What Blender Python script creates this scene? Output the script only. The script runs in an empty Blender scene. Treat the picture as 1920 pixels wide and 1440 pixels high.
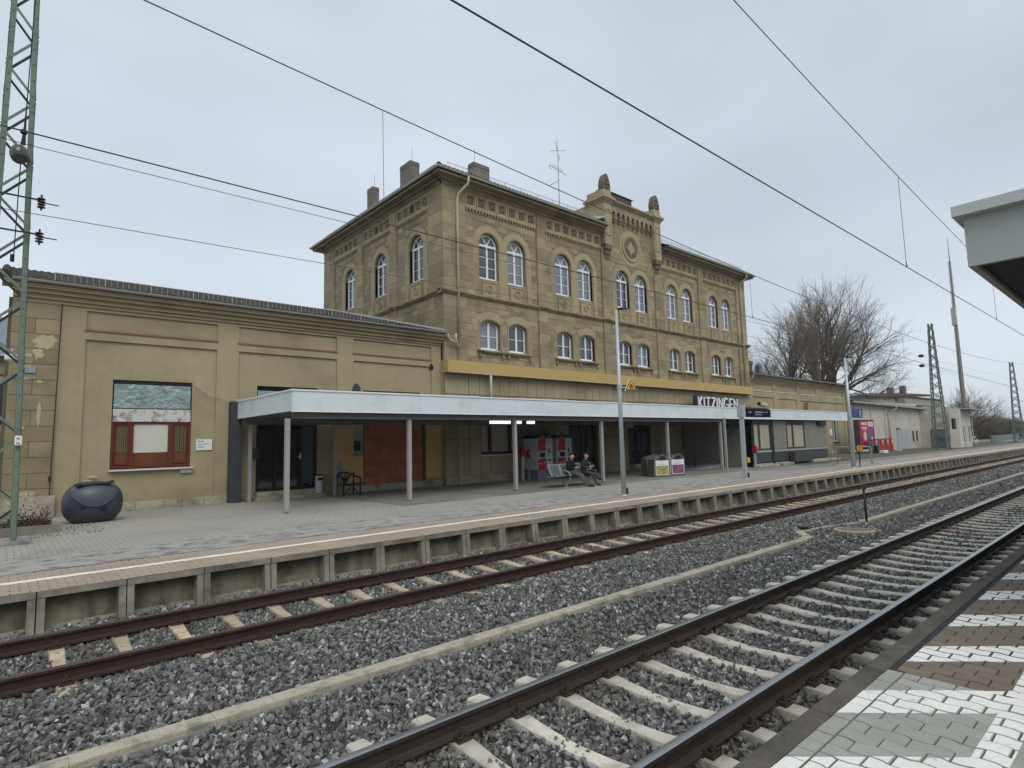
import bpy, bmesh, math, random
from mathutils import Vector, Matrix
from mathutils.geometry import tessellate_polygon
R = math.radians
rnd = random.Random(7)
sc = bpy.context.scene

# ------------------------------------------------------------------ camera
cam_d = bpy.data.cameras.new("camera")
cam = bpy.data.objects.new("camera", cam_d)
sc.collection.objects.link(cam)
sc.camera = cam
cam_d.sensor_width = 36.0
cam_d.lens = 1091.62 / 1920 * 36
cam_d.clip_start = 0.05
cam_d.clip_end = 8000
yaw, pitch, roll = 0.72179512, 0.09933794, -0.02414662
fwd = Vector((math.sin(yaw) * math.cos(pitch), math.cos(yaw) * math.cos(pitch), math.sin(pitch)))
r0 = Vector((math.cos(yaw), -math.sin(yaw), 0))
u0 = r0.cross(fwd)
rgt = r0 * math.cos(roll) + u0 * math.sin(roll)
upv = rgt.cross(fwd)
m3 = Matrix((rgt, upv, -fwd)).transposed()
cam.matrix_world = Matrix.Translation((0, 0, 2.17)) @ m3.to_4x4()

# ------------------------------------------------------------------ sky, sun, exposure
SUN_EL, SUN_ROT = 48, 200
world = bpy.data.worlds.new("World")
sc.world = world
world.use_nodes = True
wn, wl = world.node_tree.nodes, world.node_tree.links
wn.clear()
w_out = wn.new('ShaderNodeOutputWorld')
w_bg = wn.new('ShaderNodeBackground')
w_bg.inputs['Strength'].default_value = 0.1
w_sky = wn.new('ShaderNodeTexSky')
w_sky.sky_type = 'NISHITA'
w_sky.sun_disc = False
w_sky.sun_elevation = R(SUN_EL)
w_sky.sun_rotation = R(SUN_ROT)
w_tc = wn.new('ShaderNodeTexCoord')
w_sep = wn.new('ShaderNodeSeparateXYZ')
wl.new(w_tc.outputs['Generated'], w_sep.inputs[0])
w_ramp = wn.new('ShaderNodeValToRGB')          # cloud layer: a little brighter near the horizon
wl.new(w_sep.outputs['Z'], w_ramp.inputs['Fac'])
e = w_ramp.color_ramp.elements
e[0].position = 0.0; e[0].color = (0.62, 0.68, 0.725, 1)
e[1].position = 1.0; e[1].color = (0.58, 0.655, 0.705, 1)
e2 = w_ramp.color_ramp.elements.new(0.35); e2.color = (0.545, 0.615, 0.685, 1)
w_map = wn.new('ShaderNodeMapping')
w_map.inputs['Scale'].default_value = (1.0, 1.0, 2.2)
wl.new(w_tc.outputs['Generated'], w_map.inputs[0])
w_no = wn.new('ShaderNodeTexNoise')
w_no.inputs['Scale'].default_value = 1.7
w_no.inputs['Detail'].default_value = 3
wl.new(w_map.outputs[0], w_no.inputs['Vector'])
w_nr = wn.new('ShaderNodeMapRange')
w_nr.inputs['From Min'].default_value = 0.3; w_nr.inputs['From Max'].default_value = 0.7
w_nr.inputs['To Min'].default_value = 9.8; w_nr.inputs['To Max'].default_value = 12.3
wl.new(w_no.outputs['Fac'], w_nr.inputs['Value'])
w_mul = wn.new('ShaderNodeVectorMath'); w_mul.operation = 'SCALE'
wl.new(w_ramp.outputs['Color'], w_mul.inputs[0])
wl.new(w_nr.outputs[0], w_mul.inputs['Scale'])
w_mix = wn.new('ShaderNodeMix'); w_mix.data_type = 'RGBA'
w_mix.inputs['Factor'].default_value = 0.92
wl.new(w_sky.outputs[0], w_mix.inputs['A'])
wl.new(w_mul.outputs[0], w_mix.inputs['B'])
wl.new(w_mix.outputs['Result'], w_bg.inputs['Color'])
wl.new(w_bg.outputs[0], w_out.inputs[0])

sun_d = bpy.data.lights.new("sun", 'SUN')
sun_d.energy = 1.35
sun_d.angle = R(40)
sun_d.color = (1.0, 0.96, 0.9)
sun = bpy.data.objects.new("sun", sun_d)
sc.collection.objects.link(sun)
sun.rotation_euler = (R(90 - SUN_EL), 0, R(180 - SUN_ROT))
sun.location = (0, -20, 40)

vs = sc.view_settings
sc.display_settings.display_device = 'sRGB'
vs.view_transform = 'Standard'
vs.look = 'None'
vs.exposure = 0.10
vs.gamma = 1
vs.use_curve_mapping = False
sc.cycles.max_bounces = 6
sc.cycles.use_denoising = True

# ------------------------------------------------------------------ materials
MATS = {}
def mat(name, col, rough=0.85, var=0.12, scale=2.0, bump=0.15, bscale=30.0, metal=0.0, rndv=0.0, streak=0.0,
        dirt=None, dirt_amt=0.5, dirt_scale=0.8, spec=0.3, zs=1.0, fine=0.06, bdist=0.01, raildust=0, damp=0):
    m = bpy.data.materials.new(name); m.use_nodes = True
    n, l = m.node_tree.nodes, m.node_tree.links
    b = n['Principled BSDF']
    b.inputs['Roughness'].default_value = rough
    b.inputs['Metallic'].default_value = metal
    b.inputs['Specular IOR Level'].default_value = spec
    g = n.new('ShaderNodeNewGeometry')
    def noise(s, d=4, vec=None, r=0.6):
        t = n.new('ShaderNodeTexNoise'); t.inputs['Scale'].default_value = s
        t.inputs['Detail'].default_value = d; t.inputs['Roughness'].default_value = r
        l.new(vec or g.outputs['Position'], t.inputs['Vector']); return t.outputs['Fac']
    def math_(op, a, c):
        t = n.new('ShaderNodeMath'); t.operation = op
        for i, x in enumerate((a, c)):
            if hasattr(x, 'links'): l.new(x, t.inputs[i])
            else: t.inputs[i].default_value = x
        return t.outputs[0]
    mp = n.new('ShaderNodeMapping'); mp.inputs['Scale'].default_value = (1, 1, zs)
    l.new(g.outputs['Position'], mp.inputs[0])
    v = math_('MULTIPLY', math_('SUBTRACT', noise(scale, 5, mp.outputs[0]), 0.5), var * 4)
    if fine:
        v = math_('ADD', v, math_('MULTIPLY', math_('SUBTRACT', noise(60, 2), 0.5), fine * 4))
    if streak:
        m2 = n.new('ShaderNodeMapping'); m2.inputs['Scale'].default_value = (6, 6, 0.35)
        l.new(g.outputs['Position'], m2.inputs[0])
        v = math_('ADD', v, math_('MULTIPLY', math_('SUBTRACT', noise(1.0, 4, m2.outputs[0]), 0.5), streak * 4))
    if rndv:
        oi = n.new('ShaderNodeObjectInfo')
        v = math_('ADD', v, math_('MULTIPLY', math_('SUBTRACT', oi.outputs['Random'], 0.5), rndv * 2))
    f = math_('ADD', v, 1.0)
    sm = n.new('ShaderNodeVectorMath'); sm.operation = 'SCALE'
    sm.inputs[0].default_value = col[:3]
    l.new(f, sm.inputs['Scale'])
    colout = sm.outputs[0]
    if dirt:
        mr = n.new('ShaderNodeMapRange')
        mr.inputs['From Min'].default_value = 0.48; mr.inputs['From Max'].default_value = 0.66
        mr.inputs['To Max'].default_value = dirt_amt
        l.new(noise(dirt_scale, 6, None, 0.65), mr.inputs['Value'])
        mx = n.new('ShaderNodeMix'); mx.data_type = 'RGBA'
        l.new(mr.outputs[0], mx.inputs['Factor']); l.new(colout, mx.inputs['A'])
        mx.inputs['B'].default_value = (*dirt, 1)
        colout = mx.outputs['Result']
    if raildust or damp:
        sx = n.new('ShaderNodeSeparateXYZ'); l.new(g.outputs['Position'], sx.inputs[0])
        if raildust:
            fo = None
            for yr in (2.585, 4.055, 7.765, 9.235):
                d = math_('SUBTRACT', 1.0, math_('DIVIDE', math_('ABSOLUTE', math_('SUBTRACT', sx.outputs[1], yr), 0), .30))
                fo = d if fo is None else math_('MAXIMUM', fo, d)
            fo = math_('MULTIPLY', math_('MAXIMUM', fo, 0.0), math_('MULTIPLY', noise(7.0, 4), raildust * 2))
        else:
            fo = math_('MULTIPLY', math_('ADD', math_('MULTIPLY', math_('SUBTRACT', 1.25, sx.outputs[2]), .7), math_('MULTIPLY', math_('SUBTRACT', noise(1.6, 5), .5), 2.2)), damp)
        cl = n.new('ShaderNodeClamp'); l.new(fo, cl.inputs[0]); cl.inputs['Max'].default_value = .8
        m3_ = n.new('ShaderNodeMix'); m3_.data_type = 'RGBA'; l.new(cl.outputs[0], m3_.inputs['Factor']); l.new(colout, m3_.inputs['A'])
        m3_.inputs['B'].default_value = (.085, .055, .038, 1) if raildust else (.155, .125, .085, 1)
        colout = m3_.outputs['Result']
    l.new(colout, b.inputs['Base Color'])
    if bump:
        bp = n.new('ShaderNodeBump'); bp.inputs['Strength'].default_value = bump
        bp.inputs['Distance'].default_value = bdist
        l.new(noise(bscale, 4), bp.inputs['Height']); l.new(bp.outputs[0], b.inputs['Normal'])
    MATS[name] = m
    return m
def glass(name, col=(0.02, 0.025, 0.03), rough=0.06, var=0.3):
    m = mat(name, col, rough, var=var, scale=0.9, bump=0.02, bscale=1.5, spec=0.9, fine=0)
    return m
def emit(name, col, s):
    m = bpy.data.materials.new(name); m.use_nodes = True
    b = m.node_tree.nodes['Principled BSDF']
    b.inputs['Base Color'].default_value = (*col, 1)
    b.inputs['Emission Color'].default_value = (*col, 1)
    b.inputs['Emission Strength'].default_value = s
    return m
# sandstone tones
STONE = [mat('sandstone_%s' % t, c, 0.92, var=0.10, scale=1.6, bump=0.35, bscale=14, fine=0.07, bdist=0.02,
             dirt=(0.12, 0.10, 0.07), dirt_amt=0.45, dirt_scale=0.7)
         for t, c in (('ochre', (0.37, 0.30, 0.182)), ('grey', (0.325, 0.27, 0.178)), ('brown', (0.285, 0.228, 0.142)),
                      ('pale', (0.395, 0.325, 0.205)), ('green', (0.31, 0.257, 0.16)))]
M_smooth = mat('dressed_sandstone', (0.405, 0.33, 0.21), 0.9, var=0.10, scale=1.2, bump=0.15, bscale=20, streak=0.05,
               dirt=(0.15, 0.125, 0.085), dirt_amt=0.5, dirt_scale=0.6)
M_joint = mat('joint_mortar', (0.27, 0.222, 0.145), 0.95, var=0.08, scale=3)
M_cornice = mat('cornice_stone', (0.30, 0.245, 0.155), 0.9, var=0.12, scale=2, streak=0.08, dirt=(0.08, 0.07, 0.055), dirt_amt=0.6)
M_dark_stone = mat('weathered_dark_stone', (0.15, 0.13, 0.10), 0.95, var=0.15, scale=3, bump=0.5, bscale=12)
M_plaster = mat('ochre_plaster', damp=0.5, col=(0.40, 0.335, 0.212), rough=0.92, var=0.07, scale=0.7, bump=0.25, bscale=55, streak=0.045, fine=0.05,
                dirt=(0.25, 0.205, 0.125), dirt_amt=0.5, dirt_scale=0.55)
M_plaster2 = mat('ochre_plaster_panel', (0.40, 0.34, 0.222), 0.92, var=0.08, scale=0.9, bump=0.2, bscale=40, streak=0.06,
                 dirt=(0.22, 0.19, 0.12), dirt_amt=0.5, dirt_scale=0.7)
M_plaster_y = mat('yellow_old_plaster', (0.62, 0.42, 0.16), 0.9, var=0.1, scale=1.2, bump=0.2, bscale=20, dirt=(0.35, 0.33, 0.28), dirt_amt=0.7, dirt_scale=1.2)
M_plaster_g = mat('grey_patch_plaster', (0.33, 0.33, 0.29), 0.9, var=0.12, scale=2, bump=0.3, bscale=20)
M_band = mat('ochre_metal_band', (0.53, 0.38, 0.15), 0.6, streak=0.03, var=0.05, scale=0.6, bump=0.03, bscale=10, fine=0.02)
M_groove = mat('brown_groove', (0.16, 0.09, 0.045), 0.9, var=0.1)
M_brownsill = mat('brown_clay_sill', (0.27, 0.16, 0.10), 0.85, var=0.15, scale=5)
M_plinth = mat('pale_plinth_stone', (0.42, 0.38, 0.29), 0.95, var=0.2, scale=4, bump=0.5, bscale=12, dirt=(0.16, 0.13, 0.09), dirt_amt=0.8, dirt_scale=1.5)
M_white = mat('white_window_paint', (0.80, 0.81, 0.82), 0.45, var=0.02, bump=0.0, fine=0.0)
M_sillmetal = mat('pale_metal_sill', (0.66, 0.65, 0.62), 0.5, var=0.06, scale=4)
M_glass = glass('window_glass', (0.055, 0.06, 0.07), 0.05)
M_glass2 = glass('pale_window_glass', (0.17, 0.19, 0.22), 0.12, 0.12)  # paler glass colour, given to some of the panes
M_glassd = glass('dark_glass', (0.008, 0.009, 0.012), 0.07)
M_curtain = mat('grey_curtain', (0.50, 0.50, 0.47), 0.9, var=0.15, scale=8)
M_redframe = mat('red_brown_window_frame', (0.135, 0.030, 0.022), 0.5, var=0.15, scale=6, bump=0.1)
M_peel = mat('peeling_white_board', (0.62, 0.62, 0.60), 0.7, var=0.08, scale=5, dirt=(0.22, 0.07, 0.03), dirt_amt=0.95, dirt_scale=4.5)
M_wood_or = mat('orange_brown_panel', (0.15, 0.052, 0.02), 0.5, var=0.3, scale=4)
M_foil = mat('crinkled_foil', (0.33, 0.42, 0.40), 0.30, var=0.35, scale=4, bump=1.0, bscale=5, metal=0.5, bdist=0.05)
M_blind = mat('pale_blind', (0.62, 0.63, 0.55), 0.8, var=0.08, scale=3)
M_zinc = mat('weathered_zinc', (0.42, 0.41, 0.37), 0.5, var=0.12, scale=2, metal=0.3, streak=0.08)
M_pipe = mat('cream_downpipe', (0.52, 0.47, 0.36), 0.5, var=0.12, scale=2, streak=0.1, dirt=(0.3, 0.27, 0.2), dirt_amt=0.6)
M_tile = mat('dark_roof_tile', (0.062, 0.055, 0.050), 0.95, spec=0.08, var=0.25, scale=3, bump=0.3, bscale=25, rndv=0.3)
M_roofdark = mat('dark_bitumen_roof', (0.095, 0.075, 0.068), 0.85, var=0.2, scale=1.5)
M_chim = mat('sooty_chimney_render', (0.17, 0.155, 0.14), 0.95, var=0.25, scale=2.5, bump=0.5, bscale=10, streak=0.1)
M_redbrick = mat('red_brown_brickwork', (0.105, 0.072, 0.06), 0.9, var=0.2, scale=5, bump=0.3)
M_fascia = mat('pale_blue_fascia', (0.70, 0.765, 0.79), 0.55, dirt=(.42, .44, .43), dirt_amt=.35, dirt_scale=1.6, var=0.035, scale=0.8, bump=0.04, bscale=6, fine=0.01, streak=0.015)
M_fascia_trim = mat('white_fascia_trim', (0.82, 0.83, 0.84), 0.5, var=0.03, bump=0)
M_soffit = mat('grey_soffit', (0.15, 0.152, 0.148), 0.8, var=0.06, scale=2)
M_post = mat('grey_painted_post', (0.36, 0.355, 0.345), 0.6, var=0.08, scale=3, dirt=(0.2, 0.18, 0.16), dirt_amt=0.4, dirt_scale=3)
M_plank = mat('charcoal_panel', (0.055, 0.056, 0.062), 0.7, var=0.15, scale=3)
M_galv = mat('galvanised_steel', (0.48, 0.52, 0.545), 0.42, var=0.12, scale=6, metal=0.35, fine=0.04)
M_mastgreen = mat('grey_green_mast_paint', (0.155, 0.205, 0.165), 0.6, var=0.10, scale=3, bump=0.15, bscale=30, streak=0.05)
M_mastfar = mat('far_mast_paint', (0.17, 0.195, 0.175), 0.7, var=0.1)
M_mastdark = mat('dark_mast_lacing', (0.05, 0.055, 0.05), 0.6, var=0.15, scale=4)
M_black = mat('black_metal', (0.018, 0.018, 0.022), 0.5, var=0.1)
M_wire = mat('weathered_copper_wire', (0.09, 0.065, 0.07), 0.5, var=0.1, bump=0)
M_insul = mat('brown_porcelain', (0.05, 0.03, 0.025), 0.35, var=0.1, bump=0)
M_conc = mat('weathered_concrete', (0.30, 0.27, 0.22), 0.95, var=0.15, scale=2, bump=0.4, bscale=25, streak=0.12,
             dirt=(0.10, 0.095, 0.07), dirt_amt=0.75, dirt_scale=1.3)
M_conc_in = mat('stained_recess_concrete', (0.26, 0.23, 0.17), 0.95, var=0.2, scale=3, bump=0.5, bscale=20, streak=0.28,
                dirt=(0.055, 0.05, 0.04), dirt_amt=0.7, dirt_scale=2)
M_edge_stone = mat('mossy_edge_stone', (0.105, 0.092, 0.078), 0.97, var=0.35, scale=6, bump=0.6, bscale=30, fine=0.16, dirt=(0.15, 0.13, 0.11), dirt_amt=0.4, dirt_scale=7)
M_sleeper = mat('pale_concrete_sleeper', raildust=.65, col=(0.62, 0.57, 0.485), rough=0.9, var=0.12, scale=5, bump=0.35, bscale=40, fine=0.08, rndv=0.12, dirt=(0.30, 0.25, 0.19), dirt_amt=0.5, dirt_scale=6)
M_sleeper1 = mat('tan_concrete_sleeper', raildust=.6, col=(0.50, 0.40, 0.285), rough=0.9, var=0.14, scale=5, bump=0.35, bscale=40, fine=0.08, rndv=0.15, dirt=(0.22, 0.16, 0.11), dirt_amt=0.5, dirt_scale=6)
M_rust = mat('rusty_rail_side', (0.048, 0.026, 0.021), 0.75, var=0.2, scale=8, bump=0.25, bscale=60)
M_rust2 = mat('brown_rail_side', (0.050, 0.037, 0.031), 0.65, var=0.15, scale=8, bump=0.2, bscale=60)
M_railtop1 = mat('dull_rail_head', (0.11, 0.075, 0.06), 0.5, var=0.15, scale=10, metal=0.4, bump=0.05)
M_railtop2 = mat('polished_rail_head', (0.42, 0.42, 0.43), 0.33, var=0.05, scale=20, metal=1.0, bump=0.0, fine=0)
M_clip = mat('rusty_rail_clip', (0.055, 0.038, 0.03), 0.7, var=0.25, scale=30, bump=0.2)
M_duct = mat('cable_duct_concrete', (0.45, 0.405, 0.315), 0.92, var=0.12, scale=3, bump=0.4, bscale=30, fine=0.12, dirt=(0.16, 0.15, 0.12), dirt_amt=0.75, dirt_scale=5)
M_duct_side = mat('cable_duct_side', (0.27, 0.27, 0.24), 0.92, var=0.15, scale=4, bump=0.3)
M_ballast_bed = mat('ballast_bed', (0.045, 0.043, 0.04), 1.0, var=0.3, scale=20, bump=0.8, bscale=30)
M_asph = mat('worn_asphalt', (0.36, 0.34, 0.31), 0.95, var=0.16, scale=3, bump=0.5, bscale=60, fine=0.25, dirt=(0.13, 0.13, 0.132), dirt_amt=0.85, dirt_scale=3.2)
M_tarmac = mat('platform_tarmac', (0.25, 0.235, 0.21), 0.95, var=0.14, scale=0.8, bump=0.3, bscale=60, fine=0.12, dirt=(0.12, 0.105, 0.08), dirt_amt=0.6, dirt_scale=0.5)
M_pinkpave = mat('pinkish_paving', (0.40, 0.315, 0.25), 0.93, var=0.10, scale=1.5, bump=0.3, bscale=40, fine=0.1, dirt=(0.24, 0.21, 0.18), dirt_amt=0.5, dirt_scale=1.0)
M_greypave = mat('grey_paving', (0.37, 0.345, 0.305), 0.93, var=0.10, scale=1.2, bump=0.3, bscale=40, fine=0.1, dirt=(0.21, 0.195, 0.165), dirt_amt=0.6, dirt_scale=0.6)
M_jointdirt = mat('joint_dirt', (0.11, 0.10, 0.085), 1.0, var=0.2, scale=4)
M_linewhite = mat('worn_white_line', (0.86, 0.83, 0.75), 0.8, var=0.06, scale=3, dirt=(0.45, 0.42, 0.36), dirt_amt=0.5, dirt_scale=9)
M_grey_shed = mat('shed_render', (0.58, 0.55, 0.485), 0.92, var=0.06, scale=0.5, bump=0.15, bscale=15, streak=0.06, dirt=(0.33, 0.31, 0.26), dirt_amt=0.6, dirt_scale=0.5)
M_red = mat('signal_red_paint', (0.42, 0.008, 0.018), 0.45, var=0.04, bump=0)
M_machine = mat('machine_grey_paint', (0.50, 0.53, 0.56), 0.45, var=0.03, bump=0)
M_machinebase = mat('machine_base_grey', (0.17, 0.18, 0.20), 0.6, var=0.08)
M_blue = mat('dark_blue_header', (0.012, 0.015, 0.07), 0.4, var=0.05, bump=0)
M_signblue = mat('platform_sign_blue', (0.025, 0.06, 0.20), 0.4, var=0.04, bump=0)
M_signwhite = mat('sign_white', (0.82, 0.83, 0.84), 0.4, var=0.02, bump=0, fine=0)
M_yellow = mat('warning_yellow', (0.78, 0.42, 0.03), 0.45, var=0.05, bump=0)
M_orange = mat('orange_sign_face', (0.62, 0.28, 0.02), 0.45, var=0.08, bump=0)
M_bin = mat('charcoal_plastic', (0.042, 0.048, 0.060), 0.42, var=0.1, scale=2, bump=0.05, spec=0.5)
M_wood = mat('dark_rustic_wood', (0.035, 0.025, 0.018), 0.85, var=0.3, scale=8, bump=0.4)
M_shelterwood = mat('shelter_cladding', (0.235, 0.23, 0.19), 0.8, var=0.12, scale=3, streak=0.1)
M_shelterdark = mat('shelter_dark_panel', (0.055, 0.060, 0.066), 0.6, var=0.12, scale=3)
M_shelterwin = mat('clouded_shelter_pane', (0.43, 0.39, 0.28), 0.35, var=0.12, scale=1.0, bump=0.02)
M_bark = mat('tree_bark', (0.075, 0.06, 0.045), 0.95, var=0.2, scale=2, bump=0.3)
M_twig = mat('twig_bark', (0.17, 0.135, 0.10), 0.95, var=0.2, scale=2, bump=0)
M_thicket = mat('bare_thicket', (0.085, 0.06, 0.042), 0.95, var=0.3, scale=0.4, bump=0)
M_grass = mat('dull_grass', (0.065, 0.072, 0.035), 1.0, var=0.25, scale=1.5, bump=0.6, bscale=20, dirt=(0.12, 0.10, 0.07), dirt_amt=0.8, dirt_scale=0.4)
M_moss = mat('mossy_gravel', (0.105, 0.10, 0.065), 1.0, var=0.22, scale=2, bump=0.6, bscale=40, fine=0.15, dirt=(0.16, 0.145, 0.12), dirt_amt=0.8, dirt_scale=0.6)
M_hill = mat('far_hill', (0.115, 0.125, 0.125), 1.0, var=0.25, scale=0.04, bump=0)  # distance haze is put into this bluish base colour
M_brick_or = mat('hollow_orange_brick', (0.42, 0.145, 0.075), 0.9, var=0.12, scale=4, bump=0.3, rndv=0.15, dirt=(0.22, 0.09, 0.06), dirt_amt=0.4, dirt_scale=3)
M_skin = mat('skin', (0.55, 0.32, 0.24), 0.6, var=0.05, bump=0)
M_navy = mat('navy_jacket', (0.006, 0.007, 0.012), 0.8, var=0.1, scale=8)
M_green = mat('dark_green_hoodie', (0.018, 0.034, 0.025), 0.85, var=0.1, scale=8)
M_trous = mat('grey_trousers', (0.10, 0.092, 0.09), 0.85, var=0.1, scale=8)
M_jeans = mat('blue_grey_jeans', (0.042, 0.055, 0.062), 0.85, var=0.1, scale=8)
M_shoe = mat('dark_shoe', (0.022, 0.020, 0.020), 0.7, var=0.1)
M_hair = mat('brown_hair', (0.045, 0.020, 0.012), 0.7, var=0.2, scale=20)
M_benchwire = mat('grey_bench_mesh', (0.13, 0.135, 0.13), 0.5, var=0.06, metal=0.3)
M_slate = mat('slate_roof', (0.20, 0.22, 0.25), 0.7, var=0.15, scale=3)
M_carglass = glass('car_glass')
M_carpaint = mat('pale_mint_car_paint', (0.62, 0.70, 0.69), 0.3, var=0.02, bump=0)
M_rubber = mat('rubber', (0.02, 0.02, 0.02), 0.8, bump=0)
M_fence = mat('grey_blue_barrier', (0.16, 0.185, 0.20), 0.8, var=0.08, scale=1)
M_metaldoor = mat('pale_metal_door', (0.42, 0.46, 0.47), 0.6, var=0.1, scale=1.5, dirt=(0.62, 0.64, 0.64), dirt_amt=0.4, dirt_scale=1.0)
M_poster_y = mat('leafy_poster_print', (0.40, 0.34, 0.13), 0.5, var=0.5, scale=9, bump=0)
M_poster_p = mat('purple_leaf_poster_print', (0.24, 0.10, 0.19), 0.5, var=0.6, scale=9, bump=0)
M_binconc = mat('washed_concrete_bin', (0.13, 0.125, 0.115), 0.9, var=0.12, scale=8, bump=0.3)
M_poster_blue = mat('poster_blue_figure', (0.08, 0.13, 0.36), 0.5, var=0.35, scale=3, bump=0)
M_poster_red = mat('poster_red', (0.40, 0.03, 0.055), 0.5, var=0.05, bump=0)
M_poster_pink = mat('poster_pale', (0.72, 0.50, 0.55), 0.5, var=0.05, bump=0)
M_leafred = mat('dark_red_leaves', (0.075, 0.014, 0.022), 0.8, var=0.3, scale=10, bump=0)
M_leafgreen = mat('dull_green_leaves', (0.05, 0.075, 0.025), 0.8, var=0.3, scale=10, bump=0)
M_soil = mat('dark_soil', (0.07, 0.05, 0.035), 1.0, var=0.3, scale=8, bump=0.6)
M_lens = mat('clear_lens', (0.05, 0.06, 0.04), 0.15, var=0.3, scale=6, bump=0, spec=0.8)
M_light = emit('lit_tube_cover', (0.92, 0.94, 0.92), 1.3)

# ------------------------------------------------------------------ mesh helpers
class MB:
    def __init__(s, T=None):
        s.v, s.f, s.m, s.T, s.mi = [], [], [], T, 0
    def add(s, vs, fs, m=None):
        o = len(s.v)
        s.v += [tuple(s.T(*p)) if s.T else tuple(p) for p in vs]
        for f in fs: s.f.append(tuple(i + o for i in f)); s.m.append(s.mi if m is None else m)
    def box(s, x0, x1, y0, y1, z0, z1, m=None):
        vs = [(x, y, z) for z in (z0, z1) for x, y in ((x0, y0), (x1, y0), (x1, y1), (x0, y1))]
        s.add(vs, [(3, 2, 1, 0), (4, 5, 6, 7), (0, 1, 5, 4), (1, 2, 6, 5), (2, 3, 7, 6), (3, 0, 4, 7)], m)
    def quad(s, a, b, c, d, m=None): s.add([a, b, c, d], [(0, 1, 2, 3)], m)
    def beam(s, a, b, w, h=None, m=None, up=(0, 0, 1)):
        a, b = Vector(a), Vector(b); h = h or w
        d = (b - a).normalized(); u = Vector(up)
        if abs(d.dot(u)) > 0.98: u = Vector((1, 0, 0))
        r = d.cross(u).normalized() * w / 2; t = r.cross(d).normalized() * h / 2
        vs = [p + q for p in (a, b) for q in (-r - t, r - t, r + t, -r + t)]
        s.add(vs, [(0, 1, 2, 3), (7, 6, 5, 4), (0, 4, 5, 1), (1, 5, 6, 2), (2, 6, 7, 3), (3, 7, 4, 0)], m)
    def tube(s, pts, r, n=8, m=None, caps=True):
        pts = [Vector(p) for p in pts]; k = len(pts)
        rs = r if isinstance(r, (list, tuple)) else [r] * k
        vs = []; prev = None
        for i, p in enumerate(pts):
            d = (pts[min(i + 1, k - 1)] - pts[max(i - 1, 0)]).normalized()
            if prev is None:
                u = Vector((0, 0, 1)) if abs(d.z) < 0.9 else Vector((1, 0, 0))
                a = d.cross(u).normalized()
            else:
                a = (prev - d * prev.dot(d)).normalized()
            prev = a; b = d.cross(a)
            vs += [p + (a * math.cos(t) + b * math.sin(t)) * rs[i] for t in (2 * math.pi * j / n for j in range(n))]
        fs = [(i * n + j, i * n + (j + 1) % n, (i + 1) * n + (j + 1) % n, (i + 1) * n + j) for i in range(k - 1) for j in range(n)]
        if caps and n > 2: fs += [tuple(reversed(range(n))), tuple((k - 1) * n + j for j in range(n))]
        s.add(vs, fs, m)
    def prism(s, poly, ax, a, b, m=None):
        """poly of 2D points extruded along axis ax ('x','y','z') from a to b"""
        def P(p, t): return {'x': (t, p[0], p[1]), 'y': (p[0], t, p[1]), 'z': (p[0], p[1], t)}[ax]
        n = len(poly)
        s.add([P(p, a) for p in poly] + [P(p, b) for p in poly],
              [tuple(range(n)), tuple(reversed(range(n, 2 * n)))] + [(i, i + n, (i + 1) % n + n, (i + 1) % n) for i in range(n)], m)
    def lathe(s, prof, c, n=16, m=None):
        vs = [(c[0] + r * math.cos(2 * math.pi * j / n), c[1] + r * math.sin(2 * math.pi * j / n), c[2] + z) for r, z in prof for j in range(n)]
        s.add(vs, [(i * n + j, i * n + (j + 1) % n, (i + 1) * n + (j + 1) % n, (i + 1) * n + j) for i in range(len(prof) - 1) for j in range(n)], m)
    def mesh(s, name, mats, smooth=False):
        me = bpy.data.meshes.new(name)
        me.from_pydata(s.v, [], s.f)
        for m in (mats if isinstance(mats, (list, tuple)) else [mats]): me.materials.append(m)
        me.polygons.foreach_set('material_index', s.m)
        if smooth: me.polygons.foreach_set('use_smooth', [True] * len(s.f))
        me.update()
        return me
    def build(s, name, mats, parent=None, smooth=False, fix=True, bevel=0):
        if parent is not None:
            o = wloc(parent)
            s.v = [(x - o[0], y - o[1], z - o[2]) for x, y, z in s.v]
        me = s.mesh(name, mats, smooth)
        if fix and len(s.f) < 60000:
            bm = bmesh.new(); bm.from_mesh(me)
            bmesh.ops.recalc_face_normals(bm, faces=bm.faces)
            bm.to_mesh(me); bm.free()
        ob = link(name, me, parent)
        if bevel:
            md = ob.modifiers.new('bevel', 'BEVEL'); md.width = bevel; md.segments = 2; md.limit_method = 'ANGLE'
        return ob
COL = sc.collection
WL = {}
def wloc(o): return WL.get(o.name, (0, 0, 0))
def link(name, data, parent=None, loc=None):
    ob = bpy.data.objects.new(name, data); COL.objects.link(ob)
    if parent is not None: ob.parent = parent
    if loc: ob.location = loc
    WL[ob.name] = wloc(parent) if parent is not None else (0, 0, 0)
    return ob
def tag(o, label=None, cat=None, group=None, kind=None):
    if label: o['label'] = label
    if cat: o['category'] = cat
    if group: o['group'] = group
    if kind: o['kind'] = kind
    return o
def thing(name, label, cat, loc=(0, 0, 0), group=None):
    o = bpy.data.objects.new(name, None); COL.objects.link(o)
    o.location = loc; o.empty_display_size = 0.2
    WL[o.name] = tuple(loc)
    return tag(o, label, cat, group)
def place(name, me, parent, at, scale=None, rot=None):
    """a child with shared mesh data, its origin at world point `at`"""
    ob = bpy.data.objects.new(name, me); COL.objects.link(ob)
    ob.parent = parent; o = wloc(parent)
    ob.location = (at[0] - o[0], at[1] - o[1], at[2] - o[2])
    if scale: ob.scale = scale
    if rot: ob.rotation_euler = rot
    WL[ob.name] = tuple(at)
    return ob
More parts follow.
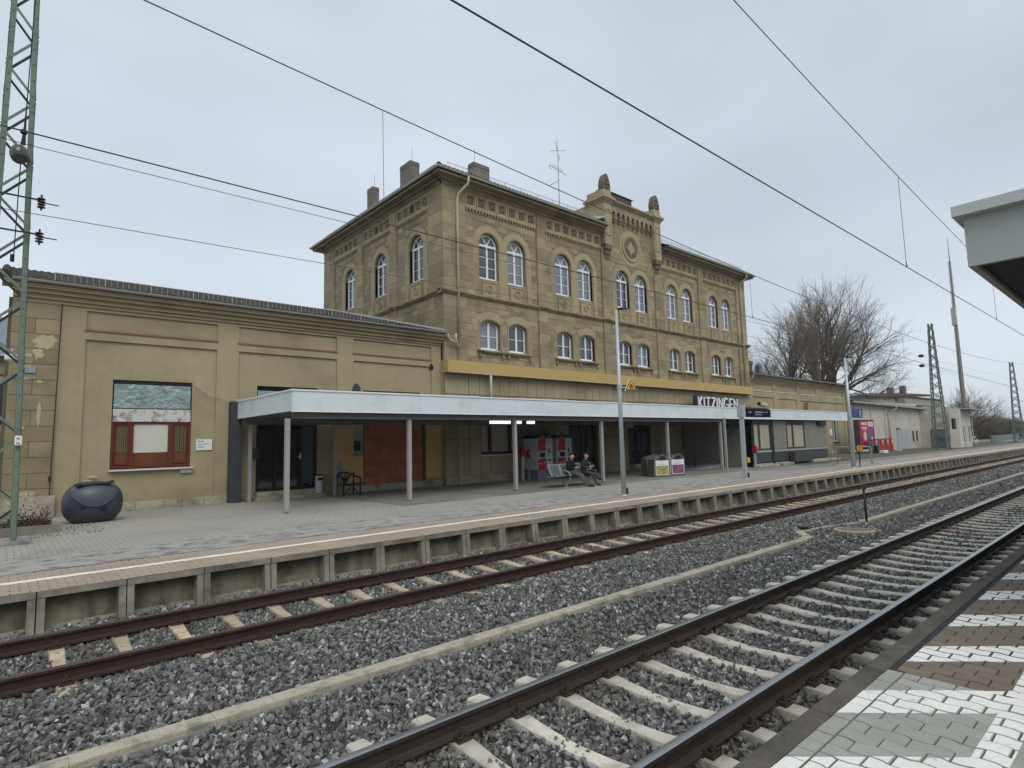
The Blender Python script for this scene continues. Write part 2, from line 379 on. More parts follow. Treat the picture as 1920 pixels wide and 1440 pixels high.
def copy_tree(o, loc, label=None, rot=None):
    c = o.copy(); COL.objects.link(c); c.location = loc
    WL[c.name] = tuple(loc)
    if rot: c.rotation_euler = rot
    if label: c['label'] = label
    def rec(a, b):
        for ch in list(a.children):
            d = ch.copy(); COL.objects.link(d); d.parent = b
            rec(ch, d)
    rec(o, c)
    return c
def text_mesh(s, size, extrude=0.003, align='CENTER'):
    cu = bpy.data.curves.new('txt', 'FONT'); cu.body = s; cu.size = size; cu.extrude = extrude; cu.align_x = align
    ob = bpy.data.objects.new('txt', cu); COL.objects.link(ob)
    dg = bpy.context.evaluated_depsgraph_get()
    me = bpy.data.meshes.new_from_object(ob.evaluated_get(dg))
    bpy.data.objects.remove(ob); bpy.data.curves.remove(cu)
    return me
def text(name, s, size, m, parent, at, rot=(math.pi / 2, 0, 0), scale=(1, 1, 1), align='CENTER', extrude=0.003):
    me = text_mesh(s, size, extrude, align); me.materials.clear(); me.materials.append(m)
    return place(name, me, parent, at, scale, rot)
def unit_box(m):
    b = MB(); b.box(-.5, .5, -.5, .5, -.5, .5)
    return b.mesh('block', m)
# ================================================================== SETTING: GROUND, TRACK BED
XL, XR = -8.0, 170.0
ZP1, ZP2 = 0.38, 0.55
g = MB()
g.quad((-60, -40, -0.62), (900, -40, -0.62), (900, 700, -0.62), (-60, 700, -0.62))
tag(g.build('ground', M_moss), kind='structure')

def zb(y):      # ballast surface height across the tracks
    pts = [(1.0, -.29), (1.9, -.285), (2.3, -.275), (2.6, -.24), (4.05, -.24), (4.35, -.272), (4.72, -.272), (5.2, -.21), (5.55, -.20), (5.9, -.20), (6.9, -.185), (7.25, -.172), (7.66, -.20), (7.9, -.262), (9.1, -.262), (9.35, -.195), (10.4, -.185)]
    for (a, za), (b, z2) in zip(pts, pts[1:]):
        if y <= b: return za + (z2 - za) * max(0, (y - a)) / (b - a)
    return pts[-1][1]
ys = [1.0, 1.4, 1.9, 2.6, 3.3, 4.0, 4.7, 5.0, 5.3, 5.6, 5.9, 6.4, 6.9, 7.15, 7.4, 7.8, 8.5, 9.25, 9.6, 10.0, 10.3]
nz = random.Random(3)
def bed(x0, x1, dx):
    b = MB(); xs = []; x = x0
    while x < x1 - 1e-6: xs.append(x); x += dx
    xs.append(x1)
    rr = random.Random(int(x0 * 10) + 5)
    h = {}
    for i, x in enumerate(xs):
        for j, y in enumerate(ys):
            h[i, j] = zb(y) + (rr.uniform(-.018, .018) if 0 < i < len(xs) - 1 else 0)
    vs = [(x, y, h[i, j]) for i, x in enumerate(xs) for j, y in enumerate(ys)]
    n = len(ys)
    b.add(vs, [(i * n + j, (i + 1) * n + j, (i + 1) * n + j + 1, i * n + j + 1) for i in range(len(xs) - 1) for j in range(n - 1)])
    return b
# ballast stones: angular hulls scattered over the bed
stone_col = bpy.data.collections.new('stones_source')
def ballast_mat():
    m = bpy.data.materials.new('ballast_stone'); m.use_nodes = True
    n, l = m.node_tree.nodes, m.node_tree.links; b = n['Principled BSDF']
    b.inputs['Roughness'].default_value = 0.82
    oi = n.new('ShaderNodeObjectInfo'); rp = n.new('ShaderNodeValToRGB')
    rp.color_ramp.interpolation = 'LINEAR'
    E = rp.color_ramp.elements
    E[0].position = 0; E[0].color = (.07, .07, .07, 1)
    E[1].position = 1; E[1].color = (.55, .55, .53, 1)
    for p, c in ((.22, (.10, .10, .098)), (.45, (.175, .173, .165)), (.6, (.12, .122, .122)), (.74, (.25, .245, .23)), (.80, (.20, .155, .12)), (.86, (.22, .225, .22)), (.94, (.37, .37, .35)), (.975, (.42, .42, .40))):
        q = E.new(p); q.color = (*c, 1)
    l.new(oi.outputs['Random'], rp.inputs[0])
    g = n.new('ShaderNodeNewGeometry'); t = n.new('ShaderNodeTexNoise'); t.inputs['Scale'].default_value = 45; t.inputs['Detail'].default_value = 3
    l.new(g.outputs['Position'], t.inputs['Vector'])
    mr = n.new('ShaderNodeMapRange'); mr.inputs['From Min'].default_value = .3; mr.inputs['From Max'].default_value = .7; mr.inputs['To Min'].default_value = .7; mr.inputs['To Max'].default_value = 1.35
    l.new(t.outputs['Fac'], mr.inputs['Value'])
    sm = n.new('ShaderNodeVectorMath'); sm.operation = 'SCALE'; l.new(rp.outputs['Color'], sm.inputs[0]); l.new(mr.outputs[0], sm.inputs['Scale'])
    sx = n.new('ShaderNodeSeparateXYZ'); l.new(g.outputs['Position'], sx.inputs[0])
    def mt(op, a, c):
        q = n.new('ShaderNodeMath'); q.operation = op
        for i, v in enumerate((a, c)):
            if hasattr(v, 'links'): l.new(v, q.inputs[i])
            else: q.inputs[i].default_value = v
        return q.outputs[0]
    fo = 0.0
    for yr in (2.585, 4.055, 7.765, 9.235): fo = mt('MAXIMUM', mt('SUBTRACT', 1.0, mt('DIVIDE', mt('ABSOLUTE', mt('SUBTRACT', sx.outputs[1], yr), 0), .38)), fo)
    t2 = n.new('ShaderNodeTexNoise'); t2.inputs['Scale'].default_value = 1.3; t2.inputs['Detail'].default_value = 5; l.new(g.outputs['Position'], t2.inputs['Vector'])
    pf = mt('MULTIPLY', mt('SUBTRACT', t2.outputs['Fac'], .52), 2.2)
    fo = mt('MINIMUM', mt('MAXIMUM', mt('ADD', mt('MULTIPLY', fo, .62), pf), 0.0), .6)
    mx = n.new('ShaderNodeMix'); mx.data_type = 'RGBA'; l.new(fo, mx.inputs['Factor']); l.new(sm.outputs[0], mx.inputs['A']); mx.inputs['B'].default_value = (.105, .082, .062, 1)
    l.new(mx.outputs['Result'], b.inputs['Base Color'])
    bp = n.new('ShaderNodeBump'); bp.inputs['Strength'].default_value = .4; bp.inputs['Distance'].default_value = .004
    l.new(t.outputs['Fac'], bp.inputs['Height']); l.new(bp.outputs[0], b.inputs['Normal'])
    return m
M_ballast = ballast_mat()
for k in range(9):
    rr = random.Random(100 + k)
    bm = bmesh.new()
    ax = (rr.uniform(.026, .036), rr.uniform(.019, .026), rr.uniform(.012, .020))
    for i in range(11):
        v = Vector((rr.gauss(0, 1), rr.gauss(0, 1), rr.gauss(0, 1))).normalized()
        v *= rr.uniform(.85, 1.1)
        bm.verts.new((v.x * ax[0], v.y * ax[1], v.z * ax[2]))
    ret = bmesh.ops.convex_hull(bm, input=bm.verts)
    bmesh.ops.delete(bm, geom=list({x for x in ret['geom_interior'] + ret['geom_unused'] if isinstance(x, bmesh.types.BMVert)}), context='VERTS')
    me = bpy.data.meshes.new('stone'); bm.to_mesh(me); bm.free(); me.materials.append(M_ballast)
    stone_col.objects.link(bpy.data.objects.new('ballast_stone', me))
def scatter_group(dens, smin, smax, seed):
    ng = bpy.data.node_groups.new('scatter', 'GeometryNodeTree')
    ng.interface.new_socket('Geometry', in_out='INPUT', socket_type='NodeSocketGeometry')
    ng.interface.new_socket('Geometry', in_out='OUTPUT', socket_type='NodeSocketGeometry')
    N, L = ng.nodes, ng.links
    gi, go = N.new('NodeGroupInput'), N.new('NodeGroupOutput')
    d = N.new('GeometryNodeDistributePointsOnFaces'); d.inputs['Density'].default_value = dens; d.inputs['Seed'].default_value = seed
    ci = N.new('GeometryNodeCollectionInfo'); ci.inputs['Collection'].default_value = stone_col
    ci.inputs['Separate Children'].default_value = True; ci.inputs['Reset Children'].default_value = True
    ip = N.new('GeometryNodeInstanceOnPoints'); ip.inputs['Pick Instance'].default_value = True
    rv = N.new('FunctionNodeRandomValue'); rv.data_type = 'FLOAT_VECTOR'; rv.inputs['Max'].default_value = (6.283, 6.283, 6.283)
    rs = N.new('FunctionNodeRandomValue'); rs.data_type = 'FLOAT'
    rs.inputs[2].default_value = smin; rs.inputs[3].default_value = smax; rs.inputs['Seed'].default_value = 5
    tr = N.new('ShaderNodeCombineXYZ')
    sp = N.new('GeometryNodeSetPosition'); ro = N.new('FunctionNodeRandomValue'); ro.data_type = 'FLOAT_VECTOR'
    ro.inputs['Min'].default_value = (0, 0, -.012); ro.inputs['Max'].default_value = (0, 0, .026); ro.inputs['Seed'].default_value = 9
    L.new(gi.outputs[0], d.inputs['Mesh']); L.new(d.outputs['Points'], sp.inputs['Geometry'])
    L.new(ro.outputs[0], sp.inputs['Offset']); L.new(sp.outputs[0], ip.inputs['Points'])
    L.new(ci.outputs[0], ip.inputs['Instance']); L.new(rv.outputs[0], ip.inputs['Rotation']); L.new(rs.outputs[1], ip.inputs['Scale'])
    jn = N.new('GeometryNodeJoinGeometry'); L.new(ip.outputs[0], jn.inputs[0]); L.new(gi.outputs[0], jn.inputs[0])
    L.new(jn.outputs[0], go.inputs[0])
    return ng
for (x0, x1, dx, dens, s0, s1) in ((-4, 6, .25, 820, .65, 1.6), (6, 14, .4, 620, .75, 1.65), (14, 32, .6, 360, .95, 1.9), (32, 70, 1.5, 130, 1.3, 2.6), (70, XR, 4, 22, 2.2, 4.0)):
    o = bed(x0, x1, dx).build('ballast', M_ballast_bed, fix=False)
    tag(o, kind='stuff')
    md = o.modifiers.new('scatter', 'NODES'); md.node_group = scatter_group(dens, s0, s1, int(x0) + 20)

# ================================================================== RAILS
def rail(yc, ms, label):
    prof = [(-.0625, -.165), (.0625, -.165), (.0625, -.153), (.02, -.143), (.009, -.128), (.009, -.048), (.035, -.038), (.036, -.010)]
    top = [(.034, -.004), (.026, -.0005), (0, .0008), (-.026, -.0005), (-.034, -.004)]
    prof2 = [(-.036, -.010), (-.035, -.038), (-.009, -.048), (-.009, -.128), (-.02, -.143), (-.0625, -.153)]
    P = prof + top + prof2; n = len(P)
    b = MB()
    vs = [(x, yc + p[0], p[1]) for x in (-9.0, 15, 60, XR) for p in P]
    fs, mi = [], []
    for k in range(3):
        for i in range(n):
            b.add([], [], 0)
            fs.append((k * n + i, k * n + (i + 1) % n, (k + 1) * n + (i + 1) % n, (k + 1) * n + i))
            mi.append(1 if len(prof) - 1 <= i < len(prof) + len(top) else 0)
    b.v = vs; b.f = fs; b.m = mi
    return tag(b.build('rail', ms), label, 'rail')
rail(2.585, [M_rust2, M_railtop2], 'polished rail of the nearer track, beside the hatched platform edge')
rail(4.055, [M_rust2, M_railtop2], 'polished rail of the nearer track, on the side of the cable duct')
rail(7.765, [M_rust, M_railtop1], 'rusty rail of the far track, on the side of the cable duct')
rail(9.235, [M_rust, M_railtop1], 'rusty rail of the far track, closest to the station platform wall')

# ================================================================== SLEEPERS
def sleeper_mesh(m, coarse):
    st = [(-1.30, -.235, .070), (-1.27, -.195, .080), (-.98, -.172, .088), (-.56, -.170, .084), (-.34, -.186, .070), (0, -.198, .062), (.34, -.186, .070), (.56, -.170, .084), (.98, -.172, .088), (1.27, -.195, .080), (1.30, -.235, .070)]
    b = MB(); vs = []; 
    for y, z, w in st:
        c = .022
        vs += [(-w - .02, y, -.40), (-w - .004, y, z - c - .012), (-w, y, z - c * .5), (-w + c * .6, y, z), (w - c * .6, y, z), (w, y, z - c * .5), (w + .004, y, z - c - .012), (w + .02, y, -.40)]
    n = 8
    fs = [(i * n + j, i * n + (j + 1) % n, (i + 1) * n + (j + 1) % n, (i + 1) * n + j) for i in range(len(st) - 1) for j in range(n)]
    fs += [tuple(range(n)), tuple(reversed(range((len(st) - 1) * n, len(st) * n)))]
    b.add(vs, fs, 0)
    if coarse:
        for s in (-1, 1):
            for q in (-1, 1):
                y = s * .735 + q * .10
                b.box(-.06, .06, y - .035, y + .035, -.172, -.125, 1)
                b.box(-.02, .02, y - .02, y + .02, -.125, -.095, 1)
        for s in (-1, 1): b.box(-.08, .08, s * .735 - .075, s * .735 + .075, -.174, -.164, 1)
    bm = bmesh.new(); me = b.mesh('sleeper', [m, M_clip]); bm.from_mesh(me); bmesh.ops.recalc_face_normals(bm, faces=bm.faces); bm.to_mesh(me); bm.free()
    return me
def clip_mesh():    # sprung clip with its bolt and guide plate, rail side towards +y
    b = MB()
    b.box(-.062, .062, -.055, .02, 0, .022)
    for s in (-1, 1):
        b.tube([(s * .018, .03, .030), (s * .04, .035, .034), (s * .055, .0, .040), (s * .05, -.035, .034), (s * .03, -.045, .045), (s * .012, -.02, .052), (s * .012, .02, .05)], .0075, 6)
    b.tube([(0, -.012, .02), (0, -.012, .062)], .022, 8); b.tube([(0, -.012, .06), (0, -.012, .098)], .014, 6)
    b.tube([(0, -.012, .064), (0, -.012, .082)], .021, 6)
    bm = bmesh.new(); me = b.mesh('clip', M_clip); bm.from_mesh(me); bmesh.ops.recalc_face_normals(bm, faces=bm.faces); bm.to_mesh(me); bm.free()
    return me
CL = clip_mesh()
PADS = unit_box(M_clip)
M_redsleeper = mat('red_stained_sleeper', (0.50, 0.44, 0.37), 0.9, var=0.12, scale=5, bump=0.3, dirt=(0.36, 0.13, 0.12), dirt_amt=0.9, dirt_scale=2.2)
STAINED = 37
def sleepers(yc, m, x0, dx, n, near, label, group):
    fine, coarse = sleeper_mesh(m, False), sleeper_mesh(m, True)
    for k in range(n):
        x = x0 + dx * k
        o = link('sleeper', fine if x < near else coarse, None, (x, yc, 0)); WL[o.name] = (x, yc, 0)
        tag(o, label, 'sleeper', group)
        if near == 12 and yc < 5 and k == STAINED:
            o.data = sleeper_mesh(M_redsleeper, True); o['label'] = 'sleeper of the nearer track with a reddish paint stain on top'
        if x < near:
            for s in (-1, 1):
                place('rail_pad', PADS, o, (x, yc + s * .735, -.169), (.16, .15, .010))
                for q in (-1, 1):
                    place('rail_clip', CL, o, (x, yc + s * .735 + q * .088, -.171), None, (0, 0, 0 if q < 0 else math.pi))
sleepers(3.32, M_sleeper, 2.27 - .6 * 12, .6, 142, 12, 'pale concrete sleeper of the nearer track, well clear of the ballast', 'concrete sleepers of the nearer track')
sleepers(8.50, M_sleeper1, .63 - .64 * 10, .64, 130, 12, 'tan concrete sleeper of the far track, ends buried in ballast', 'concrete sleepers of the far track')

# ================================================================== CABLE DUCT
t = thing('cable_duct', 'long buff concrete cable duct with lids running between the two tracks', 'cable duct', (0, 5.7, -.3))
def lid(x0, x1, ya, yb, w=.098, zt=-.118):
    b = MB(); e = .0012
    d = Vector((x1 - x0, yb - ya, 0)).normalized(); nn = Vector((-d.y, d.x, 0)) * w
    a = Vector((x0, ya, 0)) + d * e; c = Vector((x1, yb, 0)) - d * e
    tl = rnd.uniform(-.002, .002)
    for hw, z0, z1 in ((1.0, zt - .045, zt - .008), (.94, zt - .008, zt)):
        P = [a - nn * hw, c - nn * hw, c + nn * hw, a + nn * hw]
        b.add([(p.x, p.y, z0) for p in P] + [(p.x, p.y, z1 + (tl if i in (1, 2) else 0)) for i, p in enumerate(P)],
              [(3, 2, 1, 0), (4, 5, 6, 7), (0, 1, 5, 4), (1, 2, 6, 5), (2, 3, 7, 6), (3, 0, 4, 7)])
    return b.build('lid', M_duct, t)
x = -6.0
while x < 13.4: lid(x, x + .5, 5.70, 5.70); x += .5
lid(13.5, 14.0, 5.72, 5.76); lid(13.95, 14.35, 5.80, 6.10); lid(14.3, 14.65, 6.12, 6.20)
for (a, c, ya, yb) in ((14.65, 15.3, 6.2, 6.19), (15.3, 16.0, 6.19, 6.08), (16.0, 16.6, 6.08, 5.92), (16.6, 17.15, 5.92, 5.76)): lid(a, c, ya, yb, .055, -.15)
x = 17.15
while x < 60: lid(x, x + .5, 5.70, 5.70); x += .5
lid(60, XR, 5.70, 5.70)
b = MB()
for s in (-1, 1):
    for x0, x1 in ((-6, 13.5), (17.15, XR)): b.box(x0, x1, 5.7 + s * .10 - .012, 5.7 + s * .10 + .012, -.40, -.164)
b.build('trough_side', M_duct_side, t)
# short marker post with a round head, manhole cover, a black offcut
t = thing('marker_post', 'short dark marker post standing in the ballast by the end of the duct', 'post', (17.22, 5.62, -.2))
b = MB(); b.tube([(17.22, 5.60, -.3), (17.22, 5.62, .70)], .028, 8); b.build('pole', M_black, t, True)
b = MB(); b.tube([(17.16, 5.60, .70), (17.18, 5.61, .76), (17.26, 5.62, .78), (17.32, 5.62, .72)], .03, 8); b.build('cap', M_rust, t, True)
t = thing('manhole_cover', 'round rusty manhole cover in a concrete ring between the tracks', 'manhole', (15.75, 5.42, -.16))
b = MB(); b.lathe([(.45, -.25), (.45, 0), (.36, .01), (.36, -.005)], (15.75, 5.42, -.15), 28); b.build('ring', M_duct, t)
b = MB(); b.lathe([(.0, 0.004), (.30, .004), (.35, -.002)], (15.75, 5.42, -.148), 28); b.build('lid', mat('rusty_cover', (.24, .17, .12), .9, var=.3, scale=6, bump=.3), t)
b = MB(); b.beam((15.05, 6.42, -.13), (15.22, 6.30, -.13), .1, .06); tag(b.build('offcut', M_black), 'black offcut lying on the ballast by the bend in the duct', 'offcut')

# ================================================================== FAR PLATFORM (platform 1)
YE = 10.05
PX0, PX1 = -8.0, 150.0
b = MB()
b.box(PX0, PX1, YE + .31, 60, -.6, ZP1 - .03)
plat = tag(b.build('platform', M_tarmac), kind='structure'); WL[plat.name] = (0, 0, 0)
# top sheets
def sheet(name, x0, x1, y0, y1, z, m, parent=plat):
    b = MB(); nx = max(1, int((x1 - x0) / 4))
    b.add([(x0 + (x1 - x0) * i / nx, y, z) for i in range(nx + 1) for y in (y0, y1)], [(2 * i, 2 * i + 2, 2 * i + 3, 2 * i + 1) for i in range(nx)])
    return b.build(name, m, parent, fix=False)
sheet('asphalt_strip', PX0, PX1, 11.67, 13.2, ZP1 + .001, M_asph)
sheet('edge_paving', 24, PX1, YE + .02, 11.67, ZP1, M_pinkpave)
sheet('edge_paving_bed', PX0, 24, YE + .02, 11.67, ZP1 - .012, M_jointdirt)
sheet('grey_paving_bed', PX0, 30, 13.2, 21.4, ZP1 - .012, M_jointdirt)
sheet('tarmac_field', 30, PX1, 13.2, 60, ZP1 - .002, M_tarmac)
sheet('grass_verge', 36.5, 120, 14.8, 22, ZP1 + .002, M_moss)
sheet('tarmac_under_canopy', 9, 31, 15.2, 21.0, ZP1 + .004, M_tarmac)
b = MB()
for x in range(-8, 150, 2): b.box(x, x + 2 - .004, 10.82, 10.97, ZP1 + .001, ZP1 + .0045)
b.build('painted_line', M_linewhite, plat)
def pavers(name, x0, x1, y0, y1, lx, ly, m, parent, seed, skip=None, zt=ZP1):
    rr = random.Random(seed); b = MB(); j = 0; y = y0
    while y < y1 - .02:
        x = x0 + (lx / 2 if j % 2 else 0); yy = min(y + ly - .007, y1)
        while x < x1:
            dz = rr.uniform(-.0022, .0015)
            if not (skip and skip(x, y)):
                xa, xb, e, z = x, min(x + lx - .008, x1), .006, zt + dz
                vs = [(xa, y, z - .012), (xb, y, z - .012), (xb, yy, z - .012), (xa, yy, z - .012), (xa + e, y + e, z), (xb - e, y + e, z), (xb - e, yy - e, z), (xa + e, yy - e, z)]
                b.add(vs, [(4, 5, 6, 7), (0, 1, 5, 4), (1, 2, 6, 5), (2, 3, 7, 6), (3, 0, 4, 7)])
            x += lx
        y += ly; j += 1
    o = b.build(name, m, parent, fix=False); o['kind'] = 'stuff'; return o
pavers('paving_stones', PX0, 24, YE + .005, 11.66, .20, .10, M_pinkpave, plat, 1)
pavers('paving_stones', -4, 30, 13.22, 21.1, .20, .20, M_greypave, plat, 2, skip=lambda x, y: (x > 9.2 and y > 15.2) or y > 21)
# precast edge panels
def panel_mesh():
    b = MB(); L = .985
    b.box(0, L, 0, .30, ZP1 - .10, ZP1 - .014, 0)
    b.box(0, L, -.02, .24, ZP1 - .012, ZP1 - .002, 0) if False else None
    for x0, x1 in ((0, .085), (L - .085, L)):
        b.add([(x0, .01, ZP1 - .10), (x1, .01, ZP1 - .10), (x1, .30, ZP1 - .10), (x0, .30, ZP1 - .10), (x0, -.045, -.34), (x1, -.045, -.34), (x1, .30, -.34), (x0, .30, -.34)],
              [(0, 1, 5, 4), (1, 2, 6, 5), (2, 3, 7, 6), (3, 0, 4, 7), (4, 5, 6, 7)], 0)
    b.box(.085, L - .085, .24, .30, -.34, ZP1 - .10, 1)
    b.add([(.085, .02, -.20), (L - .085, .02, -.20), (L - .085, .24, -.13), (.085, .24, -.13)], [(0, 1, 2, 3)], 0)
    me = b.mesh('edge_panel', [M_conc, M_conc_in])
    bm = bmesh.new(); bm.from_mesh(me); bmesh.ops.recalc_face_normals(bm, faces=bm.faces); bm.to_mesh(me); bm.free()
    return me
PM = panel_mesh()
for k in range(150): place('edge_panel', PM, plat, (-7.53 + k, YE + rnd.uniform(-.006, .006), rnd.uniform(-.006, .002)))
# coping strip on the panels, far part
# ================================================================== NEAR PLATFORM (platform 2)
b = MB(); b.box(-6, 60, -7, 1.42, -.6, ZP2 - .05); b.box(-6, 60, 1.42, 1.50, -.6, ZP2 - .2)
plat2 = tag(b.build('platform', M_jointdirt), kind='structure'); WL[plat2.name] = (0, 0, 0)
def stone(x0, x1, chip):
    b = MB(); e = .012
    y0, y1 = 1.475, 1.61
    P = [(y0, ZP2 - .16), (y1 - .03, ZP2 - .16), (y1, ZP2 - .12), (y1, ZP2 - .015), (y1 - .015, ZP2), (y0 + .01, ZP2 + .002), (y0, ZP2 - .005)]
    b.prism(P, 'x', x0 + .004, x1 - .004)
    return b.build('edge_stone', M_edge_stone, plat2)
xs = [-5.4, -4, -2.5, -1.2, .2, 1.5, 2.75, 3.70, 4.62, 6.0, 7.22, 8.5, 9.8, 11.2, 12.6, 14, 16, 18, 20, 24, 28, 34, 45, 60]
for a, c in zip(xs, xs[1:]): stone(a, c, 0)
sheet('joint_filler', 4.6, 60, 1.38, 1.475, ZP2 - .012, mat('dark_joint_asphalt', (.045, .048, .055), .95, var=.2, scale=5, bump=.5), plat2)
# paver material: grey up to x = 4.68, brown beyond; white hatching painted over both
def hatch_mat():
    m = bpy.data.materials.new('platform_paver_painted'); m.use_nodes = True
    n, l = m.node_tree.nodes, m.node_tree.links; B = n['Principled BSDF']; B.inputs['Roughness'].default_value = .88
    ge = n.new('ShaderNodeNewGeometry'); sp = n.new('ShaderNodeSeparateXYZ'); l.new(ge.outputs['Position'], sp.inputs[0])
    X, Y, Z = sp.outputs
    def M(op, a, c=None, d=None):
        t = n.new('ShaderNodeMath'); t.operation = op
        for i, v in enumerate((a, c, d)):
            if v is None: continue
            if hasattr(v, 'links'): l.new(v, t.inputs[i])
            else: t.inputs[i].default_value = v
        return t.outputs[0]
    def noise(s, d=4, r=.6):
        t = n.new('ShaderNodeTexNoise'); t.inputs['Scale'].default_value = s; t.inputs['Detail'].default_value = d; t.inputs['Roughness'].default_value = r
        l.new(ge.outputs['Position'], t.inputs['Vector']); return t.outputs['Fac']
    s = M('DIVIDE', M('SUBTRACT', M('ADD', X, Y), 5.665 - 1.12 * 20), 1.12)
    fr = M('FRACT', s)
    st = M('MULTIPLY', M('GREATER_THAN', fr, .61), M('GREATER_THAN', Y, .82))
    ln = M('MULTIPLY', M('GREATER_THAN', Y, .682), M('LESS_THAN', Y, .832))
    paint = M('MAXIMUM', st, ln)
    sn = n.new('ShaderNodeSeparateXYZ'); l.new(ge.outputs['True Normal'], sn.inputs[0]); top = M('GREATER_THAN', M('ABSOLUTE', sn.outputs[2]), .92)
    wear = M('LESS_THAN', noise(38, 5, .7), .60)
    wr = M('SUBTRACT', 1, M('MULTIPLY', M('GREATER_THAN', noise(14, 6, .75), .63), .75))
    paint = M('MULTIPLY', M('MULTIPLY', paint, top), M('MULTIPLY', wr, M('ADD', M('MULTIPLY', wear, .22), .78)))
    mc = n.new('ShaderNodeMix'); mc.data_type = 'RGBA'
    l.new(M('GREATER_THAN', X, 4.69), mc.inputs['Factor'])
    mc.inputs['A'].default_value = (.345, .34, .30, 1); mc.inputs['B'].default_value = (.185, .142, .112, 1)
    oi = n.new('ShaderNodeObjectInfo')
    vv = M('ADD', M('ADD', M('MULTIPLY', M('SUBTRACT', noise(3.5), .5), .5), M('MULTIPLY', M('SUBTRACT', noise(110, 2), .5), .55)), M('MULTIPLY', M('SUBTRACT', oi.outputs['Random'], .5), .16))
    sm = n.new('ShaderNodeVectorMath'); sm.operation = 'SCALE'; l.new(mc.outputs['Result'], sm.inputs[0]); l.new(M('ADD', vv, 1.0), sm.inputs['Scale'])
    pc = n.new('ShaderNodeVectorMath'); pc.operation = 'SCALE'; pc.inputs[0].default_value = (.84, .82, .77)
    l.new(M('ADD', M('MULTIPLY', M('SUBTRACT', noise(6, 6, .7), .5), .35), .97), pc.inputs['Scale'])
    mx = n.new('ShaderNodeMix'); mx.data_type = 'RGBA'; l.new(paint, mx.inputs['Factor']); l.new(sm.outputs[0], mx.inputs['A']); l.new(pc.outputs[0], mx.inputs['B'])
    l.new(mx.outputs['Result'], B.inputs['Base Color'])
    bp = n.new('ShaderNodeBump'); bp.inputs['Strength'].default_value = .35; bp.inputs['Distance'].default_value = .003
    l.new(noise(140, 3), bp.inputs['Height']); l.new(bp.outputs[0], B.inputs['Normal'])
    return m
M_paver = hatch_mat()
PL, PW = .192, .122       # paver length across the platform (y), row pitch along the track (x)
def wavy(y): return .0085 * math.tanh(2.6 * math.sin(2 * math.pi * (y + .02) / PL))
def paver_mb(b, x, y, L=PL, dz=0, ph=0.0):
    """S-shaped stone, its corner at (x, y); y runs downwards to y-L"""
    g2 = .0036; N = 10; lo, hi = [], []
    for i in range(N + 1):
        q = g2 + (L - 2 * g2) * i / N
        o = wavy(q + ph)
        lo.append((x + o + g2, y - q)); hi.append((x + PW + o - g2, y - q))
    poly = lo + hi[::-1]; n = len(poly); z = ZP2 + dz
    cx = sum(p[0] for p in poly) / n; cy = sum(p[1] for p in poly) / n
    def ins(p, k): return (p[0] + (cx - p[0]) * k, p[1] + (cy - p[1]) * k)
    vs = [(*p, z - .02) for p in poly] + [(*p, z - .004) for p in poly] + [(*ins(p, .045), z) for p in poly]
    fs = [(i, (i + 1) % n, n + (i + 1) % n, n + i) for i in range(n)] + [(n + i, n + (i + 1) % n, 2 * n + (i + 1) % n, 2 * n + i) for i in range(n)]
    fs += [(2 * n + i, 2 * n + i + 1, 2 * n + n - 2 - i, 2 * n + n - 1 - i) for i in range(N)]
    b.add(vs, fs)
pm = []
for v in range(2):
    b = MB(); paver_mb(b, 0, 0, ph=v * PL / 2); b.v = [(x, y, z - ZP2) for x, y, z in b.v]; pm.append(b.mesh('paver', M_paver))
cand = []
for i in range(-40, 130):
    x = 3.0 + PW * i
    yy = 1.372 if x < 4.6 else 1.43
    y = yy - (0 if i % 2 == 0 else PL / 2)
    if i % 2: cand.append((x, yy, PL / 2, 0))
    while y > -3.0: cand.append((x, y, PL, i % 2)); y -= PL
cand.sort(key=lambda c: ((c[0] - 5) ** 2 * .25 + (c[1] - 1.1) ** 2 * 6) if c[0] > 2.6 else 99)
rest = MB(); cnt = 0
for (x, y, L, v) in cand:
    if L == PL and cnt < 285 and x > 2.6 and y > .25:
        place('paver', pm[v], plat2, (x, y, ZP2 + rnd.uniform(-.003, .002)), None, (rnd.uniform(-.006, .006), rnd.uniform(-.008, .008), 0)); cnt += 1
    elif L == PL: paver_mb(rest, x, y, PL, rnd.uniform(-.003, .002), v * PL / 2)
    else: paver_mb(rest, x, y, PL / 2, rnd.uniform(-.003, .002), 0)
# border column next to the edge stones
x = -1.9
while x < 4.6: rest.box(x + .002, x + PW - .003, 1.378, 1.468, ZP2 - .02, ZP2 + rnd.uniform(-.003, .001)); x += PW
o = rest.build('paver_field', M_paver, plat2, fix=False); o['kind'] = 'stuff'
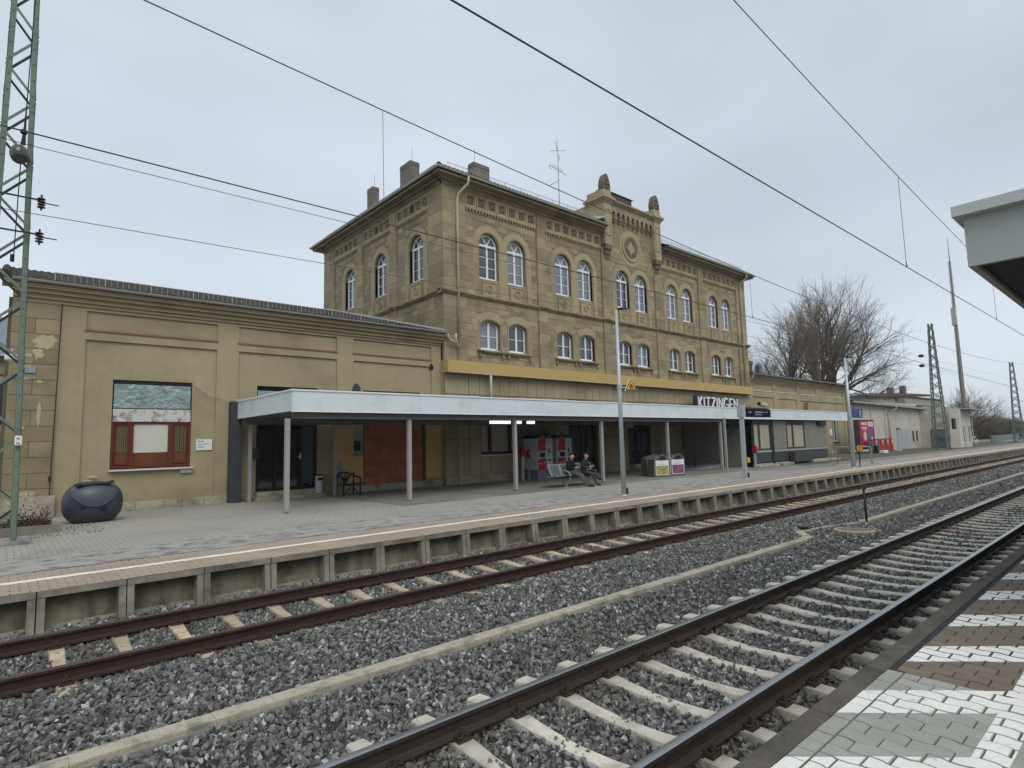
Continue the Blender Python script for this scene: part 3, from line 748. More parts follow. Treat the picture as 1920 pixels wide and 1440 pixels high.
# steel drain cover / tactile strip is not visible; near platform ends here
# ================================================================== FACADE TOOLS
def outline(a, z0, zs, r, n=14):
    """opening outline (u, z): half width a, sill z0, springing zs, arch rise r; returns points from lower left clockwise"""
    if r <= 0: return [(-a, z0), (-a, zs), (a, zs), (a, z0)]
    Rr = (a * a + r * r) / (2 * r); cz = zs + r - Rr
    t = math.asin(min(1, a / Rr)) if r < a else math.pi / 2
    if r > a * 0.999: t = math.pi / 2
    return [(-a, z0)] + [(Rr * math.sin(-t + 2 * t * i / n), cz + Rr * math.cos(-t + 2 * t * i / n)) for i in range(n + 1)] + [(a, z0)]
def off_outline(a, z0, zs, r, w, n=14, z0b=None):
    Rr = (a * a + r * r) / (2 * r); cz = zs + r - Rr
    t = math.asin(min(1, a / Rr)) if r < a * .999 else math.pi / 2
    k = (Rr + w) / Rr
    arc = [(Rr * k * math.sin(-t + 2 * t * i / n), cz + Rr * k * math.cos(-t + 2 * t * i / n)) for i in range(n + 1)]
    zz = z0 if z0b is None else z0b
    return [(-a - w, zz)] + arc + [(a + w, zz)]
def ring(b, u, inner, outer, v0, v1, m=None):
    n = len(inner)
    I = [(u + p[0], p[1]) for p in inner]; O = [(u + p[0], p[1]) for p in outer]
    vs = [(p[0], v1, p[1]) for p in I] + [(p[0], v1, p[1]) for p in O] + [(p[0], v0, p[1]) for p in I] + [(p[0], v0, p[1]) for p in O]
    fs = []
    for i in range(n - 1):
        fs += [(i, i + 1, n + i + 1, n + i), (2 * n + i, 2 * n + i + 1, i + 1, i), (n + i, n + i + 1, 3 * n + i + 1, 3 * n + i)]
    fs += [(0, n, 3 * n, 2 * n), (n - 1, 2 * n - 1, 4 * n - 1, 3 * n - 1)]
    b.add(vs, fs, m)
def wall_holes(b, u0, u1, z0, z1, v, holes, depth, m=None):
    loops = [[(u0, z0), (u1, z0), (u1, z1), (u0, z1)]] + holes
    flat = [p for L in loops for p in L]
    tris = tessellate_polygon([[Vector((p[0], p[1], 0)) for p in L] for L in loops])
    b.add([(p[0], v, p[1]) for p in flat], [tuple(t) for t in tris], m)
    for H in holes:
        n = len(H)
        b.add([(p[0], v, p[1]) for p in H] + [(p[0], v - depth, p[1]) for p in H], [(i, (i + 1) % n, n + (i + 1) % n, n + i) for i in range(n)], m)
def courses(u0, u1, z0, z1, hrow, lmin, lmax, rr, blocked=None):
    """running courses of stone blocks as (u0, u1, z0, z1), avoiding blocked(z0, z1) intervals"""
    out = []; n = max(1, round((z1 - z0) / hrow)); h = (z1 - z0) / n
    for k in range(n):
        za, zb2 = z0 + k * h, z0 + (k + 1) * h
        segs = [(u0, u1)]
        for (p, q) in (blocked(za, zb2) if blocked else []):
            ns = []
            for s0, s1 in segs:
                if q <= s0 or p >= s1: ns.append((s0, s1))
                else:
                    if p > s0: ns.append((s0, p))
                    if q < s1: ns.append((q, s1))
            segs = ns
        for s0, s1 in segs:
            u = s0
            first = True
            while u < s1 - 1e-4:
                L = rr.uniform(lmin, lmax) * (rr.uniform(.4, .9) if first else 1); first = False
                if s1 - (u + L) < lmin * .6: L = s1 - u
                out.append((u, min(s1, u + L), za, zb2)); u += L
    return out
YM, YW, XC0, XC1 = 21.0, 21.26, 14.55, 42.45
YB = 33.8
TF = lambda u, v, z: (u, YM - v, z)          # front facade
TS = lambda u, v, z: (XC0 - v, u, z)         # west gable side
UB = [unit_box(m) for m in STONE]
UBP = unit_box(M_smooth)
stones = []      # (distance, T, u0, u1, z0, z1, v0, v1)
def add_stones(T, blocks, v0, v1, rr):
    for (a, c, z0, z1) in blocks:
        g2 = .006
        p = T((a + c) / 2, v1, (z0 + z1) / 2)
        d = math.dist(p, (0, 0, 2.17))
        stones.append((d / ((c - a) * (z1 - z0)) ** .35, T, a + g2, c - g2, z0 + g2, z1 - g2, v0, v1 + rr.uniform(-.004, .008), rr.choice((0, 0, 1, 1, 2, 2, 3, 4, 4))))
# ================================================================== STATION BUILDING
SB = thing('station_building', 'three-storey ochre sandstone station building with arched white windows and a central gable', 'building', (28.5, 27.4, .38))
V_REC, V_PIL = -.12, 0.0
BAYC = [18.19, 23.335, 28.48, 33.625, 38.77]
PILS = [(14.55, 15.85), (20.45, 21.07), (25.60, 26.22), (30.75, 31.37), (35.88, 36.50), (41.12, 42.45)]
SIDEC = [23.42, 26.92, 30.47]       # window centres on the side (y)
SPILS = [(21.0, 22.2), (25.15, 25.75), (28.77, 29.37), (32.35, 33.8)]
WU = dict(a=.60, z0=9.92, zs=11.60, r=.60)
WLO = dict(a=.60, z0=6.50, zs=7.72, r=.20)
def fac(T, u0, u1, wins, lows, name):
    b = MB(T)
    holes = []
    for c in wins: holes.append([(c + p[0], p[1]) for p in outline(**WU)])
    for c in lows: holes.append([(c + p[0], p[1]) for p in outline(**WLO)])
    wall_holes(b, u0, u1, 5.75 if T is TF else 5.2, 14.3, V_REC, holes, .3)
    return b
front_w = [c + s * .885 for c in BAYC for s in (-1, 1)]
b = fac(TF, XC0, XC1, front_w, front_w, 'wall'); b.T = None
# body: sides, back and dark interior
b.box(XC0 + .12, XC0 + .13, YM + .12, YB, .38, 14.3) if False else None
b.build('front_wall', M_joint, SB)
b = fac(TS, YM + .001, YB, SIDEC, [], 'wall'); b.build('side_wall', M_joint, SB)
b = MB(); b.box(XC0 + .5, XC1 - .13, YM + .45, YB, .38, 14.2); b.box(XC1 - .13, XC1 - .12, YM + .12, YB, .38, 14.3); b.box(XC0 + .15, XC0 + .5, YM + .5, YB - .05, .38, 9.5)
b.build('inner_wall', mat('dark_interior', (.03, .03, .03), 1, bump=0), SB)
# sandstone blocks
rr = random.Random(11)
def blk_front(bay):
    c = BAYC[bay]
    def f(z0, z1):
        out = []
        for s in (-1, 1):
            u = c + s * .885
            zm = (z0 + z1) / 2
            if 9.0 < z1 and z0 < 12.85:
                if z0 > 11.6:
                    q = 1.0 ** 2 - (max(0, z0 - 11.6)) ** 2
                    w = math.sqrt(q) if q > 0 else 0
                else: w = .96
                if w: out.append((u - w, u + w))
            if 6.3 < z1 and z0 < 8.22:
                if z1 > 7.85: w = .72 if z0 < 8.15 else 0
                elif z0 < 6.5: w = .0
                else: w = .73
                if w: out.append((u - w, u + w))
        if 6.3 < z1 and z0 < 6.5: out.append((c - 1.75, c + 1.75)) if z0 > 6.2 else None
        if 9.06 < z1 and z0 < 11.7: out.append((c - .3, c + .3))
        return out
    return f
for k in range(5):
    u0, u1 = PILS[k][1], PILS[k + 1][0]
    top = 13.02 if k != 2 else 14.95
    add_stones(TF, courses(u0, u1, 5.85, 8.86, .30, .5, .95, rr, blk_front(k)), V_REC, V_REC + .018, rr)
    add_stones(TF, courses(u0, u1, 9.06, top if k != 2 else 12.9, .30, .5, .95, rr, blk_front(k)), V_REC, V_REC + .018, rr)
for i, (a, c) in enumerate(PILS):
    end = i in (0, 5)
    add_stones(TF, courses(a, c, 5.85, 8.86, .60, .7 if end else 2, 1.0 if end else 3, rr), V_REC, V_PIL, rr)
    add_stones(TF, courses(a, c, 9.06, 13.95 if i not in (2, 3) else 13.3, .60, .7 if end else 2, 1.0 if end else 3, rr), V_REC, V_PIL, rr)
def blk_side(c):
    def f(z0, z1):
        if z0 < 12.85 and z1 > 9.06:
            if z0 > 11.6:
                q = 1.0 - (z0 - 11.6) ** 2
                return [(c - math.sqrt(q), c + math.sqrt(q))] if q > 0 else []
            return [(c - .96, c + .96)]
        return []
    return f
for k in range(3):
    u0, u1 = SPILS[k][1], SPILS[k + 1][0]
    add_stones(TS, courses(u0, u1, 9.06, 13.02, .30, .5, .95, rr, blk_side(SIDEC[k])), V_REC, V_REC + .018, rr)
    add_stones(TS, courses(u0, u1, 7.0, 8.86, .30, .5, .95, rr), V_REC, V_REC + .018, rr)
for i, (a, c) in enumerate(SPILS):
    a2 = a + (.122 if i == 0 else 0)
    for z0, z1 in ((6.9, 8.86), (9.06, 13.95)):
        add_stones(TS, courses(a2, c, z0, z1, .60, .7, 1.2, rr), V_REC, V_PIL, rr)
stones.sort(key=lambda s: s[0])
STB = [MB() for _ in STONE]
for i, (d, T, a, c, z0, z1, v0, v1, mi) in enumerate(stones):
    if i < 296:
        p = Vector(T((a + c) / 2, (v0 + v1) / 2, (z0 + z1) / 2)); q = Vector(T(c, v1, z1)) - Vector(T(a, v0, z0))
        place('stone', UB[mi], SB, p, tuple(abs(x) for x in q))
    else:
        STB[mi].T = T; STB[mi].box(a, c, v0, v1, z0, z1)
for k, s in enumerate(STB):
    s.T = None
    o = s.build('stone_courses', STONE[k], SB, fix=False); o['kind'] = 'stuff'

# ---- window joinery (shared meshes, local: x across, y depth (0 = outer face, + inward), z from the sill)
def bar(b, x0, x1, z0, z1, d=.05, y0=0.0, m=0): b.box(x0, x1, y0, y0 + d, z0, z1, m)
def upper_frame():
    b = MB(); a = .575; z0, zs = .02, 1.68
    o = outline(a, z0, zs, a); i = outline(a - .075, z0 + .07, zs, a - .075)
    bb = MB(); ring(bb, 0, i, o, 0, .06); b.add([(x, -v + .06, z) for x, v, z in bb.v], bb.f)
    bar(b, -a, a, z0, z0 + .09, .06); bar(b, -a, a, zs - .05, zs + .06, .075, -.012)
    bar(b, -.05, .05, z0, zs, .07, -.008)
    for k in (1, 2):
        z = z0 + .09 + (zs - .05 - z0 - .09) * k / 3
        bar(b, -a + .05, a - .05, z - .013, z + .013, .03, .012)
    for t in (R(60), R(120)):
        b.beam((0, .03, zs + .04), (math.cos(t) * (a - .04), .03, zs + math.sin(t) * (a - .04)), .04, .035, up=(0, 1, 0))
    b.prism([(-.06, zs + .05), (.06, zs + .05), (0.02, zs + .12), (-.02, zs + .12)], 'y', -.01, .03)
    bar(b, -a - .02, a + .02, -.035, z0 + .015, .16, -.10)
    return b
def lower_frame():
    b = MB(); a = .575; z0, zs, r = .02, 1.20, .19
    bb = MB(); ring(bb, 0, outline(a - .075, z0 + .07, zs - .02, r - .02), outline(a, z0, zs, r), 0, .06); b.add([(x, -v + .06, z) for x, v, z in bb.v], bb.f)
    bar(b, -a, a, z0, z0 + .09, .06); bar(b, -.055, .055, z0, zs + r - .03, .07, -.008)
    bar(b, -a + .05, a - .05, .66, .69, .03, .012)
    bar(b, -a - .02, a + .02, -.035, z0 + .015, .14, -.08)
    return b
UF, LF = upper_frame().mesh('upper_window', M_white), lower_frame().mesh('lower_window', M_white)
def panes(a, z0, zs, r, name):
    b = MB(); o = outline(a, z0, zs, r); n = len(o)
    b.add([(p[0], .035, p[1]) for p in o] + [(p[0], .041, p[1]) for p in o], [tuple(range(n)), tuple(reversed(range(n, 2 * n)))] + [(i, (i + 1) % n, n + (i + 1) % n, n + i) for i in range(n)])
    return b
PU = [panes(.52, .08, 1.68, .52, 'p').mesh('pane', m) for m in (M_glass, M_glass2)]
PLo = [panes(.52, .08, 1.19, .17, 'p').mesh('pane', m) for m in (M_glass, M_glass2)]
def surround_u():
    b = MB()
    ring(b, 0, outline(**WU), off_outline(w=.055, z0b=9.9, **WU), V_REC - .15, V_REC - .02)
    ring(b, 0, off_outline(w=.055, z0b=9.9, **WU), off_outline(w=.14, z0b=9.06, **WU), V_REC - .05, V_REC + .035)
    return b
def surround_flat(left):
    """smooth flat band; the side towards the pair's middle is narrower"""
    b = MB(); i = off_outline(w=.14, z0b=9.06, **WU); o = off_outline(w=.38, z0b=9.06, **WU)
    lim = .885 - .602
    o2 = [((min(x, .883) if left else max(x, -.883)), z) for x, z in o]
    ring(b, 0, i, o2, V_REC - .01, V_REC + .024)
    return b
def roundel():
    b = MB(); zc = 9.48
    b.box(-.46, .46, V_REC - .0, V_REC + .022, 9.10, 9.80)
    for x0, x1, z0, z1 in ((-.46, .46, 9.76, 9.82), (-.46, -.40, 9.10, 9.76), (.40, .46, 9.10, 9.76)): b.box(x0, x1, V_REC, V_REC + .05, z0, z1)
    for r0, r1, v in ((.15, .21, .06), (.06, .10, .045)):
        n = 18
        I = [(r0 * math.cos(2 * math.pi * k / n), zc + r0 * math.sin(2 * math.pi * k / n)) for k in range(n + 1)]
        O = [(r1 * math.cos(2 * math.pi * k / n), zc + r1 * math.sin(2 * math.pi * k / n)) for k in range(n + 1)]
        ring(b, 0, I, O, V_REC, V_REC + v)
    return b
def surround_l():
    b = MB()
    ring(b, 0, outline(**WLO), off_outline(w=.06, z0b=6.5, **WLO), V_REC - .15, V_REC - .03)
    ring(b, 0, off_outline(w=.06, z0b=6.5, **WLO), off_outline(w=.13, z0b=6.5, **WLO), V_REC - .05, V_REC + .03)
    Ii = off_outline(w=.13, **WLO)[1:-1]; Oo = off_outline(w=.43, **WLO)[1:-1]
    Oo[0] = (-.86, Oo[0][1]); Oo = [(max(-.862, min(.862, x)), z) for x, z in Oo]
    ring(b, 0, Ii, Oo, V_REC - .01, V_REC + .024)
    for s in (-1, 1): b.box(min(s * .73, s * .86), max(s * .73, s * .86), V_REC, V_REC + .022, 6.5, 7.72)
    return b
def loc_mesh(b, name, m, T0):
    """facade-space shape around u=0 -> mesh in the local frame of T0 (front or side)"""
    if T0 is TF: b.v = [(u, -v, z) for u, v, z in b.v]
    else: b.v = [(-v, u, z) for u, v, z in b.v]
    me = b.mesh(name, m)
    bm = bmesh.new(); bm.from_mesh(me); bmesh.ops.recalc_face_normals(bm, faces=bm.faces); bm.to_mesh(me); bm.free()
    return me
for T, cs in ((TF, None), (TS, SIDEC)):
    mu = loc_mesh(surround_u(), 'moulding', M_smooth, T); mr_ = loc_mesh(roundel(), 'roundel_panel', M_smooth, T)
    if T is TF:
        mfl, mfr = loc_mesh(surround_flat(True), 'arch', M_smooth, T), loc_mesh(surround_flat(False), 'arch', M_smooth, T)
        ml = loc_mesh(surround_l(), 'arch', M_smooth, T)
        lst = [(c - .885, 0) for c in BAYC] + [(c + .885, 1) for c in BAYC]
    else:
        bb = MB(); ring(bb, 0, off_outline(w=.14, z0b=9.06, **WU), off_outline(w=.38, z0b=9.06, **WU), V_REC - .01, V_REC + .024)
        mfl = mfr = loc_mesh(bb, 'arch', M_smooth, T); lst = [(c, 0) for c in SIDEC]
    for u, side in lst:
        at = lambda v, z: T(u, v, z)
        o0 = T(u, 0, 0)
        place('window_moulding', mu, SB, o0); place('window_arch', mfr if side else mfl, SB, o0); place('roundel_panel', mr_, SB, o0)
        rot = None if T is TF else (0, 0, -math.pi / 2)
        w = place('window', UF, SB, T(u, V_REC - .16, 9.93), None, rot)
        place('pane', PU[1 if (rnd.random() < .55) else 0], w, T(u, V_REC - .16, 9.93)).location = (0, 0, 0)
        if T is TF:
            place('window_arch', ml, SB, o0)
            w = place('window', LF, SB, T(u, V_REC - .16, 6.52))
            place('pane', PLo[0 if rnd.random() < .7 else 1], w, T(u, V_REC - .16, 6.52)).location = (0, 0, 0)
for c in BAYC:      # sill under each lower pair with corbels
    b = MB(TF); b.box(c - 1.72, c + 1.72, V_REC - .1, V_REC + .17, 6.40, 6.47); b.box(c - 1.66, c + 1.66, V_REC, V_REC + .11, 6.34, 6.40)
    for u in (-1.6, -.18, .18, 1.6): b.box(c + u - .06, c + u + .06, V_REC, V_REC + .12, 6.16, 6.34); b.box(c + u - .04, c + u + .04, V_REC, V_REC + .06, 6.08, 6.16)
    b.T = None; b.build('window_sill', M_cornice, SB)
    b = MB(TF); b.box(c - .28, c + .28, V_REC, V_REC + .02, 9.06, 11.5); b.T = None; b.build('pier', M_smooth, SB)
# string course, following the pilasters
b = MB(TF)
u = XC0
segs = []
for i, (a, c) in enumerate(PILS):
    segs.append((a - (.0 if i else .16), c + (.0 if i < 5 else .16), .0))
    if i < 5: segs.append((c, PILS[i + 1][0], V_REC))
for a, c, v in segs:
    b.box(a, c, V_REC - .1, v + .16, 8.98, 9.06); b.box(a, c, V_REC - .1, v + .11, 8.92, 8.98); b.box(a, c, V_REC - .1, v + .05, 8.86, 8.92)
b.T = TS; 
for i, (a, c) in enumerate(SPILS):
    for (p, q, v) in [(a, c, 0.0)] + ([(c, SPILS[i + 1][0], V_REC)] if i < 3 else []):
        b.box(p, q, V_REC - .1, v + .16, 8.98, 9.06); b.box(p, q, V_REC - .1, v + .11, 8.92, 8.98); b.box(p, q, V_REC - .1, v + .05, 8.86, 8.92)
b.T = None; b.build('string_course', M_cornice, SB)
# frieze: framed squares with a cross rosette, small hanging dentils below
def frieze_sq(T, open_=False):
    b = MB(); s = .235
    for k, (q, v) in enumerate(((.29, .0), (.235, -.035))):
        pass
    b.box(-.31, .31, V_REC, V_REC + .005, 13.27, 13.90, 2)
    for x0, x1, z0, z1 in ((-.31, .31, 13.82, 13.92), (-.31, .31, 13.26, 13.34), (-.31, -.235, 13.34, 13.82), (.235, .31, 13.34, 13.82)): b.box(x0, x1, V_REC, V_REC + .10, z0, z1, 0)
    for x0, x1, z0, z1 in ((-.235, .235, 13.77, 13.82), (-.235, .235, 13.34, 13.38), (-.235, -.19, 13.38, 13.77), (.19, .235, 13.38, 13.77)): b.box(x0, x1, V_REC, V_REC + .055, z0, z1, 0)
    if open_: b.box(-.19, .19, V_REC, V_REC + .01, 13.38, 13.77, 1)
    else:
        for t in (R(45), R(135), R(225), R(315)):
            e = (.17 * math.cos(t), 13.575 + .17 * math.sin(t))
            pz = [(0, V_REC + .075, 13.575), (e[0] * .62 - e[1] * 0 + .045 * math.cos(t + 1.57), V_REC + .02, 13.575 + (e[1] - 13.575) * .62 + .045 * math.sin(t + 1.57)), (e[0], V_REC + .05, e[1]), (e[0] * .62 + .045 * math.cos(t - 1.57), V_REC + .02, 13.575 + (e[1] - 13.575) * .62 + .045 * math.sin(t - 1.57))]
            b.add(pz, [(0, 1, 2), (0, 2, 3)], 0)
    return loc_mesh(b, 'frieze_panel', [M_smooth, M_black, M_dark_stone], T)
fF, fS, fO = frieze_sq(TF), frieze_sq(TS), frieze_sq(TS, True)
dent = MB(TF)
for k in (0, 1, 3, 4):
    u0, u1 = PILS[k][1] + .02, PILS[k + 1][0] - .02; n = 7
    for i in range(n): place('frieze_panel', fF, SB, TF(u0 + (u1 - u0) * (i + .5) / n, 0, 0))
    m = int((u1 - u0) / .19)
    for i in range(m):
        u = u0 + (u1 - u0) * (i + .5) / m
        dent.box(u - .055, u + .055, V_REC, V_REC + .10, 13.12, 13.18); dent.box(u - .03, u + .03, V_REC, V_REC + .08, 13.03, 13.12)
    dent.box(u0, u1, V_REC, V_REC + .10, 13.18, 13.26); dent.box(u0, u1, V_REC, V_REC + .09, 13.92, 14.3)
dent.T = TS
for k in range(3):
    u0, u1 = SPILS[k][1] + .02, SPILS[k + 1][0] - .02; n = 5
    for i in range(n): place('frieze_panel', fO if i == 2 else fS, SB, TS(u0 + (u1 - u0) * (i + .5) / n, 0, 0))
    m = int((u1 - u0) / .19)
    for i in range(m):
        u = u0 + (u1 - u0) * (i + .5) / m
        dent.box(u - .055, u + .055, V_REC, V_REC + .10, 13.12, 13.18); dent.box(u - .03, u + .03, V_REC, V_REC + .08, 13.03, 13.12)
    dent.box(u0, u1, V_REC, V_REC + .10, 13.18, 13.26); dent.box(u0, u1, V_REC, V_REC + .09, 13.92, 14.3)
dent.T = None; o = dent.build('dentil_frieze', M_smooth, SB); 
# eaves: cornice, soffit, gutter
GX0, GX1 = 25.55, 31.45         # the central gable interrupts the eaves
def eave_prof(T, u0, u1, nm=None):
    b = MB(T)
    for v0, v1, z0, z1 in ((V_REC, .03, 13.96, 14.04), (V_REC, .07, 14.04, 14.10), (V_REC, .22, 14.10, 14.20), (V_REC, .52, 14.20, 14.30)):
        b.box(u0 - (v1 if u0 == XC0 else 0), u1 + (v1 if u1 in (XC1, YB) else 0), v0, v1, z0, z1)
    b.T = None; return b
for T, a, c in ((TF, XC0, GX0), (TF, GX1, XC1), (TS, YM - .0, YB)):
    eave_prof(T, a, c).build('eaves_cornice', M_cornice, SB)
def gutter(pts, r, m, parent, name='gutter'):
    b = MB(); pts = [Vector(p) for p in pts]; n = 7; vs = []
    for i, p in enumerate(pts):
        d = (pts[min(i + 1, len(pts) - 1)] - pts[max(i - 1, 0)]).normalized(); s = d.cross(Vector((0, 0, 1))).normalized()
        for rr_ in (r, r * .85):
            vs += [p + s * math.cos(t) * rr_ + Vector((0, 0, -math.sin(t) * rr_)) for t in [math.pi * j / (n - 1) for j in range(n)]]
    fs = []
    for i in range(len(pts) - 1):
        for q in (0, n):
            fs += [(i * 2 * n + q + j, i * 2 * n + q + j + 1, (i + 1) * 2 * n + q + j + 1, (i + 1) * 2 * n + q + j) for j in range(n - 1)]
        for j in (0, n - 1): fs.append((i * 2 * n + j, i * 2 * n + n + j, (i + 1) * 2 * n + n + j, (i + 1) * 2 * n + j))
    b.add(vs, fs); return b.build(name, m, parent)
GV = .62
gutter([(GX0, YM - GV, 14.40), (XC0 - GV, YM - GV, 14.40), (XC0 - GV, YB + GV, 14.40)], .085, M_zinc, SB)
gutter([(XC1 + GV, YM - GV, 14.40), (GX1, YM - GV, 14.40)], .085, M_zinc, SB)
# roof
x0, x1, y0, y1 = XC0 - .58, XC1 + .58, YM - .58, YB + .58
zt, sl = 14.42, .44; hy = (y1 - y0) / 2; zr = zt + hy * sl
b = MB(); k1 = 1.2; yk, zk = y0 + k1, zt + k1 * sl; gm0, gm1 = GX0 + .05, GX1 - .05
b.add([(x0, y0, zt), (gm0, y0, zt), (gm0, yk, zk), (gm1, yk, zk), (gm1, y0, zt), (x1, y0, zt), (x1 - k1, yk, zk), (x0 + k1, yk, zk), (x1, y1, zt), (x0, y1, zt), (x0 + hy, y0 + hy, zr), (x1 - hy, y0 + hy, zr)],
      [(0, 1, 2, 7), (4, 5, 6, 3), (7, 2, 3, 6, 11, 10), (5, 8, 11, 6), (8, 9, 10, 11), (9, 0, 7, 10)])
b.box(x0, gm0, y0, YM + .3, zt - .10, zt - .02); b.box(gm1, x1, y0, YM + .3, zt - .10, zt - .02); b.box(x0, x0 + 1, YM + .3, y1, zt - .10, zt - .02)
b.build('roof', M_tile, SB)
def tile_rows(b, axis, a0, a1, e, sgn, z0, sl_, rows, pitch=.235, dep=.34, hip=(0, 0)):
    """pantile rows; axis 'x': eave runs along x at y=e, roof rises with sgn*y"""
    n = int(abs(a1 - a0) / pitch)
    lo_, hi_ = min(a0, a1), max(a0, a1)
    for r in range(rows):
        for i in range(n):
            if hip[0] and (a0 + (a1 - a0) * (i + .5) / n) < lo_ + (r + .6) * dep: continue
            if hip[1] and (a0 + (a1 - a0) * (i + .5) / n) > hi_ - (r + .6) * dep: continue
            u = a0 + (a1 - a0) * (i + .5) / n; w = pitch * .52
            pts = []
            for q, d in ((0, r * dep - .05), (1, (r + 1) * dep + .02)):
                zz = z0 + max(d, -.05) * sl_ + (.055 if q == 0 else .02)
                for s, h in ((-w, .0), (-w * .45, .035), (w * .1, .04), (w * .55, .0), (w, .012)):
                    pts.append((u + s, e + sgn * d, zz + h) if axis == 'x' else (e + sgn * d, u + s, zz + h))
            for s in (0,):
                base = [(p[0], p[1], p[2] - .05) for p in pts[:5]]
            b.add(pts + base, [(j, j + 1, 6 + j, 5 + j) for j in range(4)] + [(j, j + 1, 11 + j, 10 + j) for j in range(4)])
b = MB(); tile_rows(b, 'x', x0, GX0, y0, 1, zt, sl, 3, hip=(1, 0)); tile_rows(b, 'x', GX1, x1, y0, 1, zt, sl, 3, hip=(0, 1)); tile_rows(b, 'y', y0, y1, x0, 1, zt, sl, 3, hip=(1, 1))
o = b.build('roof_tiles', M_tile, SB, fix=False); o['kind'] = 'stuff'
b = MB(); b.tube([(x0 + .02, y0 + .02, zt + .05), (x0 + 3.5, y0 + 3.5, zt + .06 + 3.5 * sl)], .10, 8); b.build('hip_tile', M_tile, SB)
# snow guards
def snow_guard(a0, a1, axis, e, z, h=.26, pitch=.14, parent=None, m=None):
    b = MB(); L = abs(a1 - a0); n = int(L / pitch)
    P = lambda u, dz, dy=0: (u, e + dy, z + dz) if axis == 'x' else (e + dy, u, z + dz)
    for dz in (0, h): b.beam(P(a0, dz), P(a1, dz), .018)
    for i in range(n + 1):
        u = a0 + (a1 - a0) * i / n; b.beam(P(u, 0), P(u, h), .009 if i % 8 else .022)
        if i % 8 == 0: b.beam(P(u, -.12), P(u, 0), .025)
    return b.build('snow_guard', m or M_zinc, parent or SB, fix=False)
snow_guard(x0 + .9, GX0 - .2, 'x', y0 + .55, zt + .34)
snow_guard(GX1 + .2, x1 - .9, 'x', y0 + .55, zt + .34)
snow_guard(y0 + .9, y1 - .9, 'y', x0 + .55, zt + .34)
# chimneys on the roof (parts)
for (cx0, cx1, cy0, cy1, zb_, zt_) in ((16.2, 16.65, 30.7, 31.4, 14.9, 17.75), (16.2, 16.8, 26.4, 27.5, 14.9, 17.7), (17.55, 18.6, 22.5, 23.0, 14.9, 16.5)):
    b = MB(); b.box(cx0, cx1, cy0, cy1, zb_, zt_); b.box(cx0 - .02, cx1 + .02, cy0 - .02, cy1 + .02, zt_ - .22, zt_ - .16)
    b.build('chimney', M_chim, SB, bevel=.02)
    b = MB(); b.tube([(cx0 + .3, cy0 + .3, zt_), (cx0 + .3, cy0 + .3, zt_ + .9)], .014, 5); b.build('lightning_rod', M_zinc, SB)
# downpipes
def pipe(pts, r, name='downpipe', m=None, parent=None):
    b = MB(); b.tube(pts, r, 10); return b.build(name, m or M_pipe, parent or SB, smooth=True)
pipe([(15.60, 20.38, 14.32), (15.60, 20.42, 14.02), (15.35, 20.85, 13.62), (15.31, 20.90, 13.3), (15.31, 20.90, 5.72)], .06)
pipe([(41.75, 20.38, 14.32), (41.75, 20.42, 14.05), (41.62, 20.88, 13.7), (41.62, 20.90, 13.3), (41.62, 20.90, 5.72)], .06)
pipe([(16.85, 20.60, 5.25), (16.85, 20.62, 3.7)], .06)
pipe([(15.0, 20.72, 7.02), (15.0, 20.72, 6.8), (15.12, 20.80, 6.6), (15.31, 20.86, 6.35)], .05)
# ---- central gable
GZ = 14.9
b = MB(TF)
b.box(26.22, 30.75, V_REC - .6, V_REC, 14.301, 16.05)
b.T = None; b.build('gable_wall', M_joint, SB)
gb = courses(26.30, 30.68, 12.9, 15.72, .30, .5, .95, random.Random(5), lambda z0, z1: ([(28.5 - math.sqrt(max(0, 1.02 - ((z0 + z1) / 2 - 13.75) ** 2)), 28.5 + math.sqrt(max(0, 1.02 - ((z0 + z1) / 2 - 13.75) ** 2)))] if abs((z0 + z1) / 2 - 13.75) < 1 else []))
G = [MB(TF) for _ in STONE]
for (a, c, z0, z1) in gb: G[rr.choice((0, 1, 2, 2, 4))].box(a + .006, c - .006, V_REC, V_REC + .02, z0 + .006, z1 - .006)
for k, s in enumerate(G):
    if s.f: s.T = None; o = s.build('gable_stones', STONE[k], SB, fix=False); o['kind'] = 'stuff'
def circ(r, n=32, z=13.75, x=28.5): return [(x + r * math.cos(2 * math.pi * k / n), z + r * math.sin(2 * math.pi * k / n)) for k in range(n + 1)]
b = MB(TF); ring(b, 0, circ(.83), circ(1.10), V_REC, V_REC + .03); ring(b, 0, circ(.74), circ(.83), V_REC, V_REC + .09); ring(b, 0, circ(.64), circ(.74), V_REC, V_REC + .05)
b.T = None; b.build('roundel_ring', M_smooth, SB)
b = MB(TF)
for x_, z_ in ((28.5, 13.75),):
    for s1, s2, mm in ((1, 1, 0), (-1, 1, 1), (-1, -1, 0), (1, -1, 1)):
        b.prism([(x_, z_), (x_ + s1 * .40, z_), (x_ + s1 * .0, z_ + s2 * .42)], 'y', V_REC, V_REC + .055, 0)
    for k in range(8):
        t0, t1 = k * math.pi / 4, (k + 1) * math.pi / 4
        b.prism([(x_, z_), (x_ + .66 * math.cos(t0), z_ + .66 * math.sin(t0)), (x_ + .66 * math.cos(t1), z_ + .66 * math.sin(t1))], 'y', V_REC, V_REC + .012 + .012 * (k % 2), 1)
b.T = None; b.build('roundel_mosaic', [STONE[0], M_dark_stone], SB)
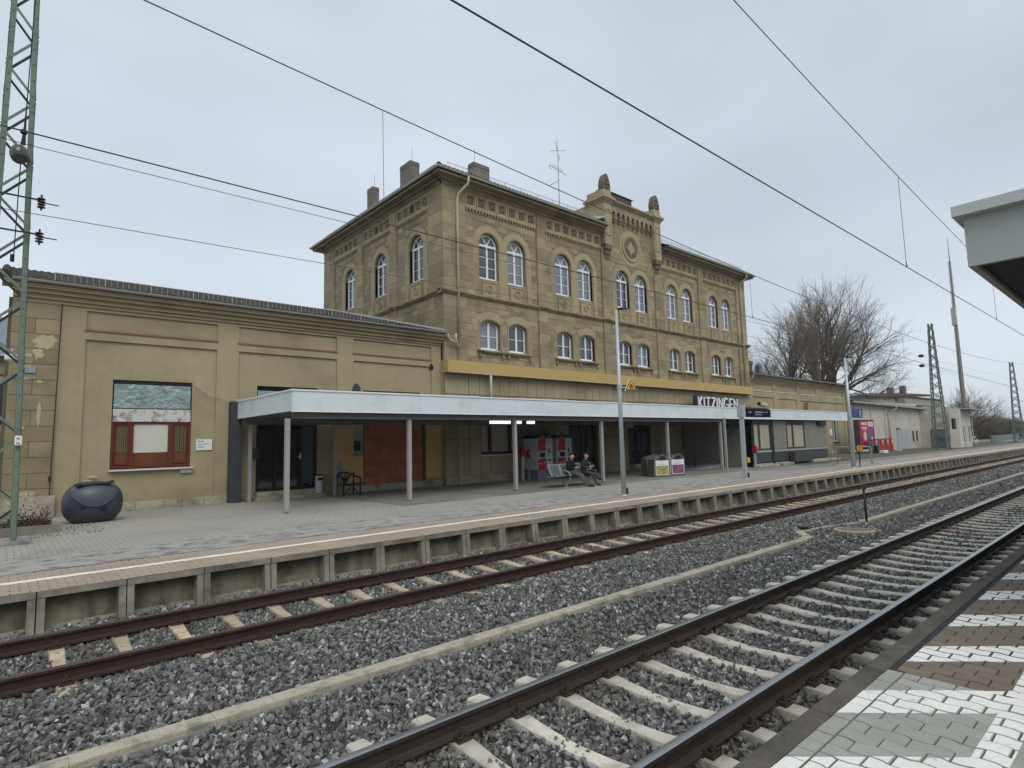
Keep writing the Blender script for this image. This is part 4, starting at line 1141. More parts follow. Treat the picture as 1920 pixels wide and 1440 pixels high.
# corbel table of nine arches
b = MB(TF); n = 9; u0, u1 = 26.45, 30.60; w = (u1 - u0) / n
for k in range(n):
    c = u0 + w * (k + .5); a = w * .30
    H = [(c + p[0], p[1]) for p in outline(a, 15.06, 15.50, a, 8)]
    seg = [(c - w / 2, 15.30), (c - a, 15.30)] + H[1:-1] + [(c + a, 15.30), (c + w / 2, 15.30), (c + w / 2, 15.92), (c - w / 2, 15.92)]
    tr = tessellate_polygon([[Vector((p[0], p[1], 0)) for p in seg]])
    b.add([(p[0], .16, p[1]) for p in seg], [tuple(t) for t in tr], 0)
    m_ = len(seg); b.add([(p[0], .16, p[1]) for p in seg] + [(p[0], V_REC, p[1]) for p in seg], [(i, (i + 1) % m_, m_ + (i + 1) % m_, m_ + i) for i in range(m_)], 0)
    b.box(c - w / 2 + .0, c - a - .0, V_REC, .16, 15.16, 15.30, 0); b.box(c + a, c + w / 2, V_REC, .16, 15.16, 15.30, 0)
    b.box(c - w / 2, c - a - .02, V_REC, .08, 15.04, 15.16, 0); b.box(c + a + .02, c + w / 2, V_REC, .08, 15.04, 15.16, 0)
b.T = None; b.build('corbel_arches', STONE[1], SB)
b = MB(TF)
for v1, z0, z1 in ((.18, 15.92, 16.02), (.26, 16.02, 16.12), (.34, 16.12, 16.20), (.24, 16.20, 16.30)): b.box(26.3, 30.7, V_REC - .6, v1, z0, z1)
b.T = None; b.build('gable_cornice', M_cornice, SB)
for c in (26.05, 30.98):        # turret piers with corbelled feet
    s = .34
    b = MB(TF); b.box(c - s, c + s, -1.0, .22, 13.45, 15.95)
    for z0, z1, dv in ((15.95, 16.05, .05), (16.05, 16.15, .12), (16.15, 16.28, .2), (16.28, 16.42, .08), (16.42, 16.72, .02)):
        b.box(c - s - dv, c + s + dv, -1.0 - dv, .22 + dv, z0, z1)
    for x0_, x1_, z0, z1 in ((c - .24, c + .24, 15.55, 15.62), (c - .24, c + .24, 14.0, 14.07), (c - .24, c - .19, 14.07, 15.55), (c + .19, c + .24, 14.07, 15.55)): b.box(x0_, x1_, .22, .26, z0, z1)
    b.T = None; b.build('turret', M_smooth, SB)
    b = MB(TF)
    for k in range(4): b.box(c - .30 + .05 * k, c + .30 - .05 * k, V_REC, .21 - .08 * k, 13.45 - .28 * (k + 1), 13.45 - .28 * k)
    b.T = None; b.build('turret_corbel', M_dark_stone, SB)
    b = MB(); pr = [(-.30, 16.72), (.30, 16.72), (.34, 16.95), (.30, 17.25), (.20, 17.52), (.06, 17.72), (-.06, 17.72), (-.20, 17.52), (-.30, 17.25), (-.34, 16.95)]
    b.prism([(c + x, z) for x, z in pr], 'y', 20.78, 21.15)
    for x, z, r_ in ((0, 17.38, .12), (-.12, 17.1, .11), (.12, 17.1, .11), (0, 16.9, .13)):
        b.tube([(c + x, 20.80, z), (c + x, 20.70, z)], [r_, r_ * .6], 8)
    b.build('finial', M_dark_stone, SB)
b = MB(); b.box(27.3, 29.9, 21.9, 22.9, 15.8, 17.45); b.prism([(21.8, 17.45), (23.0, 17.45), (22.4, 17.65)], 'x', 27.2, 30.0)
b.build('parapet_brickwork', M_redbrick, SB)
b = MB(); b.box(GX0 + .15, GX1 - .15, 21.4, 23.4, 14.4, 16.1); b.build('gable_back', M_smooth, SB)
b = MB(); b.add([(GX0 - .9, 20.4, 14.5), (GX0 + .1, 20.4, 14.95), (GX0 + .1, 23, 15.7), (GX0 - .9, 23, 15.55)], [(0, 1, 2, 3)]); b.build('flashing', M_zinc, SB)
# ---- ochre band and ground storey
b = MB(); b.box(14.46, 42.0, 20.60, 20.985, 5.27, 5.80); b.build('band', M_band, SB)
b = MB(); b.box(14.47, 42.0, 20.585, 20.60, 5.262, 5.29); b.build('band_edge', M_pipe, SB)
openings = [(16.50, 18.75, 1.62, 4.30), (22.35, 24.60, .38, 4.30), (27.30, 29.50, .38, 4.30), (32.85, 34.40, 1.50, 4.30), (37.4, 39.2, 1.5, 4.25)]
gx = [15.85 + .605 * k for k in range(43)]
b = MB(); b.box(XC0, XC0 + .1, YM + .03, YM + .5, .38, 5.85); b.build('return_wall', M_plaster2, SB)
b = MB(); b.box(XC1 - .1, XC1, YM + .03, YM + .5, .38, 5.85); b.build('return_wall', M_plaster2, SB)
UPn = unit_box(M_plaster2)
b = MB(); b.box(XC0, XC1, YM - .002, YM + .1, .38, 5.3) if False else None
b2 = MB(TF)
HH = [[(a, z0), (a, z1), (c, z1), (c, z0)] for a, c, z0, z1 in openings]
wall_holes(b2, XC0, XC1, .381, 5.86, -.02, HH, .25); b2.T = None
b2.build('groove_backing', M_groove, SB)
def split(a, c, z0, z1):
    outs = [(a, c, z0, z1)]
    for (p, q, r1, r2) in openings:
        new = []
        for (A, C, Z0, Z1) in outs:
            if q <= A or p >= C or r2 <= Z0 or r1 >= Z1: new.append((A, C, Z0, Z1)); continue
            if p > A: new.append((A, p, Z0, Z1))
            if q < C: new.append((q, C, Z0, Z1))
            A2, C2 = max(A, p), min(C, q)
            if r1 > Z0: new.append((A2, C2, Z0, r1))
            if r2 < Z1: new.append((A2, C2, r2, Z1))
        outs = new
    return [o for o in outs if o[1] - o[0] > .04 and o[3] - o[2] > .04]
cols = [(14.55, 15.84)] + list(zip(gx, gx[1:])) + [(gx[-1], 42.45)]
for (a, c) in cols:
    for z0, z1 in ((.75, 2.35), (2.37, 4.18), (4.20, 4.34), (4.36, 5.84)):
        if z0 == 4.20 and not any(p - .9 < a < q + .5 for p, q, _, _ in openings): continue
        if z1 == 4.18 and not any(p - .9 < a < q + .5 for p, q, _, _ in openings): z1 = 4.34
        for (A, C, Z0, Z1) in split(a, c, z0, z1):
            g2 = .013 if C - A > .1 else .002
            place('wall_panel', UPn, SB, ((A + C) / 2, YM - .005, (Z0 + Z1) / 2), (C - A - 2 * g2, .05, Z1 - Z0 - .006))
b = MB(); b.box(XC0, 22.3, YM - .08, YM + .1, .38, .74); b.box(24.65, 27.25, YM - .08, YM + .1, .38, .74); b.box(29.55, XC1, YM - .08, YM + .1, .38, .74); b.build('plinth', M_plinth, SB)
# ground-floor windows and doors
def fr(b, x0, x1, z0, z1, w, y0, y1, m=0):
    b.box(x0, x1, y0, y1, z0, z0 + w, m); b.box(x0, x1, y0, y1, z1 - w, z1, m); b.box(x0, x0 + w, y0, y1, z0 + w, z1 - w, m); b.box(x1 - w, x1, y0, y1, z0 + w, z1 - w, m)
b = MB(); fr(b, 16.52, 18.73, 1.66, 4.28, .10, 21.10, 21.18); b.box(17.08, 17.22, 21.10, 21.18, 1.76, 4.18); b.box(18.30, 18.42, 21.10, 21.18, 1.76, 4.18)
w = b.build('window', M_redframe, SB)
b = MB(); x = 16.62
while x < 18.62: b.box(x, x + .07, 21.20 + .02 * math.sin(x * 9), 21.21 + .02 * math.sin(x * 9), 1.74, 4.2); x += .072
b.build('curtain', M_curtain, w)
b = MB(); b.box(16.4, 18.85, 20.90, 21.10, 1.56, 1.62); b.build('window_sill', M_sillmetal, SB)
b = MB(); b.box(16.50, 18.75, 20.98, 21.05, 4.20, 4.32); b.build('lintel', M_black, SB)
for (a, c, z0, z1) in openings[1:]:
    b = MB(); b.box(a, c, 21.22, 21.24, z0, z1); w = b.build('door_leaf' if z0 < 1 else 'window', M_glassd, SB)
    b = MB(); fr(b, a, c, z0, z1, .09, 21.15, 21.21); b.box((a + c) / 2 - .05, (a + c) / 2 + .05, 21.15, 21.21, z0 + .09, z1 - .09); b.box(a + .09, c - .09, 21.15, 21.21, 2.95, 3.05)
    b.build('frame', M_black, w)
    b = MB(); b.box(a - .02, c + .02, 20.97, 21.10, z1 - .1, z1 + .02); b.build('lintel', M_groove, SB)
b = MB(); b.box(27.25, 29.5, 20.2, 20.9, .38, .56); b.box(27.25, 29.5, 20.5, 20.9, .56, .74); b.build('doorstep', M_plinth, SB)
for k in range(7):  # posters inside the doors
    a = (22.6, 23.3, 24.0, 27.6, 28.3, 28.9, 33.1)[k]
    b = MB(); b.box(a, a + .42, 21.205, 21.212, 1.5, 2.6); b.build('notice', mat('dim_notice_%s' % 'abcdefg'[k], (.10 + .03 * (k % 3), .10, .11), .7, var=.5, scale=7, bump=0), SB)
# antenna mast on the roof
t = thing('roof_antenna', 'thin aerial mast with crossed rods rising from the main roof', 'antenna', (25.4, 24.0, 15.9))
b = MB(); b.tube([(25.4, 24, 15.6), (25.4, 24, 19.8), (25.38, 24, 21.2)], [.04, .03, .012], 6); b.build('mast', M_zinc, t)
b = MB(); b.beam((24.7, 24, 20.0), (26.1, 24, 20.45), .025); b.beam((24.75, 23.6, 20.45), (26.0, 24.4, 19.95), .025)
b.build('crossed_rods', M_zinc, t)
b = MB(); b.beam((24.75, 24, 19.1), (26.1, 24, 18.85), .025)
for k in range(5): b.beam((24.8 + .2 * k, 23.75, 19.08 - .04 * k), (24.8 + .2 * k, 24.25, 19.08 - .04 * k), .015)
b.tube([(24.72, 24.0, 18.8), (24.62, 24.0, 19.05), (24.75, 24, 19.3)], .015, 5); b.build('yagi', M_zinc, t)
b = MB(); b.beam((24.7, 24, 17.8), (25.4, 24, 18.3), .03)
for k in range(4): b.beam((24.75 + .15 * k, 23.8, 17.85 + .1 * k), (24.75 + .15 * k, 24.2, 17.85 + .1 * k), .015)
b.build('lower_yagi', M_zinc, t)
# letters: the station name on a black board
KS = thing('station_name_sign', 'black station name board with raised white letters reading KITZINGEN', 'sign', (36.9, 20.4, 4.2))
sx0, sx1, sz0, sz1, sy = 33.55, 39.25, 3.95, 4.88, 20.35
b = MB(); b.box(sx0, sx1, sy, sy + .12, sz0, sz1); b.build('board', M_black, KS)
def letter(ch, x, w, h, t):
    L = {'K': [[(0, 0), (0, 1)], [(0, .42), (.95, 1)], [(.25, .55), (1, 0)]], 'I': [[(.5, 0), (.5, 1)]], 'T': [[(.5, 0), (.5, .95)], [(0, .95), (1, .95)]],
         'Z': [[(0, .95), (1, .95)], [(.95, .93), (.05, .07)], [(0, .05), (1, .05)]], 'N': [[(.05, 0), (.05, 1)], [(.05, .97), (.95, .03)], [(.95, 0), (.95, 1)]],
         'E': [[(.05, 0), (.05, 1)], [(.05, .95), (.9, .95)], [(.05, .5), (.75, .5)], [(.05, .05), (.95, .05)]]}
    b = MB()
    if ch == 'G':
        pts = [(.5 + .48 * math.cos(a), .5 + .5 * math.sin(a)) for a in [R(50) + R(275) * k / 14 for k in range(15)]]
        segs = [[pts[i], pts[i + 1]] for i in range(14)] + [[(.95, .18), (.95, .45)], [(.55, .45), (1.0, .45)]]
    else: segs = L[ch]
    for i_, (p, q) in enumerate(segs):
        b.beam((x + p[0] * w, sy - .05 - .0012 * i_, sz0 + .06 + p[1] * h), (x + q[0] * w, sy - .05 - .0012 * i_, sz0 + .06 + q[1] * h), t, .07, up=(0, 1, 0))
    b.build('letter', M_signwhite, KS)
x = sx0 + .38
for ch in 'KITZINGEN':
    w = {'I': .12, 'K': .44, 'T': .50, 'Z': .46, 'N': .50, 'G': .58, 'E': .42}[ch]
    letter(ch, x, w, .80, .115); x += w + .175
# ================================================================== WEST WING
def wing(name, label, x0, x1, panels, openings, holes_z, top, loc, side_left):
    W = thing(name, label, 'building', loc)
    T = lambda u, v, z: (u, YW - v, z)
    b = MB(T)
    H = [[(a, z0), (a, z1), (c, z1), (c, z0)] for a, c, z0, z1 in panels]
    wall_holes(b, x0, x1, .36, top, 0, H, .07, 0)
    for a, c, z0, z1 in panels:      # recessed fields
        op = [[(p, r1), (p, r2), (q, r2), (q, r1)] for p, q, r1, r2 in openings if p > a and q < c and r1 >= z0 - .1 and r2 <= z1]
        wall_holes(b, a, c, z0, z1, -.07, op, .28, 0)
    b.T = None
    b.build('wall', M_plaster, W)
    b = MB(); b.box(x0 + .01, x1 - .01, YW + .42, YB - .3, .36, top); b.build('inner_wall', MATS['dark_interior'], W)
    for a, c, z0, z1 in panels:
        if z1 - z0 < 1:
            b = MB(T); b.box(a - .03, c + .03, -.07, .035, z0 - .055, z0); b.T = None; b.build('panel_sill', M_brownsill if x0 < 10 else M_sillmetal, W)  # east wing sills take a paler colour to look lit
    b = MB(T)
    for v1, z0, z1 in ((.06, top - .35, top - .25), (.14, top - .25, top - .12), (.26, top - .12, top), (.38, top, top + .10)):
        b.box(x0, x1, -.2, v1, z0, z1)
    b.T = None; b.build('eaves_cornice', M_smooth, W)
    gutter([(x0 - .05, YW - .48, top + .20), (x1 + (.25 if side_left else .25), YW - .48, top + .20)], .075, M_zinc, W)
    return W
WP = [(1.80, 5.42, 5.84, 6.40), (6.11, 9.70, 5.84, 6.40), (10.38, 14.05, 5.84, 6.40), (1.80, 5.42, .64, 5.53), (6.11, 9.70, .64, 5.53), (10.38, 14.05, .64, 5.53)]
WO = [(2.53, 4.71, 1.63, 4.37), (6.77, 8.98, .66, 4.37), (10.85, 13.50, .66, 4.37)]
WW = wing('west_wing', 'long single-storey ochre plastered wing left of the tall station building', .10, 14.55, WP, WO, None, 6.85, (7.3, 27, .38), True)
# side face of the wing (facing west) with fluted boards, quoin stones at the corner
b = MB(); b.box(.10, .22, YW + .001, YB - .3, .36, 7.0); b.build('side_wall', M_plaster, WW)
b = MB()
for k in range(20): b.box(.02, .10, 21.9 + k * .6, 22.2 + k * .6, .6, 6.7)
b.build('side_board', M_dark_stone, WW)
rr = random.Random(21); z = .74; k = 0
while z < 6.5:
    h = .44; a = .10; 
    lens = [(a, 1.17)] if k % 2 == 0 else [(a, .62), (.62, 1.17)]
    for p, q in lens: place('quoin_stone', UB[rr.choice((0, 1, 2, 2, 4))], WW, ((p + q) / 2, YW - .015, z + h / 2), (q - p - .012, .07, h - .012))
    z += h; k += 1
b = MB(); b.box(.05, 14.55, YW - .05, YW + .06, .36, .63); o = b.build('plinth', M_plinth, WW)
rr = random.Random(8); x = .06; UPL = unit_box(M_plinth)
while x < 5.8:
    L = rr.uniform(.35, .8); place('plinth_stone', UPL, WW, (x + L / 2, YW - .055, .49), (L - .02, .06, .25)); x += L
b = MB(); b.box(.05, 1.25, YW - .16, YW - .09, .36, .98); b.build('corner_plinth', M_plinth, WW)
# patches of flaked render: thin irregular raised flakes
for (cx, cz, w_, h_, sd) in ((.86, 5.35, .30, .26, 1), (.72, 5.0, .13, .18, 2), (.50, 4.95, .10, .05, 3), (.50, 4.62, .12, .05, 4), (.46, 4.28, .08, .04, 5), (.78, 4.2, .07, .05, 6), (.80, 3.3, .05, .42, 7), (.45, 2.9, .07, .05, 8), (2.12, 1.45, .16, .05, 9), (2.0, 1.33, .12, .04, 10), (.62, 1.05, .2, .09, 11)):
    r2 = random.Random(sd); n = 18; b = MB()
    pts = [(cx + w_ * math.cos(2 * math.pi * i / n) * r2.uniform(.6, 1.15), cz + h_ * math.sin(2 * math.pi * i / n) * r2.uniform(.6, 1.15)) for i in range(n)]
    b.prism(pts, 'y', YW - .056, YW - .01); b.build('plaster_patch', mat('pale_patch_%d' % sd, (.50, .44, .27), .95, var=.1, scale=5), WW)
# roof of the wing
ze, sw = 7.02, .265
b = MB()
b.add([(-.15, YW - .42, ze), (14.55, YW - .42, ze), (14.55, YB - .6, ze + (YB - .6 - YW + .42) * sw), (-.15, YB - .6, ze + (YB - .6 - YW + .42) * sw)], [(0, 1, 2, 3)])
b.add([(-.15, YW - .42, ze - .06), (14.55, YW - .42, ze - .06), (14.55, YB - .6, ze - .06 + (YB - .6 - YW + .42) * sw), (-.15, YB - .6, ze - .06 + (YB - .6 - YW + .42) * sw)], [(0, 1, 2, 3)])
b.build('roof', M_tile, WW)
b = MB(); b.box(-.15, 14.5, YW - .40, YW + .2, ze - .12, ze - .012); b.box(-.15, 14.5, YW + .0, YW + .3, ze - .02, ze + .09); b.build('soffit', M_smooth, WW)
# tiles: the largest seen as single parts, the rest joined
def one_tile():
    b = MB(); w = .135
    for q, d, zz in ((0, -.19, .05), (1, .19, .052)):
        for s, h in ((-w, .0), (-w * .45, .04), (w * .1, .045), (w * .55, .0), (w, .014)): b.v.append((s, d, zz + h + d * sw))
    for s, h in ((-w, -.04), (-w * .45, -.01), (w * .1, -.005), (w * .55, -.04), (w, -.03)): b.v.append((s, -.19, .05 + h - .19 * sw))
    b.f = [(0, 1, 6, 5), (1, 2, 7, 6), (2, 3, 8, 7), (3, 4, 9, 8), (10, 11, 1, 0), (11, 12, 2, 1), (12, 13, 3, 2), (13, 14, 4, 3)]; b.m = [0] * 8
    return b
TM = one_tile().mesh('roof_tile', M_tile)
cells = []
for r in range(35):
    for i in range(60):
        x = .0 + .2425 * (i + .5); y = YW - .42 + .15 + r * .345
        cells.append((-(x * .9) + r * 1.1, x, y, ze + (y - YW + .42) * sw))
cells.sort(); rest = MB(); base = one_tile()
for i, (_, x, y, z) in enumerate(cells):
    dz = rnd.uniform(-.008, .008)
    if i < 290: place('roof_tile', TM, WW, (x, y, z + dz), None, (0, rnd.uniform(-.03, .03), rnd.uniform(-.02, .02)))
    else: rest.add([(a + x, c + y, d + z + dz) for a, c, d in base.v], base.f)
o = rest.build('roof_tiles', M_tile, WW, fix=False); o['kind'] = 'stuff'
b = MB(); b.tube([(14.45, YW - .46, ze + .08), (14.45, YB - .7, ze + .09 + (YB - .7 - YW + .46) * sw)], .07, 6); b.build('edge_flashing', M_zinc, WW)
snow_guard(1.0, 12.5, 'x', YW - .05, ze + .14, .26, .15, WW)
b = MB(); b.tube([(-.1, YW - .40, ze + .10), (-.1, YB - .7, ze + .12 + 12 * sw)], .13, 8); b.build('verge_tile', M_tile, WW)
pipe([(14.6, YW - .48, 7.0), (14.62, YW - .47, 6.9), (14.75, YW - .45, 6.72), (15.0, 20.75, 6.62)], .05, parent=WW)
b = MB(); b.tube([(1.12, YW - .13, .5), (1.14, YW - .13, 2.2), (1.2, YW - .12, 6.5)], .014, 6); b.tube([(1.12, YW - .13, 1.38), (1.12, YW - .13, 1.52)], .035, 8); b.build('lightning_cable', M_rust, WW)
b = MB(); b.prism([(13.95, 5.40), (14.1, 5.38), (14.16, 5.52), (14.05, 5.68), (13.96, 5.62)], 'y', YW - .006, YW - .001); b.build('broken_patch', M_black, WW)
# red-brown window of the wing
b = MB(); b.box(2.53, 4.71, YW + .25, YW + .27, 1.63, 4.37); b.build('window_back', MATS['dark_interior'], WW)
w = MB(); y0, y1 = YW + .10, YW + .18
fr(w, 2.54, 4.70, 1.66, 3.08, .07, y0, y1); w.box(3.02, 3.12, y0 - .01, y1, 1.73, 3.01); w.box(4.06, 4.20, y0 - .01, y1, 1.73, 3.01)
fr(w, 2.63, 3.02, 1.75, 3.0, .05, y0 + .02, y1 - .01); fr(w, 4.20, 4.62, 1.75, 3.0, .05, y0 + .02, y1 - .01)
w = w.build('window', M_redframe, WW)
b = MB(); b.box(2.68, 2.97, YW + .15, YW + .16, 2.12, 2.96); b.box(4.25, 4.57, YW + .15, YW + .16, 2.16, 2.96); b.build('pane', M_glassd, w)
b = MB()
for x in (2.69, 2.735, 2.78, 2.83, 2.88, 2.93, 4.26, 4.31, 4.36, 4.42, 4.47, 4.53): b.box(x, x + .038, YW + .138 + .004 * (int(x * 100) % 2), YW + .147, 2.13, 2.95)
b.build('curtain', mat('tan_curtain', (.15, .125, .07), .9, var=.15, scale=12), w)
b = MB(); b.box(3.12, 4.06, YW + .14, YW + .16, 2.12, 3.02); b.build('blind', M_blind, w)
b = MB(); b.box(2.68, 2.97, YW + .15, YW + .17, 1.80, 2.12); b.box(3.12, 4.06, YW + .15, YW + .17, 1.73, 2.12); b.box(4.25, 4.57, YW + .15, YW + .17, 1.80, 2.16); b.build('lower_panel', M_wood_or, w)
b = MB(); b.box(2.56, 4.68, YW + .06, YW + .12, 3.08, 3.47); b.build('board', M_peel, w)
b = MB(); nx = 9
for k in range(5): b.box(2.57 + k * .42, 2.988 + k * .42, YW + .10, YW + .105, 3.50, 4.24)
b.build('foil_pane', M_foil, w)
b = MB(); b.box(2.56, 4.68, YW + .08, YW + .12, 3.47, 3.50); b.box(2.54, 4.70, YW + .12, YW + .16, 4.24, 4.37); b.build('rail', M_black, w)
b = MB(); b.box(2.50, 4.78, YW - .10, YW + .14, 1.575, 1.62); b.build('window_sill', M_sillmetal, WW)
b = MB(); b.box(4.42, 4.76, YW - .02, YW + .02, 1.44, 1.56); b.build('vent_plate', M_galv, WW)
# openings over and under the canopy
for a, c in ((6.77, 8.98), (10.85, 13.50)):
    b = MB(); b.box(a, c, YW + .2, YW + .22, 3.0, 4.37); w = b.build('transom', M_glassd, WW)
    b = MB(); b.box(a + .02, a + 1.2, YW + .05, YW + .06, 3.4, 4.2) if a < 7 else None
    if a < 7: b.build('foil_sheet', M_foil, WW)
b = MB(); b.box(6.80, 8.95, YW + .20, YW + .22, .66, 3.02); w = b.build('door', M_glassd, WW)
b = MB(); y0, y1 = YW + .12, YW + .2
fr(b, 6.80, 8.95, .67, 3.02, .08, y0, y1); b.box(7.42, 7.50, y0, y1, .75, 2.94); b.box(8.30, 8.42, y0, y1, .75, 2.94)
b.build('frame', mat('dark_door_frame', (.03, .017, .012), .6), w)
b = MB(); b.box(8.42, 8.85, YW + .14, YW + .16, .85, 2.94); b.build('side_panel', mat('blue_grey_panel', (.055, .075, .09), .6), w)
b = MB(); b.beam((8.34, y0 - .05, 1.95), (8.34, y0 - .05, 1.72), .03); b.beam((8.34, y0 - .05, 1.83), (8.24, y0 - .05, 1.83), .03); b.build('handle', M_signwhite, w)
b = MB(); b.box(6.6, 9.1, 20.75, YW, .38, .50); b.box(6.7, 9.0, 20.95, YW + .12, .50, .66); b.build('doorstep', M_plinth, WW)
# hollow-brick infill
bw = (13.50 - 10.85) / 5.5; bh = 2.36 / 10
BR = unit_box(M_brick_or)
b = MB(); b.box(10.85, 13.5, YW + .0, YW + .2, .64, 3.02); b.build('brick_mortar', mat('brick_mortar', (.20, .10, .07), .95), WW)
for r in range(10):
    x = 10.85 - (bw / 2 if r % 2 else 0)
    while x < 13.49:
        a, c = max(x, 10.85), min(x + bw, 13.5)
        if c - a > .05: place('brick', BR, WW, ((a + c) / 2, YW - .01 + rnd.uniform(-.004, .004), .64 + bh * (r + .5)), (c - a - .012, .05, bh - .012))
        x += bw
b = MB(); b.box(9.60, 10.40, YW - .004, YW + .01, 1.6, 3.1); b.box(9.95, 10.82, YW - .065 + .06, YW + .02, .75, 1.75); b.box(13.72, 14.5, YW - .004, YW + .01, .72, 3.1); b.build('yellow_patch', M_plaster_y, WW)
b = MB(); b.box(10.42, 10.83, YW + .06, YW + .068, 1.75, 3.1); b.box(9.60, 9.93, YW - .004, YW + .01, .7, 1.6); b.build('grey_patch', M_plaster_g, WW)
b = MB(); b.box(10.44, 10.70, YW + .02, YW + .07, 1.97, 2.36); b.build('meter_box', M_black, WW)
b = MB(); b.box(13.50, 13.68, YW - .03, YW + .04, .65, 3.1); b.build('door_post', M_shelterdark, WW)
b = MB(); b.box(6.50, 6.82, YW - .14, YW - .001, 1.80, 2.16); b.build('letter_box', M_bin, WW)
# white notice, small plate, slanting cable
t = thing('notice_plate', 'small white notice with grey lines on the wing wall right of the red window', 'sign', (5.1, YW, 2.15))
b = MB(); b.box(4.87, 5.34, YW + .03, YW + .07, 2.15, 2.50); b.build('plate', M_signwhite, t)
b = MB(); b.box(4.91, 4.97, YW + .026, YW + .03, 2.43, 2.46); b.box(5.0, 5.08, YW + .026, YW + .03, 2.43, 2.455); b.box(4.91, 5.27, YW + .026, YW + .03, 2.345, 2.36)
for k, L in enumerate((.17, .22)): b.box(4.91, 4.91 + L, YW + .026, YW + .03, 2.275 - .04 * k, 2.285 - .04 * k)
b.build('print', mat('grey_print', (.12, .12, .14), .6, bump=0), t)
tag((b := MB(), b.box(.44, .68, YW - .09, YW - .055, 4.44, 4.62), b.build('small_plate', mat('blue_grey_plate', (.28, .33, .40), .5)))[-1], 'small blue-grey metal plate on the quoins behind the mast', 'plate')
b = MB(); b.tube([(4.74, YW - .01, 4.32), (5.2, YW - .03, 4.0), (5.8, YW - .2, 3.83), (6.3, YW - .5, 3.80)], .012, 5); tag(b.build('cable', M_pipe), 'thin pale cable sagging from the window corner to the canopy', 'cable')

# ================================================================== EAST WING
EP = [(43.3, 46.75, 5.72, 6.25), (47.5, 51.1, 5.72, 6.25), (51.85, 55.3, 5.70, 6.24), (57.5, 61.6, 5.68, 6.22), (43.3, 46.75, .64, 5.22), (47.5, 51.1, .64, 5.18), (51.85, 61.55, .64, 5.12)]
EO = [(44.2, 45.9, 1.6, 4.2), (48.4, 50.1, 1.6, 4.2), (52.6, 53.9, 1.6, 4.2), (55.3, 56.5, 1.6, 4.2), (58.6, 60.0, 1.5, 4.2)]
EW = wing('east_wing', 'low ochre plastered wing with a dark roof right of the tall station building', 42.45, 62.4, EP, EO, None, 6.70, (52.4, 27, .38), False)
b = MB(); b.add([(42.45, YW - .5, 6.95), (62.7, YW - .5, 6.85), (62.7, YB - 1, 8.7), (42.45, YB - 1, 8.9)], [(0, 1, 2, 3)]); b.add([(42.45, YW - .5, 6.82), (62.7, YW - .5, 6.72), (62.7, YB - 1, 8.6), (42.45, YB - 1, 8.8)], [(0, 1, 2, 3)])
b.box(42.45, 62.6, YW - .5, YW - .46, 6.8, 6.97); b.build('roof', M_roofdark, EW)
b = MB(); b.prism([(YW + .01, .36), (YB - 1, .36), (YB - 1, 8.55), (YW + .01, 6.75)], 'x', 62.38, 62.40); b.build('end_wall', M_plaster, EW)
b = MB(); b.box(59.55, 60.25, 22.6, 23.2, 6.9, 9.25); b.box(59.5, 60.3, 22.55, 23.25, 9.15, 9.3); b.build('chimney', M_redbrick, EW)
b = MB(); b.box(57.5, 58.1, 22.8, 23.3, 7.0, 7.8); b.lathe([(.35, 0), (.35, .1), (.1, .22)], (57.8, 23.05, 7.8), 12); b.build('vent_box', M_zinc, EW)
b = MB(); b.tube([(46.2, 22.8, 7.0), (46.2, 22.8, 7.7), (46.4, 22.8, 8.1), (46.9, 22.8, 8.3), (47.6, 22.8, 8.2), (48.0, 22.8, 7.8), (48.05, 22.8, 7.1)], .38, 12); b.build('vent_duct', M_galv, EW, smooth=True)
b = MB(); b.box(45.3, 46.2, 22.5, 23.1, 6.9, 8.3); b.build('vent_housing', M_roofdark, EW)
for a, c, z0, z1 in EO:
    b = MB(); b.box(a, c, YW + .28, YW + .3, z0, z1); w = b.build('window', M_glassd, EW)
    b = MB(); fr(b, a, c, z0, z1, .08, YW + .2, YW + .27); b.box((a + c) / 2 - .05, (a + c) / 2 + .05, YW + .2, YW + .27, z0 + .08, z1 - .08); b.build('frame', M_sillmetal if a > 58 else M_black, w)
    b = MB(); b.box(a - .05, c + .05, YW - .02, YW + .2, z0 - .07, z0); b.build('window_sill', M_cornice, EW)
b = MB(); b.box(57.6, 62.45, YW - .08, YW + .01, .36, .82); b.build('plinth', M_plinth, EW)
b = MB(); b.box(57.75, 58.2, YW - .03, YW + .05, 2.05, 2.65); b.build('notice', M_signwhite, EW)
pipe([(62.2, YW - .35, 6.7), (62.2, YW - .1, 6.5), (62.2, YW - .08, .4)], .05, parent=EW)
pipe([(42.6, YW - .48, 6.85), (42.62, YW - .4, 6.6), (42.62, YW - .1, 6.3), (42.62, YW - .1, 3.7)], .05, parent=EW)
t = thing('wall_emblem', 'small orange-brown loop-shaped ornament on the east wing wall above the canopy', 'ornament', (52.7, YW, 4.4))
b = MB(); n = 16; pts = [(52.7 + .22 * math.cos(2 * math.pi * k / n), YW - .12, 4.72 + .27 * math.sin(2 * math.pi * k / n)) for k in range(n + 1)]; b.tube(pts, .06, 6); b.tube([(52.72, YW - .12, 4.45), (52.7, YW - .12, 4.15)], .04, 6); b.build('loop', mat('orange_brown', (.28, .09, .03), .6), t)

